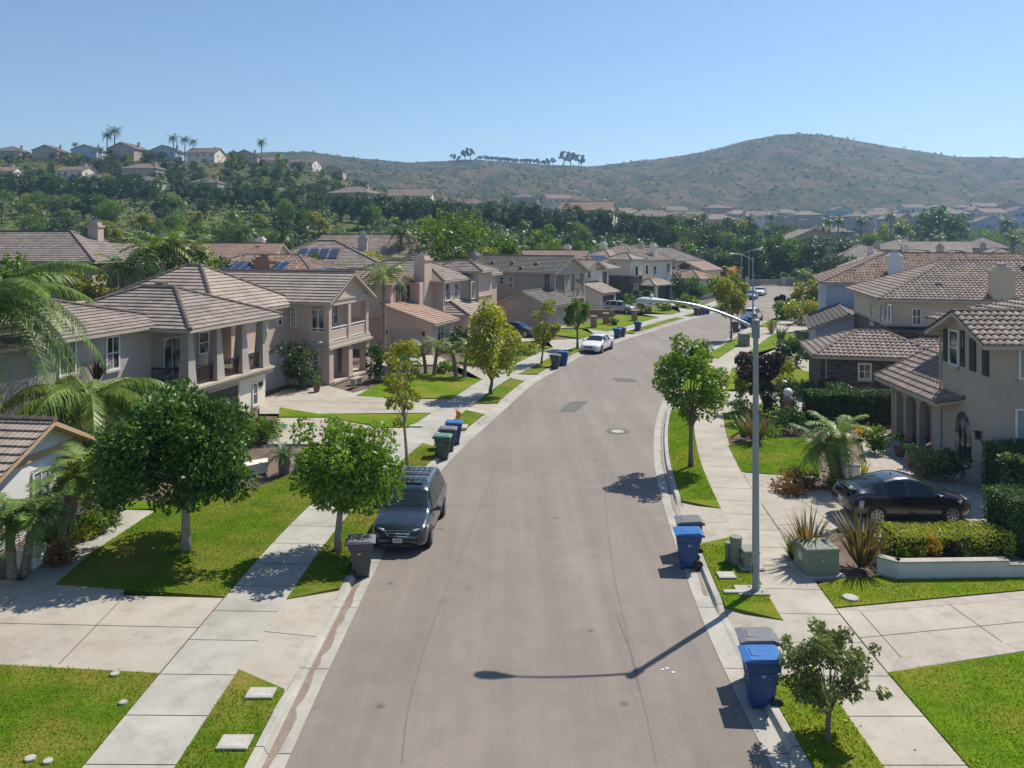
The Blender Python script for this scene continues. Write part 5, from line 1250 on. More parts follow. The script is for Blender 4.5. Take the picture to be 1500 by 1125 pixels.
# flowers and small planting in the right planter
for i, (px, lm, lb, hh) in enumerate([(1330, 'mid', 'leafy seedlings in the white walled planter', .4), (1352, 'yelgreen', 'small yellow plant in the planter', .4), (1372, 'gold', 'orange leaved box shrub in the planter middle', .85), (1402, 'purple', 'lilac flowered plant in the planter', .55), (1420, 'mid', 'bright green grass tuft in the planter', .5)]):
    bush(lb, px, 838, .5, hh, lm, 160 + i, 700, .06, z=.3)
for i, (px, py) in enumerate([(1196, 772), (1212, 780), (1178, 800)]):
    X, Y = G(px, 830); b = MB(); rs = np.random.RandomState(i)
    t = thing('agapanthus', ['lilac agapanthus head above the left flax', 'lilac agapanthus head right of the left flax', 'low lilac agapanthus beside the sidewalk'][i], 'flower', (AT(px, 23.6), 23.6, .12)); hh = ZAT(py, 23.6) - .12
    b.tube([(0, 0, 0), (0, 0, hh)], .012, 5); b.build('stem', LEAF['mid'], t)
    v, f = leafquads(rs, rs.normal(size=(60, 3)) * .08 + np.array([0, 0, hh]), .06); np_mesh('bloom', v, f, mottled('lilac petal', (.35, .30, .45), (.55, .5, .62)), t)

# ---- trees further back: a few prototypes copied
def far_tree(name, n, rx, ry, h_, leaf, lm, seed, lumps, trunk=.2, cb=.12, gap=1.05):
    rs = np.random.RandomState(seed); rz_ = h_ * (1 - cb) / 2; p, c, lr = crown_pts(rs, n, rx, ry, rz_, lumps, gap)
    nr = p / np.array([rx, ry, rz_]); nr /= np.linalg.norm(nr, axis=1)[:, None] + 1e-6
    v, f = leafquads(rs, p, leaf, .6, nrm=nr); v[:, 2] += h_ * cb + rz_
    t = thing(name, 'x', 'tree', (0, 0, 0)); np_mesh('crown', v, f, LEAF[lm], t)
    b = MB(); b.tube([(0, 0, -.5), (.1, 0, h_ * cb + .3), (0, 0, h_ * .8)], [trunk * 1.3, trunk, trunk * .2], 6)
    for k in range(0, len(c), 3):
        e = Vector(c[k]) + Vector((0, 0, h_ * cb + rz_)); b.tube([(0, 0, h_ * cb + .4), e], [trunk * .5, trunk * .1], 4, caps=False)
    b.build('trunk', BARK, t); return t
def far_palm(name, th, L, nf, seed, lm, leaf=.9, w=.14):
    return palm('x', (0, 0, 0), th, L, nf, seed, lm, .2, leaf, 12, w, .45, (-.3, 1.0), (.6, 1.3), name=name)
FT = {
 's1': far_tree('street_tree', 2600, 3.1, 3.1, 7.8, .42, 'street', 201, 26), 's2': far_tree('street_tree', 2600, 3.5, 3.3, 8.6, .42, 'street', 202, 30), 's3': far_tree('street_tree', 2400, 2.7, 2.7, 8.2, .42, 'street', 203, 22),
 'm1': far_tree('broadleaf_tree', 2600, 3.4, 3.4, 6.4, .45, 'mid', 204, 28), 'm2': far_tree('slender_tree', 2400, 2.6, 2.8, 6.6, .42, 'mid', 205, 22),
 'b1': far_tree('bushy_tree', 2400, 3.2, 3.0, 5.6, .45, 'yelgreen', 206, 26), 'o1': far_tree('grey_green_tree', 2600, 3.6, 3.6, 7.0, .45, 'eucal', 207, 30), 'd1': far_tree('spreading_tree', 2800, 4.0, 3.8, 8.5, .5, 'dark', 208, 34),  # the eucal-leaved one is a plain grey green tree, no set species
 'g1': far_tree('spreading_tree', 5200, 4.0, 3.8, 8.2, .36, 'mid', 216, 60, gap=1.2), 'c1': far_tree('cypress', 900, .8, .8, 8.0, .35, 'street', 209, 16, .12, .05), 'e1': far_tree('gum_tree', 2600, 4.8, 4.8, 13, .95, 'eucal', 210, 18, .35, .3, 1.0),
 'p1': far_palm('feather_palm', 6.5, 2.8, 20, 211, 'palm'), 'p2': far_palm('feather_palm', 4.0, 2.9, 22, 212, 'palmy'), 'p3': far_palm('feather_palm', 10.0, 3.0, 22, 213, 'street'), 'p4': far_palm('feather_palm', 5.4, 3.0, 24, 215, 'palmy'), 'pg': far_palm('golden_palm', 3.8, 3.0, 26, 214, 'gold')}
usedt = set()
CATS = {'p': 'palm tree', 'c': 'cypress'}
def ft(k, px, Y, label, group, sc=1., z=None, rz=None, rnd=random.Random(4)):
    x = AT(px, Y); loc = (x, Y, z if z is not None else Hs(x, Y))
    rz = rnd.uniform(0, 6.28) if rz is None else rz; s = (sc * rnd.uniform(.93, 1.07), sc * rnd.uniform(.93, 1.07), sc * rnd.uniform(.93, 1.07))
    if k in usedt: o = dup(FT[k], loc, rz, label, group, s)
    else: usedt.add(k); o = FT[k]; o.location = loc; o.rotation_euler = (0, 0, rz); o.scale = s; o['label'] = label; o['group'] = group
    return o
rnd = random.Random(78)
# dark street trees along the parkway, two lines
PW = [(-40, 250), (0, 248), (254, 238), (400, 226), (545, 210), (700, 205), (845, 205), (1000, 214), (1120, 222)]
pxs = [p[0] for p in PW]; pys = [p[1] for p in PW]
px = -35.
while px < 1110:
    Yc = float(np.interp(px, pxs, pys)); k = rnd.choice(['s1', 's2', 's3'])
    if not (235 < px < 262 or 540 < px < 546):
        ft(k, px, Yc + rnd.uniform(4, 9), 'dark green street tree in the long front row along the parkway', 'street trees in the long parkway row', rnd.uniform(.9, 1.12))
    px += rnd.uniform(16, 23)
px = -20.
while px < 1100:
    Yc = float(np.interp(px, pxs, pys)) + 22; ft(rnd.choice(['s1', 's2', 'm2', 's3']), px + rnd.uniform(-5, 5), Yc, 'dark green tree of the second row, just above the parkway', 'trees in the second row above the parkway', rnd.uniform(.8, 1.0)); px += rnd.uniform(28, 44)
# scattered trees on the slope under the hilltop houses
for i in range(190):
    px = rnd.uniform(-30, 590); Y = rnd.uniform(272, 337)
    if px > 480: Y = rnd.uniform(270, 325)
    ft(rnd.choice(['m1', 'm2', 'o1', 'o1', 's1', 'b1', 's3']), px, Y, 'tree among many on the slope under the hilltop houses', 'trees on the slope under the hilltop houses', rnd.uniform(.35, .8))
for px, Y, sc, k, lb in [(168, 340, 1.0, 'p3', 'tallest palm on the hilltop, left of the three palms'), (157, 340, .8, 'p3', 'shorter palm beside the tallest hilltop palm'), (254, 345, .85, 'p3', 'left palm of the three hilltop palms'), (271, 345, .82, 'p3', 'middle palm of the three hilltop palms'), (283, 343, .72, 'p3', 'right palm of the three hilltop palms'),
      (383, 345, .85, 'p3', 'slim lone palm standing clear on the hilltop'), (408, 345, .75, 'p1', 'dark bushy palm right of the slim lone hilltop palm'), (110, 345, .55, 'p3', 'low palm between the second and third hilltop houses'), (148, 343, .55, 'p1', 'short palm in front of the third hilltop house'),
      (342, 338, .85, 'm1', 'round light tree left of the slim lone palm'), (226, 352, .9, 'b1', 'round green tree behind the white blue hilltop house'), (230, 350, .8, 'm1', 'broad green tree left of the white blue hilltop house'), (318, 350, .62, 'c1', 'left cypress on the hilltop'), (325, 350, .62, 'c1', 'right cypress on the hilltop'), (98, 343, .45, 'c1', 'small cypress by the second hilltop house'), (42, 342, .55, 'm2', 'shrubby tree between the first two hilltop houses')]:
    ft(k, px, Y, lb, 'hilltop trees against the sky', sc * (1.3 if k[0] == 'p' else 1))
for px, Y in ((261, 282), (286, 285), (347, 285), (350, 290)): ft('c1', px, Y, 'thin dark cypress on the middle slope', 'thin cypresses on the slope', .75)
# trees between the back street and the parkway
for i in range(235):
    px = rnd.uniform(-40, 900); Y = rnd.uniform(122, 232)
    if px > 480 and Y > 198: Y -= 50
    ft(rnd.choice(['m1', 'g1', 'b1', 'o1', 'p2', 'p1', 's3', 'b1']), px, Y, 'leafy tree between the back street roofs and the parkway', 'trees between the back street and the parkway', rnd.uniform(.5, .95))
for px, Y, sc, k, lb in [(222, 72, 1.25, 'p4', 'left palm of the big palm clump behind the taupe house roof'), (178, 72, .9, 'p4', 'low palm at the left of the big palm clump'), (248, 74, 1.25, 'p4', 'bright palm in the middle of the big palm clump'), (272, 76, 1.15, 'p4', 'right palm of the big palm clump'), (355, 98, .85, 'p3', 'dark palm standing left of the solar panel house'), (412, 92, .85, 'p3', 'palm with a wind bent crown left of the solar panel house'), (402, 90, .9, 'p4', 'low palm in front of the solar panel house'),
      (588, 96, .85, 'p3', 'dark palm left of the big round tree'), (607, 96, 1.0, 'p4', 'drooping palm touching the big round tree'), (654, 101, 1.38, 'g1', 'big round dense green tree behind the chimney house'), (740, 138, 1.15, 'p1', 'palm between cream house and tall loose tree'), (790, 150, 1.9, 'm2', 'tall loose green tree above the reddish roof'), (545, 198, 1.0, 'm1', 'broad green tree under the second parkway lamp'),
      (170, 150, .85, 'b1', 'bright rounded tree behind the long left roof'), (105, 160, 1.0, 'm1', 'dark green rounded tree behind the long left roof'), (290, 170, .9, 'm1', 'green tree behind the palm clump'), (20, 150, .8, 'b1', 'yellow green tree at the left edge behind the roofs'),
      (20, 70, .95, 'm1', 'green tree behind the near left roofs at the edge'), (130, 72, .8, 'b1', 'bushy tree left of the big palm clump'), (300, 76, .95, 'm1', 'green tree right of the big palm clump'), (455, 84, .9, 'm2', 'green tree in front of the solar panel house'), (530, 86, 1.0, 'b1', 'yellow green tree right of the solar panel house'), (560, 90, .9, 'p4', 'bright palm behind the queen palm'), (700, 108, 1.1, 'b1', 'bright tree at the right of the big round tree'), (725, 118, 1.2, 'm1', 'green tree left of the tall loose tree'), (845, 140, 1.1, 'm1', 'green tree behind the slate roofed house'), (880, 158, 1.2, 'm2', 'slender tree between the far grey roofs'), (935, 165, 1.0, 'o1', 'grey green tree behind the tower house'),
      (1047, 165, .75, 'pg', 'left golden palm at the bend'), (1075, 168, .85, 'pg', 'right golden orange palm at the bend'), (1000, 176, 1.3, 'm1', 'green tree left of the golden palms'), (1207, 172, 1.6, 'o1', 'big grey olive green tree beyond the street end'), (1228, 160, 1.1, 'o1', 'smaller grey green tree beside the big olive one'), (1167, 176, 1.5, 'm1', 'dense green tree behind the street end, left of the olive tree'), (1140, 178, 1.55, 'm1', 'green tree behind the far wall of the street end'), (1118, 182, 1.2, 'd1', 'dark tree left of the street end wall'), (1185, 168, .55, 'b1', 'yellow green shrub tree at the far wall'), (1235, 150, .5, 'b1', 'small bright tree by the pale walled house roof'),
      (1376, 250, 1.9, 'd1', 'big dark spreading tree on the right skyline'), (1492, 130, 1.25, 'm1', 'rounded yellow green tree at the right edge'), (1310, 260, 1.9, 'b1', 'bright yellow green tree right of the palms'), (1085, 240, 1.5, 'b1', 'broad yellow green tree left of the brown gabled house'), (1175, 158, .8, 'p2', 'palm among the trees beyond the street end'),
      (1215, 245, 1.1, 'p3', 'left palm behind the brown gabled house'), (1228, 250, 1.05, 'p3', 'middle palm behind the brown gabled house'), (1262, 260, 1.05, 'p3', 'palm right of the brown gabled house'), (1305, 300, 1.3, 'p3', 'tall palm before the far neighbourhood'), (1130, 270, 1.0, 'p3', 'palm above the yellow green tree')]:
    ft(k, px, Y, lb, 'larger trees behind the houses', sc)
# trees that fill the valley right of centre
for i in range(130):
    px = rnd.uniform(960, 1540); Y = rnd.uniform(192, 330)
    ft(rnd.choice(['m1', 'm2', 's1', 'b1', 'o1', 'b1', 'm1', 'g1', 'p1', 'p3']), px, Y, 'tree in the wooded belt behind the right hand roofs', 'trees in the wooded belt on the right', rnd.uniform(.6, 1.15))
for i in range(90):
    px = rnd.uniform(740, 1560); Y = rnd.uniform(340, 600)
    ft(rnd.choice(['m1', 'o1', 's2', 'b1', 'p3' if i % 5 == 0 else 'm2']), px, Y, 'small hazy tree in the far neighbourhood below the hill', 'trees of the far neighbourhood', rnd.uniform(.6, .95))
for i in range(26):
    px = rnd.uniform(1020, 1110); Y = rnd.uniform(172, 200)
    if i < 18: ft(rnd.choice(['m1', 'o1', 's2', 'm2']), px, Y, 'tree behind the golden palms at the bend', 'trees behind the bend', rnd.uniform(.9, 1.3))
for px, Y, sc in ((664, 905, .8), (681, 905, 1.1), (689, 905, 1.35), (672, 905, .6), (800, 915, .7), (811, 912, .8), (826, 912, 1.5), (836, 912, 1.5), (848, 912, 1.3), (852, 912, 1.0), (720, 915, .5), (748, 915, .5), (735, 915, .45), (765, 915, .5), (788, 915, .6), (700, 915, .4)):
    ft('e1', px, Y, 'dark hazy gum tree standing on the distant ridge', 'gum trees on the distant ridge', sc * .95)
for i in range(52): ft('e1', 702 + i * 2.0 + rnd.uniform(-2, 2), 908 + rnd.uniform(-10, 8), 'low dark tree in the clump along the central ridge top', 'tree clump on the central ridge top', rnd.uniform(.3, .55))
# uncountable scrub on the far hillside
rs = np.random.RandomState(8); n = 5000
px = rs.uniform(420, 1600, n); Y = rs.uniform(560, 925, n); X = (px - 750) / FPX * Y; keep = (fbm(X * .02, Y * .02) + rs.normal(0, .5, n)) > -.2; X, Y = X[keep], Y[keep]; Z = H(X, Y)
V = []; k = 9; ne = len(X); r = rs.uniform(.7, 2.1, ne)
cen = np.repeat(np.stack([X, Y, Z + r * .3], 1), k, 0); rr = np.repeat(r, k)
p = cen + rs.normal(size=cen.shape) * rr[:, None] * np.array([.5, .5, .28]); v, f = leafquads(rs, p, rr * .95, .8)
tag(np_mesh('hillside_scrub', v, f, leafmat('dry scrub leaf', (.055, .062, .028), (.10, .095, .05), .3, .95, .0)), 'dark low chaparral bushes dotted over the big distant hill', 'scrub', kind='stuff')
n = 7000; px = rs.uniform(-60, 900, n); Y = rs.uniform(112, 560, n); X = (px - 750) / FPX * Y; Z = H(X, Y); ne = n; r = rs.uniform(.5, 1.5, ne)
cen = np.repeat(np.stack([X, Y, Z + r * .35], 1), k, 0); rr = np.repeat(r, k); p = cen + rs.normal(size=cen.shape) * rr[:, None] * np.array([.5, .5, .35]); v, f = leafquads(rs, p, rr * .8, .8)
tag(np_mesh('slope_scrub', v, f, LEAF['eucal']), 'mixed scrub and ground cover on the left slope between the trees', 'scrub', kind='stuff')
n = 5000; px = rs.uniform(740, 1600, n); Y = rs.uniform(175, 620, n); X = (px - 750) / FPX * Y; Z = np.maximum(.1, H(X, Y)); r = rs.uniform(.8, 2.2, n)
cen = np.repeat(np.stack([X, Y, Z + r * .5], 1), k, 0); rr = np.repeat(r, k); p = cen + rs.normal(size=cen.shape) * rr[:, None] * np.array([.5, .5, .45]); v, f = leafquads(rs, p, rr * .7, .8)
tag(np_mesh('valley_greenery', v, f, LEAF['street']), 'dense low greenery filling the gaps between far roofs and trees in the valley', 'greenery', kind='stuff')
# grass blades over the near lawns
def in_poly(P, x, y):
    c = np.zeros(len(x), bool); n = len(P)
    for i in range(n):
        (x0, y0), (x1, y1) = P[i], P[(i + 1) % n]
        if y0 == y1: continue
        c ^= ((y0 > y) != (y1 > y)) & (x < (x1 - x0) * (y - y0) / (y1 - y0) + x0)
    return c
near = [sidep(-1, 13, 17.75, swl, 5) + [(-15, 18.45), (-15, 13)], sidep(-1, 21.55, 37.1, swl, 16) + gp([(470, 655), (434, 690), (375, 716), (330, 722), (228, 735), (229, 748), (133, 811), (82, 856)]),
        sidep(1, 13, 17.8, swr, 5) + [(12.4, 18.7), (17, 19.4), (17, 13)], [off(1, 21.2, swr), off(1, 22.6, swr), G(1232, 849), G(1293, 844), G(1310, 850), (16, 22.85), (16, 22.3), (14.5, 22.05)], gp([(1067, 653), (1115, 643), (1182, 641), (1200, 660), (1200, 696), (1160, 697), (1125, 694), (1086, 691)])]
for a, c in ((13, 17.1), (22.3, 36.8)): near.append(sidep(-1, a, c, .04, 10) + sidep(-1, a, c, 1.28, 10)[::-1])
for a, c in ((13, 17.1), (21.3, 25.3), (29.7, 45)): near.append(sidep(1, a, c, .04, 10) + sidep(1, a, c, 1.31, 10)[::-1])
B = []
for P in near:
    xs = [p[0] for p in P]; ys = [p[1] for p in P]; area = (max(xs) - min(xs)) * (max(ys) - min(ys)); m = int(area * 420)
    x = rs.uniform(min(xs), max(xs), m); y = rs.uniform(min(ys), max(ys), m); kk = in_poly(P, x, y); B.append(np.stack([x[kk], y[kk]], 1))
B = np.concatenate(B); m = len(B); B = B + rs.normal(0, .035, B.shape); a = rs.uniform(0, 6.28, m); hh = rs.uniform(.02, .055, m); ww = .016
base = np.stack([B[:, 0], B[:, 1], np.full(m, .165)], 1); o = np.stack([np.cos(a) * ww, np.sin(a) * ww, np.zeros(m)], 1)
tip = base + np.stack([rs.normal(0, .02, m), rs.normal(0, .02, m), hh], 1)
v = np.stack([base - o, base + o, tip], 1).reshape(-1, 3)
tag(np_mesh('grass', v, np.arange(3 * m).reshape(-1, 3), leafmat('grass blade', (.075, .135, .005), (.155, .235, .012), .35, .7, .03)), 'short mown grass blades on the near lawns and verges', 'grass', kind='stuff')
# fallen leaves
v = []
pts = []
for cx_, cy_, r_, q in ((*G(1212, 1085), 1.6, 60), (*G(495, 806), 2.0, 60), (*G(1012, 684), 1.3, 90), (*G(272, 806), 4, 120), (*G(130, 800), 1.5, 60)):
    z = rs.normal(size=(q, 2)) * r_ * .6; pts.append(np.stack([cx_ + z[:, 0], cy_ + z[:, 1], np.full(q, .205)], 1))
v, f = leafquads(rs, np.concatenate(pts), .07, .6); v[:, 2] = .2 + (v[:, 2] - .205) * .15 + .005
tag(np_mesh('fallen_leaves', v, f, mottled('dry leaf', (.35, .28, .12), (.5, .42, .22))), 'pale fallen leaves scattered under the near trees', 'leaves', kind='stuff')
# ---------------------------------------------------------------- street things
def text_mesh(s, size, mat, parent, loc, rot, name='lettering', depth=.002):
    c = bpy.data.curves.new(name, 'FONT'); c.body = s; c.size = size; c.extrude = depth; c.align_x = 'CENTER'; c.align_y = 'CENTER'
    o = bpy.data.objects.new(name + '_tmp', c); COL.objects.link(o); bpy.context.view_layer.update()
    me = bpy.data.meshes.new_from_object(o.evaluated_get(bpy.context.evaluated_depsgraph_get())); bpy.data.objects.remove(o); bpy.data.curves.remove(c)
    me.name = name; me.materials.clear(); me.materials.append(mat); q = link(name, me, parent); q.location = loc; q.rotation_euler = rot; return q
BINM = {'blue': plain('blue bin plastic', (.014, .060, .20), .42), 'grey': plain('dark grey bin plastic', (.065, .062, .068), .45), 'green': plain('dark green bin plastic', (.022, .075, .052), .42),
        'bluelid': plain('blue bin lid', (.035, .14, .38), .35), 'greylid': plain('grey bin lid', (.16, .16, .165), .4), 'greenlid': plain('green bin lid', (.10, .22, .17), .4)}
PW_ = plain('printed white', (.75, .75, .75), .5)
def bin_(col, mark=True):
    t = thing('wheeled_bin', 'x', 'bin', (0, 0, 0)); m = BINM[col]
    b = MB(); b.frus((-.20, .25, -.235, .235, .05), (-.27, .36, -.285, .285, .80)); b.frus((-.27, .36, -.285, .285, .80), (-.31, .37, -.29, .29, .82))
    b.frus((-.33, .375, -.30, .30, .82), (-.35, .40, -.325, .325, 1.0)); b.box(-.37, .415, -.335, .335, 1.0, 1.025)
    for y in (-.10, .10): b.frus((.235, .275, y - .02, y + .02, .15), (.34, .375, y - .02, y + .02, .80))
    b.box(.19, .27, -.22, .22, .0, .05); o = b.build('body', m, t); mod = o.modifiers.new('bevel', 'BEVEL'); mod.width = .022; mod.segments = 2
    b = MB(); y = .345   # lid: hinge at the back, domed, sloping nose
    pr = [(-.40, 1.03), (.44, 1.03), (.46, 1.055), (.30, 1.105), (-.30, 1.13), (-.40, 1.09)]
    b.add([(x, -y if i < 3 or i == 5 else -y * .88, z) for i, (x, z) in enumerate(pr)] + [(x, y if i < 3 or i == 5 else y * .88, z) for i, (x, z) in enumerate(pr)], [(0, 1, 2, 3, 4, 5), (11, 10, 9, 8, 7, 6)] + [(i, 6 + i, 6 + (i + 1) % 6, (i + 1) % 6) for i in range(6)])
    b.box(.0, .26, -.15, .15, 1.10, 1.125); o = b.build('lid', BINM[col + 'lid'], t); mod = o.modifiers.new('bevel', 'BEVEL'); mod.width = .015; mod.segments = 2
    b = MB(); b.tube([(-.44, -.24, 1.0), (-.44, .24, 1.0)], .018, 8); b.box(-.44, -.34, -.25, -.21, .97, 1.02); b.box(-.44, -.34, .21, .25, .97, 1.02); b.build('handle', m, t)
    for y in (-.285, .285):
        b = MB(); b.tube([(-.25, y - .03, .14), (-.25, y + .03, .14)], .14, 16); w_ = b.build('wheel', RUB, t)
        b = MB(); b.tube([(-.25, y - .034, .14), (-.25, y + .034, .14)], .05, 10); b.build('hub', m, w_)
    if mark:
        for sg in (-1, 1): text_mesh('W', .10, PW_, t, (.02 * sg, .284 * sg, .72), (R(86), 0, 0 if sg < 0 else R(180)), 'printed_mark')
        b = MB()
        for sg in (-1, 1):
            for k in range(3): x = -sg * (.07 + k * .034); b.box(x - .012, x + .012, .279 * sg - .003, .279 * sg + .003, .664, .672)
        b.build('printed_dashes', plain('faint print', (.30, .33, .36), .6), t)
    return t
BP = {}
def put_bin(col, px, py, rz, label, side, gx=0.0, group='wheeled bins set out at the kerb'):
    X, Y = G(px, py, .01)
    if col not in BP: BP[col] = bin_(col); o = BP[col]; o.location = (X, Y, .012); o.rotation_euler = (0, 0, R(rz)); o['label'] = label; o['group'] = group
    else: o = dup(BP[col], (X, Y, .012), R(rz), label, group)
    return o
put_bin('grey', 528, 842, 8, 'dark grey bin at the left kerb in front of the dark van', -1)
put_bin('green', 648, 672, -2, 'green bin, nearest of the trio beyond the van', -1)
put_bin('grey', 656, 660, 0, 'grey bin in the middle of the trio beyond the van', -1)
put_bin('blue', 665, 650, 3, 'blue bin, farthest of the trio beyond the van', -1)
put_bin('grey', 813, 540, -15, 'grey bin of the pair near the narrow yellow green tree', -1)
put_bin('blue', 825, 535, -15, 'blue bin of the pair near the narrow yellow green tree', -1)
put_bin('blue', 904, 497, -25, 'blue bin just past the white sedan', -1)
put_bin('grey', 911, 495, -25, 'grey bin behind the blue one just past the white sedan', -1)
put_bin('blue', 934, 486, -25, 'lone blue bin farther along the left kerb', -1)
for px, py, c, lb in ((1020, 463, 'grey', 'grey bin of the far kerb group of four'), (1025, 462, 'grey', 'second grey bin of the far kerb group of four'), (1030, 461, 'blue', 'blue bin of the far kerb group of four'), (1036, 460, 'blue', 'rightmost blue bin of the far kerb group of four')): put_bin(c, px, py, -30, lb, -1)
put_bin('grey', 1110, 1000, 176, 'dark grey bin behind the blue one by the olive tree, near right kerb', 1)
put_bin('blue', 1116, 1030, 176, 'big blue bin beside the small olive tree, nearest on the right', 1)
put_bin('grey', 1010, 810, 178, 'grey bin behind the blue one, right kerb before the lamp pole', 1)
put_bin('blue', 1009, 829, 176, 'blue bin at the right kerb left of the green utility cylinders', 1)
put_bin('grey', 1078, 486, 150, 'grey bin on the right kerb next to the young yellow green tree', 1)
put_bin('blue', 1089, 481, 150, 'blue bin right of the grey one near the far lamp', 1)
put_bin('blue', 1097, 478, 150, 'second blue bin near the far lamp', 1)

# ---- street lamp
POLE = plain('grey lamp pole paint', (.215, .25, .275), .5)
def lamp(label, loc, rz, hgt=7.75, arm=2.85, group=None):
    t = thing('street_lamp', label, 'street lamp', loc, rz, group)
    b = MB(); b.tube([(0, 0, 0), (0, 0, .05), (0, 0, hgt)], [.108, .108, .072], 16); b.box(-.2, .2, -.2, .2, -.04, .03)
    for x in (-.15, .15):
        for y in (-.15, .15): b.tube([(x, y, .03), (x, y, .09)], .02, 6)
    b.build('pole', mottled('brushed grey pole', (.27, .295, .31), (.34, .36, .375), 2, .5), t)
    b = MB(); b.tube([(0, 0, hgt - .35), (0, 0, hgt + .16)], .112, 14); b.tube([(0, 0, hgt + .16), (0, 0, hgt + .2)], [.10, .05], 14); b.build('pole_cap', POLE, t)
    b = MB(); P = [(-.08 - arm * .86 * q, 0, hgt - .05 + .72 * math.sin(q * math.pi / 2) ** .9) for q in [i / 12 for i in range(13)]]
    b.tube(P, [.044 - .014 * i / 12 for i in range(13)], 8); a = b.build('arm', METAL, t)
    hz = hgt + .66; b = MB(); x0 = -arm * .86
    sec = [(x0 + .12, .05, .05), (x0 - .05, .09, .075), (x0 - .35, .17, .12), (x0 - .62, .17, .13), (x0 - .78, .10, .08), (x0 - .82, .03, .03)]
    n = 12; pts = [(x, w_ * math.cos(2 * math.pi * j / n), hz + h_ * math.sin(2 * math.pi * j / n) * (1 if math.sin(2 * math.pi * j / n) > 0 else .55)) for x, w_, h_ in sec for j in range(n)]
    b.add(pts, [(i * n + j, (i + 1) * n + j, (i + 1) * n + (j + 1) % n, i * n + (j + 1) % n) for i in range(len(sec) - 1) for j in range(n)] + [tuple(range(n)), tuple(range((len(sec) - 1) * n, len(sec) * n))[::-1]])
    hd = b.build('lamp_head', mottled('pale lamp housing', (.46, .50, .52), (.56, .59, .60), 2, .45), t, True)
    b = MB(); b.lathe([(.13, hz - .09), (.10, hz - .13), (.02, hz - .14)], 12, (x0 - .45, 0)); b.build('lens', plain('lamp lens', (.55, .56, .55), .2), hd)
    b = MB(); b.lathe([(.05, hz + .10), (.05, hz + .19), (.03, hz + .21)], 8, (x0 - .36, 0)); b.build('photocell', WHT, hd)
    b = MB(); b.box(-.13, -.115, -.06, .06, .5, .75); b.build('hand_hole_cover', POLE, t)
    return t
X, Y = G(1107, 866)
lp = lamp('tall grey street lamp in the near right verge, its arm reaching over the road', (X, Y, .15), R(-6), 7.5, 2.95)
b = MB(); b.box(X - .55, X + .32, Y - .3, Y + .3, .10, .195); tag(b.build('lamp_footing', CONC), 'square concrete pad round the foot of the near lamp pole', 'concrete pad')
dup(lp, (AT(1103, 93.5), 93.5, .15), R(18), 'second street lamp on the right kerb beyond the blue bins', 'street lamps')
lp['group'] = 'street lamps'
dup(lp, (AT(1097, 150), 150, .15), R(200), 'small far street lamp near the street end', 'street lamps')
dup(lp, (AT(1086, 128), 128, .15), R(180), 'thin far lamp pole behind the left kerb tree at the bend', 'street lamps')
for px, Y, lb in ((254, 236, 'leftmost lamp on the parkway between the dark street trees'), (543, 205, 'lamp on the parkway beside the white walled hip roofed house'), (845, 205, 'lamp on the parkway above the reddish roof'), (1113, 175, 'far lamp by the trees at the street end'), (1268, 190, 'far lamp standing among the right hand roofs')):
    dup(lp, (AT(px, Y), Y, Hs(AT(px, Y), Y)), R(180 if px < 600 else 0), lb, 'street lamps')

# ---- hydrant, boxes, covers
X, Y = G(671, 625); t = thing('fire_hydrant', 'yellow orange fire hydrant on a concrete pad in the small triangular verge', 'hydrant', (X, Y, .19)); YP = plain('hydrant yellow paint', (.55, .25, .025), .45)
b = MB(); b.lathe([(.15, 0), (.15, .05), (.10, .06), (.10, .45), (.14, .47), (.14, .52), (.10, .54), (.10, .72), (.15, .74), (.15, .80), (.07, .86), (.03, .9)], 14); b.build('barrel', YP, t, False)
b = MB(); b.tube([(0, 0, .62), (.22, 0, .62)], [.07, .075], 10); b.tube([(0, -.2, .62), (0, .2, .62)], .055, 10); b.build('outlet', YP, t)
b = MB(); b.box(X - .75, X + .5, Y - .45, Y + .4, .1, .19); tag(b.build('hydrant_pad', CONC), 'pale concrete pad under the yellow hydrant', 'concrete pad')
def cabinet(label, x0, x1, y0, y1, h_, mat=UGREEN, pad=.12, name='utility_cabinet', rz=0):
    t = thing(name, label, 'utility box', ((x0 + x1) / 2, (y0 + y1) / 2, .16), R(rz)); a, c = (x1 - x0) / 2, (y1 - y0) / 2
    b = MB(); b.box(-a - pad, a + pad, -c - pad, c + pad, -.1, .05); b.build('pad', CONC, t)
    b = MB(); b.box(-a, a, -c, c, .05, h_ * .86); b.box(-a - .002, a + .002, -c - .006, -c + .02, .07, h_ * .3); o = b.build('body', mat, t); m_ = o.modifiers.new('bevel', 'BEVEL'); m_.width = .015
    b = MB(); b.frus((-a - .03, a + .03, -c - .03, c + .03, h_ * .86), (-a - .01, a + .01, -c - .01, c + .01, h_)); o = b.build('lid', mat, t); m_ = o.modifiers.new('bevel', 'BEVEL'); m_.width = .02
    b = MB(); b.box(-.05, .05, -c - .03, -c, h_ * .55, h_ * .65); b.build('latch', METAL, t)
    b = MB(); b.box(-a - .012, -a, -.15, .1, h_ * .45, h_ * .75); b.build('sign_plate', plain('faded sticker', (.5, .52, .48), .6), t)
    return t
cabinet('big green transformer box on a pad between the two flax clumps', 8.62, 9.62, 22.9, 23.75, .82, rz=4)
cabinet('small green telecom box right beside the lamp pole', 6.98, 7.45, 23.4, 23.95, .55)
cabinet('grey green box on the verge far up the right sidewalk', AT(1083, 72.5), AT(1096, 72.5), 72, 73, 1.15)
cabinet('narrow pale cabinet by the far lamp', AT(1103, 90), AT(1109, 90), 90, 90.5, 1.3)
cabinet('white meter box between the two leftmost date palms', -14.9, -14.3, 23.3, 23.9, .62, WHT, .02)
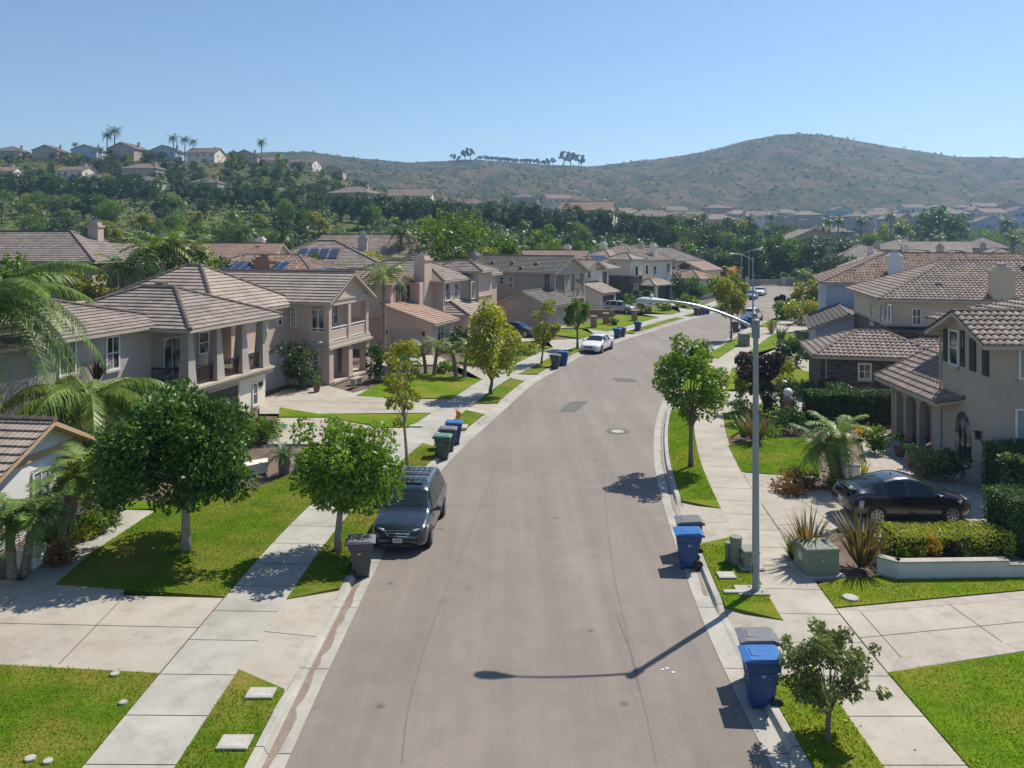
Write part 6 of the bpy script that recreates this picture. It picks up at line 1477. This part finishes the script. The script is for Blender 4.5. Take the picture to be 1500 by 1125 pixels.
for px, py, r_, hh, lb in ((1078, 826, .175, .78, 'taller green utility cylinder behind the telecom box'), (1067, 822, .10, .52, 'shorter green utility cylinder left of the taller one')):
    X, Y = G(px, py); t = thing('vent_cylinder', lb, 'utility pipe', (X, Y, .15)); b = MB(); b.lathe([(r_, 0), (r_, hh)], 16); b.build('body', UGREEN, t, False); b = MB(); b.lathe([(r_ + .015, hh), (r_ + .02, hh + .05), (r_, hh + .07)], 16); b.build('cap', UGREEN, t)
    k_ = t.children[0]
def cover(label, px, py, a, c, rz=0, name='meter_cover', rnd_=False):
    X, Y = G(px, py, .18); t = thing(name, label, 'ground cover', (X, Y, .165), R(rz)); b = MB()
    if rnd_: b.lathe([(a, 0), (a, .045), (a * .9, .055)], 20)
    else: b.box(-a, a, -c, c, 0, .05)
    o = b.build('frame', CONC, t); m_ = o.modifiers.new('bevel', 'BEVEL'); m_.width = .015; m_.segments = 2
    b = MB()
    if not rnd_: b.box(-a * .8, a * .8, -c * .72, c * .72, .05, .054); b.tube([(a * .55, 0, .05), (a * .55, 0, .0585)], .035, 10)
    else: b.lathe([(a * .5, .055), (a * .45, .058)], 12)
    b.build('lid', mottled('worn cover', (.40, .38, .34), (.5, .48, .43), 3), t); return t
cover('rectangular meter cover in the left verge, nearer the driveway', 382, 1016, .30, .2, 0); cover('rectangular meter cover in the left verge, nearest the camera', 344, 1088, .31, .22, 0)
cover('square meter cover in front of the green cylinders', 1064, 843, .26, .22, 0); cover('meter cover beside the kerb just left of the lamp foot', 1078, 867, .36, .10, 0)
cover('round white cover on the near left lawn, alone by the sidewalk', 168, 988, .10, .1, 0, 'sprinkler_cover', True); cover('small round cover hidden in the straw grass of the left lawn', 180, 1030, .09, .1, 0, 'sprinkler_cover', True)
cover('left of two round covers at the bottom left', 44, 1112, .10, .1, 0, 'sprinkler_cover', True); cover('right of two round covers at the bottom left', 70, 1116, .09, .1, 0, 'sprinkler_cover', True)
cover('round white cover in the lawn below the white planter wall', 1246, 876, .21, .1, 0, 'sprinkler_cover', True)
cover('meter cover in the lawn strip between the two left driveways', 610, 624, .35, .2, 0)

# ---- garden walls, pillars, globe lamps
b = MB(); WALLW = mottled('whitewashed wall', (.50, .50, .49), (.62, .62, .60), 1.2, .8)
t = thing('planter_wall', 'low white planter wall with a raised cap below the yellow green hedge', 'garden wall', (0, 0, 0))
P = [(10.85, 23.15), (11.3, 22.75), (14.6, 22.85), (19.5, 22.95)]
b = MB()
for (x0, y0), (x1, y1), z in zip(P[:-1], P[1:], (.62, .62, .5)):
    d = Vector((x1 - x0, y1 - y0)).normalized(); n = Vector((-d.y, d.x)) * .2
    b.prism([(x0, y0), (x1, y1), (x1 + n.x, y1 + n.y), (x0 + n.x, y0 + n.y)], .05, z)
b.build('wall', WALLW, t); b = MB()
for (x0, y0), (x1, y1), z in zip(P[:-1], P[1:], (.62, .62, .5)):
    d = Vector((x1 - x0, y1 - y0)).normalized(); n = Vector((-d.y, d.x))
    b.prism([(x0 - n.x * .03, y0 - n.y * .03), (x1 - n.x * .03, y1 - n.y * .03), (x1 + n.x * .24, y1 + n.y * .24), (x0 + n.x * .24, y0 + n.y * .24)], z + .001, z + .05)
b.build('cap', CONC, t)
b = MB(); b.prism([(11.0, 23.15), (11.35, 22.97), (15.3, 23.05), (15.3, 23.6), (11.2, 23.6)], .1, .5); tag(b.build('planter_soil', SOIL), kind='structure')
def pillar(label, px, py, w_, h_, mat, capm=CONC, rz=0, name='pillar'):
    X, Y = G(px, py); t = thing(name, label, 'pillar', (X, Y + w_ / 2, .12), R(rz)); b = MB(); b.box(-w_ / 2, w_ / 2, -w_ / 2, w_ / 2, 0, h_); b.build('shaft', mat, t)
    b = MB(); b.box(-w_ / 2 - .04, w_ / 2 + .04, -w_ / 2 - .04, w_ / 2 + .04, h_, h_ + .07); b.build('cap', capm, t); return t
pillar('front block pillar right of the date palms', 1249, 718, .55, .95, STUC['cream']); pillar('rear block pillar right of the date palms', 1236, 700, .5, 1.0, STUC['cream'])
pillar('left brick pillar in the far lawn', 870, 480, .65, 1.25, BRICK); pillar('middle brick pillar in the far lawn', 888, 475, .65, 1.25, BRICK); pillar('right brick pillar in the far lawn', 930, 470, .65, 1.25, BRICK)
b = MB()
for px, py, lb in ((1150, 604, 'rear pillar with a white globe lamp by the cone shrubs'), (1156, 618, 'front pillar with a white globe lamp by the cone shrubs')):
    p = pillar(lb, px, py, .35, 1.25, BRICK, name='lamp_pillar'); b = MB()
    b.lathe([(.02, 1.3)] + [(.26 * math.sin(math.pi * k / 8), 1.58 - .26 * math.cos(math.pi * k / 8)) for k in range(1, 8)] + [(.01, 1.84)], 16); b.build('globe', plain('white globe glass', (.75, .72, .66), .3), p, True)
b = MB(); b.prism([G(345, 700), G(392, 690), G(392, 684), G(345, 692)], .1, .55); tag(b.build('garden_wall', STUC['cream']), 'low stucco garden wall behind the cycad', 'garden wall')
b = MB(); b.prism([G(1100, 540), G(1146, 528), G(1147, 524), G(1101, 535)], .1, .55); tag(b.build('garden_wall', CONC), 'low concrete wall beside the far right walk', 'garden wall')
b = MB(); b.prism([(AT(800, 99), 99), (AT(900, 99), 99), (AT(900, 99), 99.4), (AT(800, 99), 99.4)], .1, 1.1); tag(b.build('garden_wall', BRICK), 'low brick garden wall by the far pillars', 'garden wall')
b = MB(); b.prism([G(548, 556), G(586, 560), G(586, 557), G(548, 553)], .1, 1.2); tag(b.build('garden_wall', STUC['tan']), 'low tan wall between the white balcony house and the pinkish garage', 'garden wall')
# wall closing the street end
t = thing('boundary_wall', 'long pale boundary wall with pillars across the street end', 'wall', (0, 0, 0)); b = MB(); b.box(34, 100, 170.0, 170.3, .1, 1.3); b.build('wall', STUC['tan'], t)
b = MB()
for k in range(9): b.box(35 + k * 8, 35.7 + k * 8, 169.8, 170.5, .1, 1.9)
b.build('wall_pillar', STUC['cream'], t)
b = MB(); b.prism([(24, 156.9), (46, 156.9), (46, 156.6), (24, 156.6)], .02, .15); tag(b.build('kerb', CONC), kind='structure')
b = MB(); b.prism([(20, 168.5), (170, 168.5), (170, 169.9), (20, 169.9)], .0, .15); tag(b.build('sidewalk', CONC), kind='structure')
# small furniture at the white balcony house
t = thing('garden_bench', 'small pale bench on the porch of the white balcony house', 'bench', (*G(522, 566), .3), R(74)); b = MB(); b.box(-.6, .6, -.2, .2, .4, .45); b.build('seat', CONC, t)
for x in (-.5, .45): b = MB(); b.box(x, x + .06, -.18, .18, 0, .4); b.build('leg', CONC, t)
for px, py, lb in ((1318, 668, 'terracotta pot with shrub by the first porch arch'), (1336, 684, 'terracotta pot with shrub by the last porch arch'), (464, 574, 'dark urn planter at the white balcony corner')):
    X, Y = G(px, py); t = thing('flower_pot', lb, 'pot', (X, Y, .15)); b = MB(); b.lathe([(.16, 0), (.25, .35), (.28, .36), (.28, .42), (.24, .42)], 14); b.build('pot', plain('terracotta', (.20, .10, .07), .8), t)
    o, c = blob('foliage', 300, .32, .32, .35, .12, LEAF['mid'], px, 10, 1.1, parent=t); o.location = (0, 0, .75)
t = thing('garden_hose', 'coiled green garden hose on the concrete by the driveway shrubs', 'hose', (*G(411, 627), .16)); b = MB(); b.tube([(.3 * math.cos(k * .5) * (1 + .01 * k), .3 * math.sin(k * .5), .02 + .004 * k) for k in range(34)], .018, 5); b.build('coil', plain('green hose', (.03, .30, .22), .5), t)
# litter on the road
for px, py in ((968, 982), (975, 980), (984, 986)):
    X, Y = G(px, py, 0); b = MB(); b.prism([(X, Y), (X + .09, Y + .01), (X + .07, Y + .05), (X + .01, Y + .04)], .003, .012); tag(b.build('paper_scrap', PW_), 'tiny white paper scrap on the asphalt below the lamp shadow', 'litter', 'paper scraps on the road')

# ---------------------------------------------------------------- cars
PAINT = {'van': (.010, .018, .027), 'white': (.74, .75, .76), 'black': (.008, .009, .014), 'silver': (.40, .42, .43), 'bluegrey': (.16, .21, .26), 'dark': (.03, .032, .04)}
def paint(k):
    nm = 'car paint ' + k
    if nm in MATS: return MATS[nm]
    m, t, p = nodes(nm); p.inputs['Base Color'].default_value = (*PAINT[k], 1); p.inputs['Metallic'].default_value = .0 if k in ('white', 'van', 'black') else .35
    p.inputs['Roughness'].default_value = .38; p.inputs['Coat Weight'].default_value = 1; p.inputs['Coat Roughness'].default_value = .04
    n = noise(t, 1.2, 3, .6, objc(t)); t.links.new(ramp(t, n, [(.3, (.20,) * 3), (.7, (.34,) * 3)]), p.inputs['Roughness'])
    MATS[nm] = m; return m
CG, _t, _p = nodes('car glass'); _p.inputs['Base Color'].default_value = (.012, .02, .022, 1); _p.inputs['Roughness'].default_value = .03; _p.inputs['Specular IOR Level'].default_value = .5
HL = plain('headlamp glass', (.55, .57, .58), .08, .2, 1); TL = plain('tail lamp red', (.30, .012, .012), .15); TLW = plain('tail lamp clear', (.5, .48, .48), .12)
BLK = plain('black trim plastic', (.018, .018, .02), .6); RIM = plain('alloy wheel', (.42, .43, .45), .3, .7)
#         x, halfwidth, z bottom, z belt, z top, top halfwidth
SPEC = {
 'van': dict(st=[(0, .66, .42, .60, .63, .55), (.06, .80, .30, .70, .74, .70), (.30, .93, .22, .84, .90, .80), (.70, .965, .2, .93, 1.0, .84), (1.15, .975, .2, 1.0, 1.09, .83), (1.45, .98, .2, 1.04, 1.27, .79), (2.15, .98, .2, 1.07, 1.66, .69), (2.6, .98, .2, 1.08, 1.735, .68), (3.6, .98, .2, 1.09, 1.75, .68), (4.55, .975, .2, 1.10, 1.71, .67), (4.85, .96, .24, 1.10, 1.60, .67), (5.03, .93, .30, 1.02, 1.22, .74), (5.1, .84, .40, .85, .92, .70)],
            ws=(1.30, 2.10), rw=(4.72, 5.0), sw=[(1.75, 2.55), (2.62, 3.72), (3.80, 4.70)], wheels=(.95, 4.0), r=.34),
 'hatch': dict(st=[(0, .55, .38, .55, .58, .45), (.08, .70, .26, .64, .68, .60), (.35, .82, .20, .76, .82, .70), (.8, .86, .18, .86, .95, .74), (1.05, .865, .18, .90, 1.04, .72), (1.9, .865, .18, .95, 1.42, .58), (2.3, .865, .18, .96, 1.49, .57), (2.7, .865, .18, .98, 1.48, .57), (3.5, .86, .2, 1.02, 1.32, .56), (4.05, .84, .22, 1.05, 1.15, .60), (4.15, .83, .24, 1.04, 1.13, .62), (4.38, .80, .3, .88, .95, .64), (4.45, .72, .40, .75, .80, .60)],
            ws=(1.0, 1.85), rw=(3.1, 3.95), sw=[(1.45, 2.35), (2.45, 3.2), (3.28, 3.55)], wheels=(.88, 3.58), r=.32),
 'sedan': dict(st=[(0, .62, .40, .55, .58, .5), (.08, .78, .26, .64, .68, .68), (.35, .90, .2, .76, .80, .78), (.9, .925, .18, .86, .92, .80), (1.35, .925, .18, .92, 1.02, .77), (2.15, .925, .18, .96, 1.40, .60), (2.6, .925, .18, .97, 1.46, .58), (3.2, .925, .18, .98, 1.43, .58), (3.95, .92, .2, 1.01, 1.16, .66), (4.2, .91, .22, 1.02, 1.09, .72), (4.75, .88, .28, .98, 1.04, .74), (4.9, .80, .4, .82, .88, .68)],
            ws=(1.28, 2.12), rw=(3.3, 3.98), sw=[(1.7, 2.62), (2.7, 3.5)], wheels=(.95, 3.78), r=.34),
 'suv': dict(st=[(0, .66, .45, .66, .70, .55), (.08, .80, .32, .76, .80, .70), (.35, .90, .25, .90, .96, .78), (.95, .925, .24, 1.0, 1.08, .80), (1.2, .925, .24, 1.04, 1.16, .78), (1.9, .925, .24, 1.08, 1.60, .64), (2.3, .925, .24, 1.09, 1.68, .63), (3.6, .925, .24, 1.12, 1.66, .62), (4.15, .915, .26, 1.14, 1.55, .62), (4.45, .90, .32, 1.05, 1.2, .68), (4.58, .82, .42, .90, .95, .68)],
            ws=(1.15, 1.85), rw=(3.95, 4.42), sw=[(1.55, 2.35), (2.43, 3.3), (3.4, 3.95)], wheels=(.9, 3.6), r=.36)}
def make_car(kind, col, label, loc, heading, front_detail=True, name='parked_car', rails=False, group='cars parked along the street'):
    """heading in degrees: direction the nose points, 0 = +X"""
    S = SPEC[kind]; st = S['st']; L = st[-1][0]; t = thing(name, label, 'car' if kind != 'van' else 'minivan', loc, R(heading), group)
    xs0 = [s[0] for s in st]; nX = int(L / .05); xs = np.unique(np.concatenate([np.linspace(0, .12, 6), np.linspace(.12, L - .15, nX), np.linspace(L - .15, L, 6)]))
    P = [np.interp(xs, xs0, [s[k] for s in st]) for k in range(1, 6)]
    ker = np.array([.25, .5, .25])
    for k in range(5):
        for _ in range(4): q = P[k].copy(); q[1:-1] = np.convolve(P[k], ker, 'valid'); P[k] = q
    def half(i):
        w_, zb, zt_, zr, wr = [P[k][i] for k in range(5)]
        g = zr - zt_
        return [(0, zb), (w_ * .80, zb), (w_ * .94, zb + .05), (w_ * .985, zb + .14), (w_, zb + (zt_ - zb) * .45), (w_ * .995, zb + (zt_ - zb) * .68), (w_ * .975, zt_ - .09), (w_ * .955, zt_ - .02), (w_ * .935, zt_ + min(.012, g * .2)),
                (w_ * .935 + (wr - w_ * .935) * .33, zt_ + g * .32), (w_ * .935 + (wr - w_ * .935) * .66, zt_ + g * .62), (wr, zr - g * .10 - .004), (wr - .05, zr - .002), (wr * .6, zr + .022), (0, zr + .03)]
    n = 15; ring = []; X0 = L / 2
    for i, x in enumerate(xs):
        h_ = half(i); ring.append([Vector((X0 - x, y, z)) for y, z in h_] + [Vector((X0 - x, -y, z)) for y, z in h_[-2:0:-1]])
    m = len(ring[0]); b = MB(); b.add([p for r in ring for p in r], [((i + 1) * m + j, (i + 1) * m + (j + 1) % m, i * m + (j + 1) % m, i * m + j) for i in range(len(xs) - 1) for j in range(m)] + [tuple(range(m)), tuple(range((len(xs) - 1) * m, len(xs) * m))[::-1]])
    b.build('body', paint(col), t, True)
    def panel(nm, x0, x1, js, mat, o_=.006, inset=None, par=None):
        b = MB(); ids = [i for i in range(len(xs)) if x0 <= xs[i] <= x1]
        if len(ids) < 2: return
        g = []
        for i in ids:
            row = []
            for j in js:
                p = ring[i][j % m]; a = ring[max(i - 1, 0)][j % m]; c = ring[min(i + 1, len(xs) - 1)][j % m]; d = ring[i][(j - 1) % m]; e = ring[i][(j + 1) % m]
                nn = (c - a).cross(e - d); nn = nn.normalized() if nn.length > 0 else Vector((0, 0, 1))
                if nn.dot(Vector((0, p.y, p.z - .8))) < 0: nn = -nn
                row.append(p + nn * o_)
            g.append(row)
        k = len(js); b.add([p for r in g for p in r], [(i * k + j, i * k + j + 1, (i + 1) * k + j + 1, (i + 1) * k + j) for i in range(len(ids) - 1) for j in range(k - 1)])
        o = b.build(nm, mat, par or t, True); return o
    tops = list(range(11, 18)); tops = [11, 12, 13, 14, 15, 16, 17]
    panel('windscreen', S['ws'][0], S['ws'][1], tops, CG); panel('rear_window', S['rw'][0], S['rw'][1], tops, CG)
    for a, c in S['sw']:
        panel('side_window', a, c, [8, 9, 10, 11], CG, .007); panel('side_window', a, c, [m - 8, m - 9, m - 10, m - 11], CG, .007)
    a, c = S['sw'][0][0], S['sw'][-1][1]
    panel('window_trim', a - .1, c + .1, [7, 8], CHROME if kind == 'van' else BLK, .006); panel('window_trim', a - .1, c + .1, [m - 7, m - 8], CHROME if kind == 'van' else BLK, .006)
    panel('sill', .9, L - .9, [2, 3], BLK, .004); panel('sill', .9, L - .9, [m - 2, m - 3], BLK, .004)
    W = max(s[1] for s in st); r = S['r']
    # door seams
    b = MB()
    for q in [S['sw'][0][0] - .25] + [z[1] + .03 for z in S['sw'][:2]]:
        for sg in (1, -1): b.box(X0 - q - .006, X0 - q + .006, sg * W * .985 - .01, sg * W * .985 + .012, .3, .95)
    b.build('door_seams', BLK, t)
    b = MB()
    for q in [z[1] - .18 for z in S['sw'][:2]]:
        for sg in (1, -1): b.box(X0 - q - .09, X0 - q + .09, sg * (W * .985) - .02, sg * (W * .985) + .025, .80, .83)
    b.build('door_handles', paint(col), t)
    for wx in S['wheels']:
        for sg in (1, -1):
            x = X0 - wx; y = sg * (W - .012)
            b = MB(); b.tube([(x, y - sg * .05, r), (x, y + sg * .014, r)], r + .05, 24); b.build('wheel_arch', BLK, t)
            b = MB(); b.tube([(x, y - sg * .2, r), (x, y - sg * .02, r), (x, y + sg * .03, r), (x, y + sg * .045, r)], [r, r, r - .01, r - .04], 24); w_ = b.build('wheel', RUB, t)
            b = MB(); b.tube([(x, y + sg * .04, r), (x, y + sg * .052, r)], [r * .68, r * .66], 20); rm = b.build('rim', BLK, w_)
            b = MB()
            for k in range(7):
                a = 2 * math.pi * k / 7; c_, s_ = math.cos(a), math.sin(a); o1 = Vector((-s_, 0, c_)) * .03
                p0 = Vector((x, y + sg * .05, r)); p1 = p0 + Vector((c_, 0, s_)) * r * .66; e = Vector((0, sg * .014, 0))
                b.add([p0 - o1, p0 + o1, p1 + o1, p1 - o1, p0 - o1 + e, p0 + o1 + e, p1 + o1 + e, p1 - o1 + e], [(0, 1, 2, 3), (7, 6, 5, 4), (0, 4, 5, 1), (1, 5, 6, 2), (2, 6, 7, 3), (3, 7, 4, 0)])
            pr = [(x + r * q_ * math.cos(2 * math.pi * k / 20), y + sg * .06, r + r * q_ * math.sin(2 * math.pi * k / 20)) for q_ in (.60, .70) for k in range(20)]
            b.add(pr, [(k, (k + 1) % 20, 20 + (k + 1) % 20, 20 + k) for k in range(20)])
            b.build('spokes', RIM, w_)
    def eye(nm, x0, x1, y0, y1, z0, z1, mat, sgn):
        """lens patch that follows the corner of the body"""
        b = MB(); nn = 5; pts = []
        for k in range(nn):
            q = k / (nn - 1); y = y0 + (y1 - y0) * q; xx = x0 + (x1 - x0) * q ** 2
            pts += [(xx, y * sgn, z0 + .02 * q), (xx - .04 * (1 if x0 > 0 else -1), y * sgn, z1 + .04 * q)]
        b.add(pts + [(p[0] - .12 * (1 if x0 > 0 else -1), p[1], p[2]) for p in pts], [(2 * k, 2 * k + 2, 2 * k + 3, 2 * k + 1) for k in range(nn - 1)] + [(2 * k + 1, 2 * k + 3, 2 * nn + 2 * k + 3, 2 * nn + 2 * k + 1) for k in range(nn - 1)] + [(0, 1, 2 * nn + 1, 2 * nn), (2 * nn - 2, 4 * nn - 2, 4 * nn - 1, 2 * nn - 1)] + [(2 * k, 2 * nn + 2 * k, 2 * nn + 2 * k + 2, 2 * k + 2) for k in range(nn - 1)])
        b.build(nm, mat, t, True)
    zf = st[2][3]
    for sg in (1, -1):
        eye('headlight', X0 - .055, X0 - .50, .46 * W / .95, W * .955, zf - .27, zf - .015, HL, sg)
        eye('tail_light', -X0 + .03, -X0 + .28, W * .70, W * .975, st[-2][3] - .34, st[-2][3] - .08, TL if kind != 'hatch' else TLW, sg)
        b = MB(); mx = X0 - S['sw'][0][0] + .03; b.frus((mx - .06, mx + .07, sg * (W + .02) - .02, sg * (W + .02) + .02, st[4][3] - .02), (mx - .05, mx + .05, sg * (W - .03) - .04, sg * (W - .03) + .04, st[4][3] - .02)); b.box(mx - .05, mx + .08, min(sg * (W + .04), sg * (W + .24)), max(sg * (W + .04), sg * (W + .24)), st[4][3] + .0, st[4][3] + .15); b.box(mx - .03, mx + .03, min(sg * (W - .08), sg * (W + .05)), max(sg * (W - .08), sg * (W + .05)), st[4][3] + .0, st[4][3] + .06)
        o = b.build('wing_mirror', paint(col), t); q = o.modifiers.new('bevel', 'BEVEL'); q.width = .025; q.segments = 2
    # nose: grille, bumper intake, plate, badge
    zc = zf - .13; b = MB(); fx = X0 + .0
    b.add([(fx - .04, -.42, zc + .09), (fx - .04, .42, zc + .09), (fx + .012, .30, zc - .06), (fx + .012, -.30, zc - .06), (fx - .15, -.42, zc + .09), (fx - .15, .42, zc + .09), (fx - .15, .30, zc - .06), (fx - .15, -.30, zc - .06)], [(0, 3, 2, 1), (0, 1, 5, 4), (0, 4, 7, 3), (1, 2, 6, 5), (2, 3, 7, 6)])
    g = b.build('grille', BLK, t); b = MB()
    for y0, z0, y1, z1 in ((-.44, .10, -.31, -.07), (-.31, -.07, .31, -.07), (.31, -.07, .44, .10), (-.40, .02, .40, .02)):
        b.tube([(fx + .012 if z < .05 else fx - .03, y, zc + z) for y, z in ((y0, z0), (y1, z1))], .014, 6)
    b.build('chrome_bar', CHROME, g)
    b = MB(); b.box(fx - .04, fx + .028, -.52, .52, .28, .38); b.build('bumper_intake', BLK, t)
    b = MB(); b.box(fx - .02, fx + .034, -.155, .155, .42, .57); pl = b.build('number_plate', plain('number plate', (.62, .62, .66), .5), t)
    b = MB(); b.box(fx + .034, fx + .037, -.11, .11, .545, .560); b.build('plate_header', plain('plate red print', (.45, .08, .08), .5), pl)
    b = MB()
    for k in range(6): b.box(fx + .034, fx + .037, -.125 + k * .043, -.098 + k * .043, .455, .525)
    b.build('plate_digits', plain('plate blue print', (.12, .15, .35), .5), pl)
    b = MB(); b.box(-X0 - .012, -X0 + .03, -.155, .155, .62, .76); b.build('number_plate', plain('number plate', (.62, .62, .66), .5), t)
    if kind == 'van':
        b = MB()
        for y in (-.045, .03): b.box(fx + .014, fx + .03, y, y + .016, zc - .02, zc + .06)
        b.box(fx + .014, fx + .03, -.035, .035, zc + .012, zc + .026); b.build('badge', CHROME, t)
    # wipers, roof gear
    b = MB(); wx = X0 - S['ws'][0] - .02; zz = float(np.interp(S['ws'][0], xs, P[3])) + .04
    for y in (-.5, .1): b.tube([(wx, y, zz), (wx - .12, y + .5, zz + .085)], .012, 5)
    b.build('wiper', BLK, t)
    if kind == 'van':
        zr = 1.79; b = MB()
        for y in (-.6, .6): b.tube([(X0 - 2.5, y, zr - .05), (X0 - 2.6, y, zr + .02), (X0 - 4.5, y, zr + .01), (X0 - 4.6, y, zr - .06)], .018, 6)
        for x in (2.9, 3.5, 4.2): b.box(X0 - x - .03, X0 - x + .03, -.6, .6, zr + .02, zr + .045)
        b.build('roof_rack', METAL, t)
        b = MB()
        for k in range(5): b.box(X0 - 4.5, X0 - 2.7, -.42 + k * .2, -.40 + k * .2, zr - .014, zr - .001)
        b.build('roof_strips', BLK, t)
        b = MB(); b.box(X0 - 2.72, X0 - 2.35, -.42, .42, 1.735, 1.772); b.build('sunroof', CG, t)
    if kind == 'hatch':
        b = MB(); b.frus((-X0 + .10, -X0 + .34, -.60, .60, 1.10), (-X0 + .06, -X0 + .30, -.58, .58, 1.16)); b.build('rear_spoiler', paint(col), t)
        b = MB(); b.box(-X0 + .02, -X0 + .06, -.45, .45, .86, 1.02); b.build('lower_rear_window', CG, t)
        b = MB(); b.tube([(-.35, 0, 1.47), (-.42, 0, 1.56)], .02, 5); b.build('aerial', BLK, t)
    return t
make_car('van', 'van', 'dark blue grey minivan facing the camera at the left kerb', (-3.50, 27.15, .01), -94).scale = (.90, .96, .93)
make_car('sedan', 'white', 'white sedan facing the camera at the left kerb by the dark green street tree', (7.75, 70.4, .01), -115)
make_car('hatch', 'black', 'black hatchback parked in the right driveway behind the yellow green hedge', (14.0, 28.0, .155), 3)
make_car('suv', 'silver', 'silver wagon parked in a driveway in front of the far stone tower', (14.4, 104.5, .155), -28)
make_car('suv', 'white', 'white wagon seen from behind at the right kerb beyond the far lamp', (29.6, 96.0, .01), 60)
make_car('sedan', 'bluegrey', 'blue grey car at the far left kerb before the street end', (40.3, 131, .01), -115)
make_car('sedan', 'white', 'farthest white car at the left kerb near the street end', (44.6, 140, .01), -115)
make_car('sedan', 'dark', 'dark car in the driveway partly hidden by the golden tree', (AT(757, 80), 80, .155), -30)
make_car('suv', 'dark', 'dark car at the far end, half hidden by the bright tree on the right', (AT(1191, 140), 140, .01), 60)
make_car('suv', 'silver', 'tiny pale car on the parkway at the far left edge', (AT(12, 243), 243, Hs(AT(12, 243), 243) + .1), 0)

# ---------------------------------------------------------------- air
b = MB(); b.box(-1900, 1900, -60, 1250, -2.6, 165)
hz = b.build('haze', None); hz.data.materials.clear(); hm = bpy.data.materials.new('haze air'); hm.use_nodes = True; t = hm.node_tree; t.nodes.clear()
o = t.nodes.new('ShaderNodeOutputMaterial'); v = t.nodes.new('ShaderNodeVolumePrincipled'); v.inputs['Color'].default_value = (.42, .68, 1, 1); v.inputs['Density'].default_value = .00033; v.inputs['Anisotropy'].default_value = .35
t.links.new(v.outputs[0], o.inputs['Volume']); hz.data.materials.append(hm); hz.display_type = 'WIRE'; tag(hz, kind='stuff')
SC.cycles.volume_bounces = 0; SC.cycles.max_bounces = 6; SC.cycles.transparent_max_bounces = 8
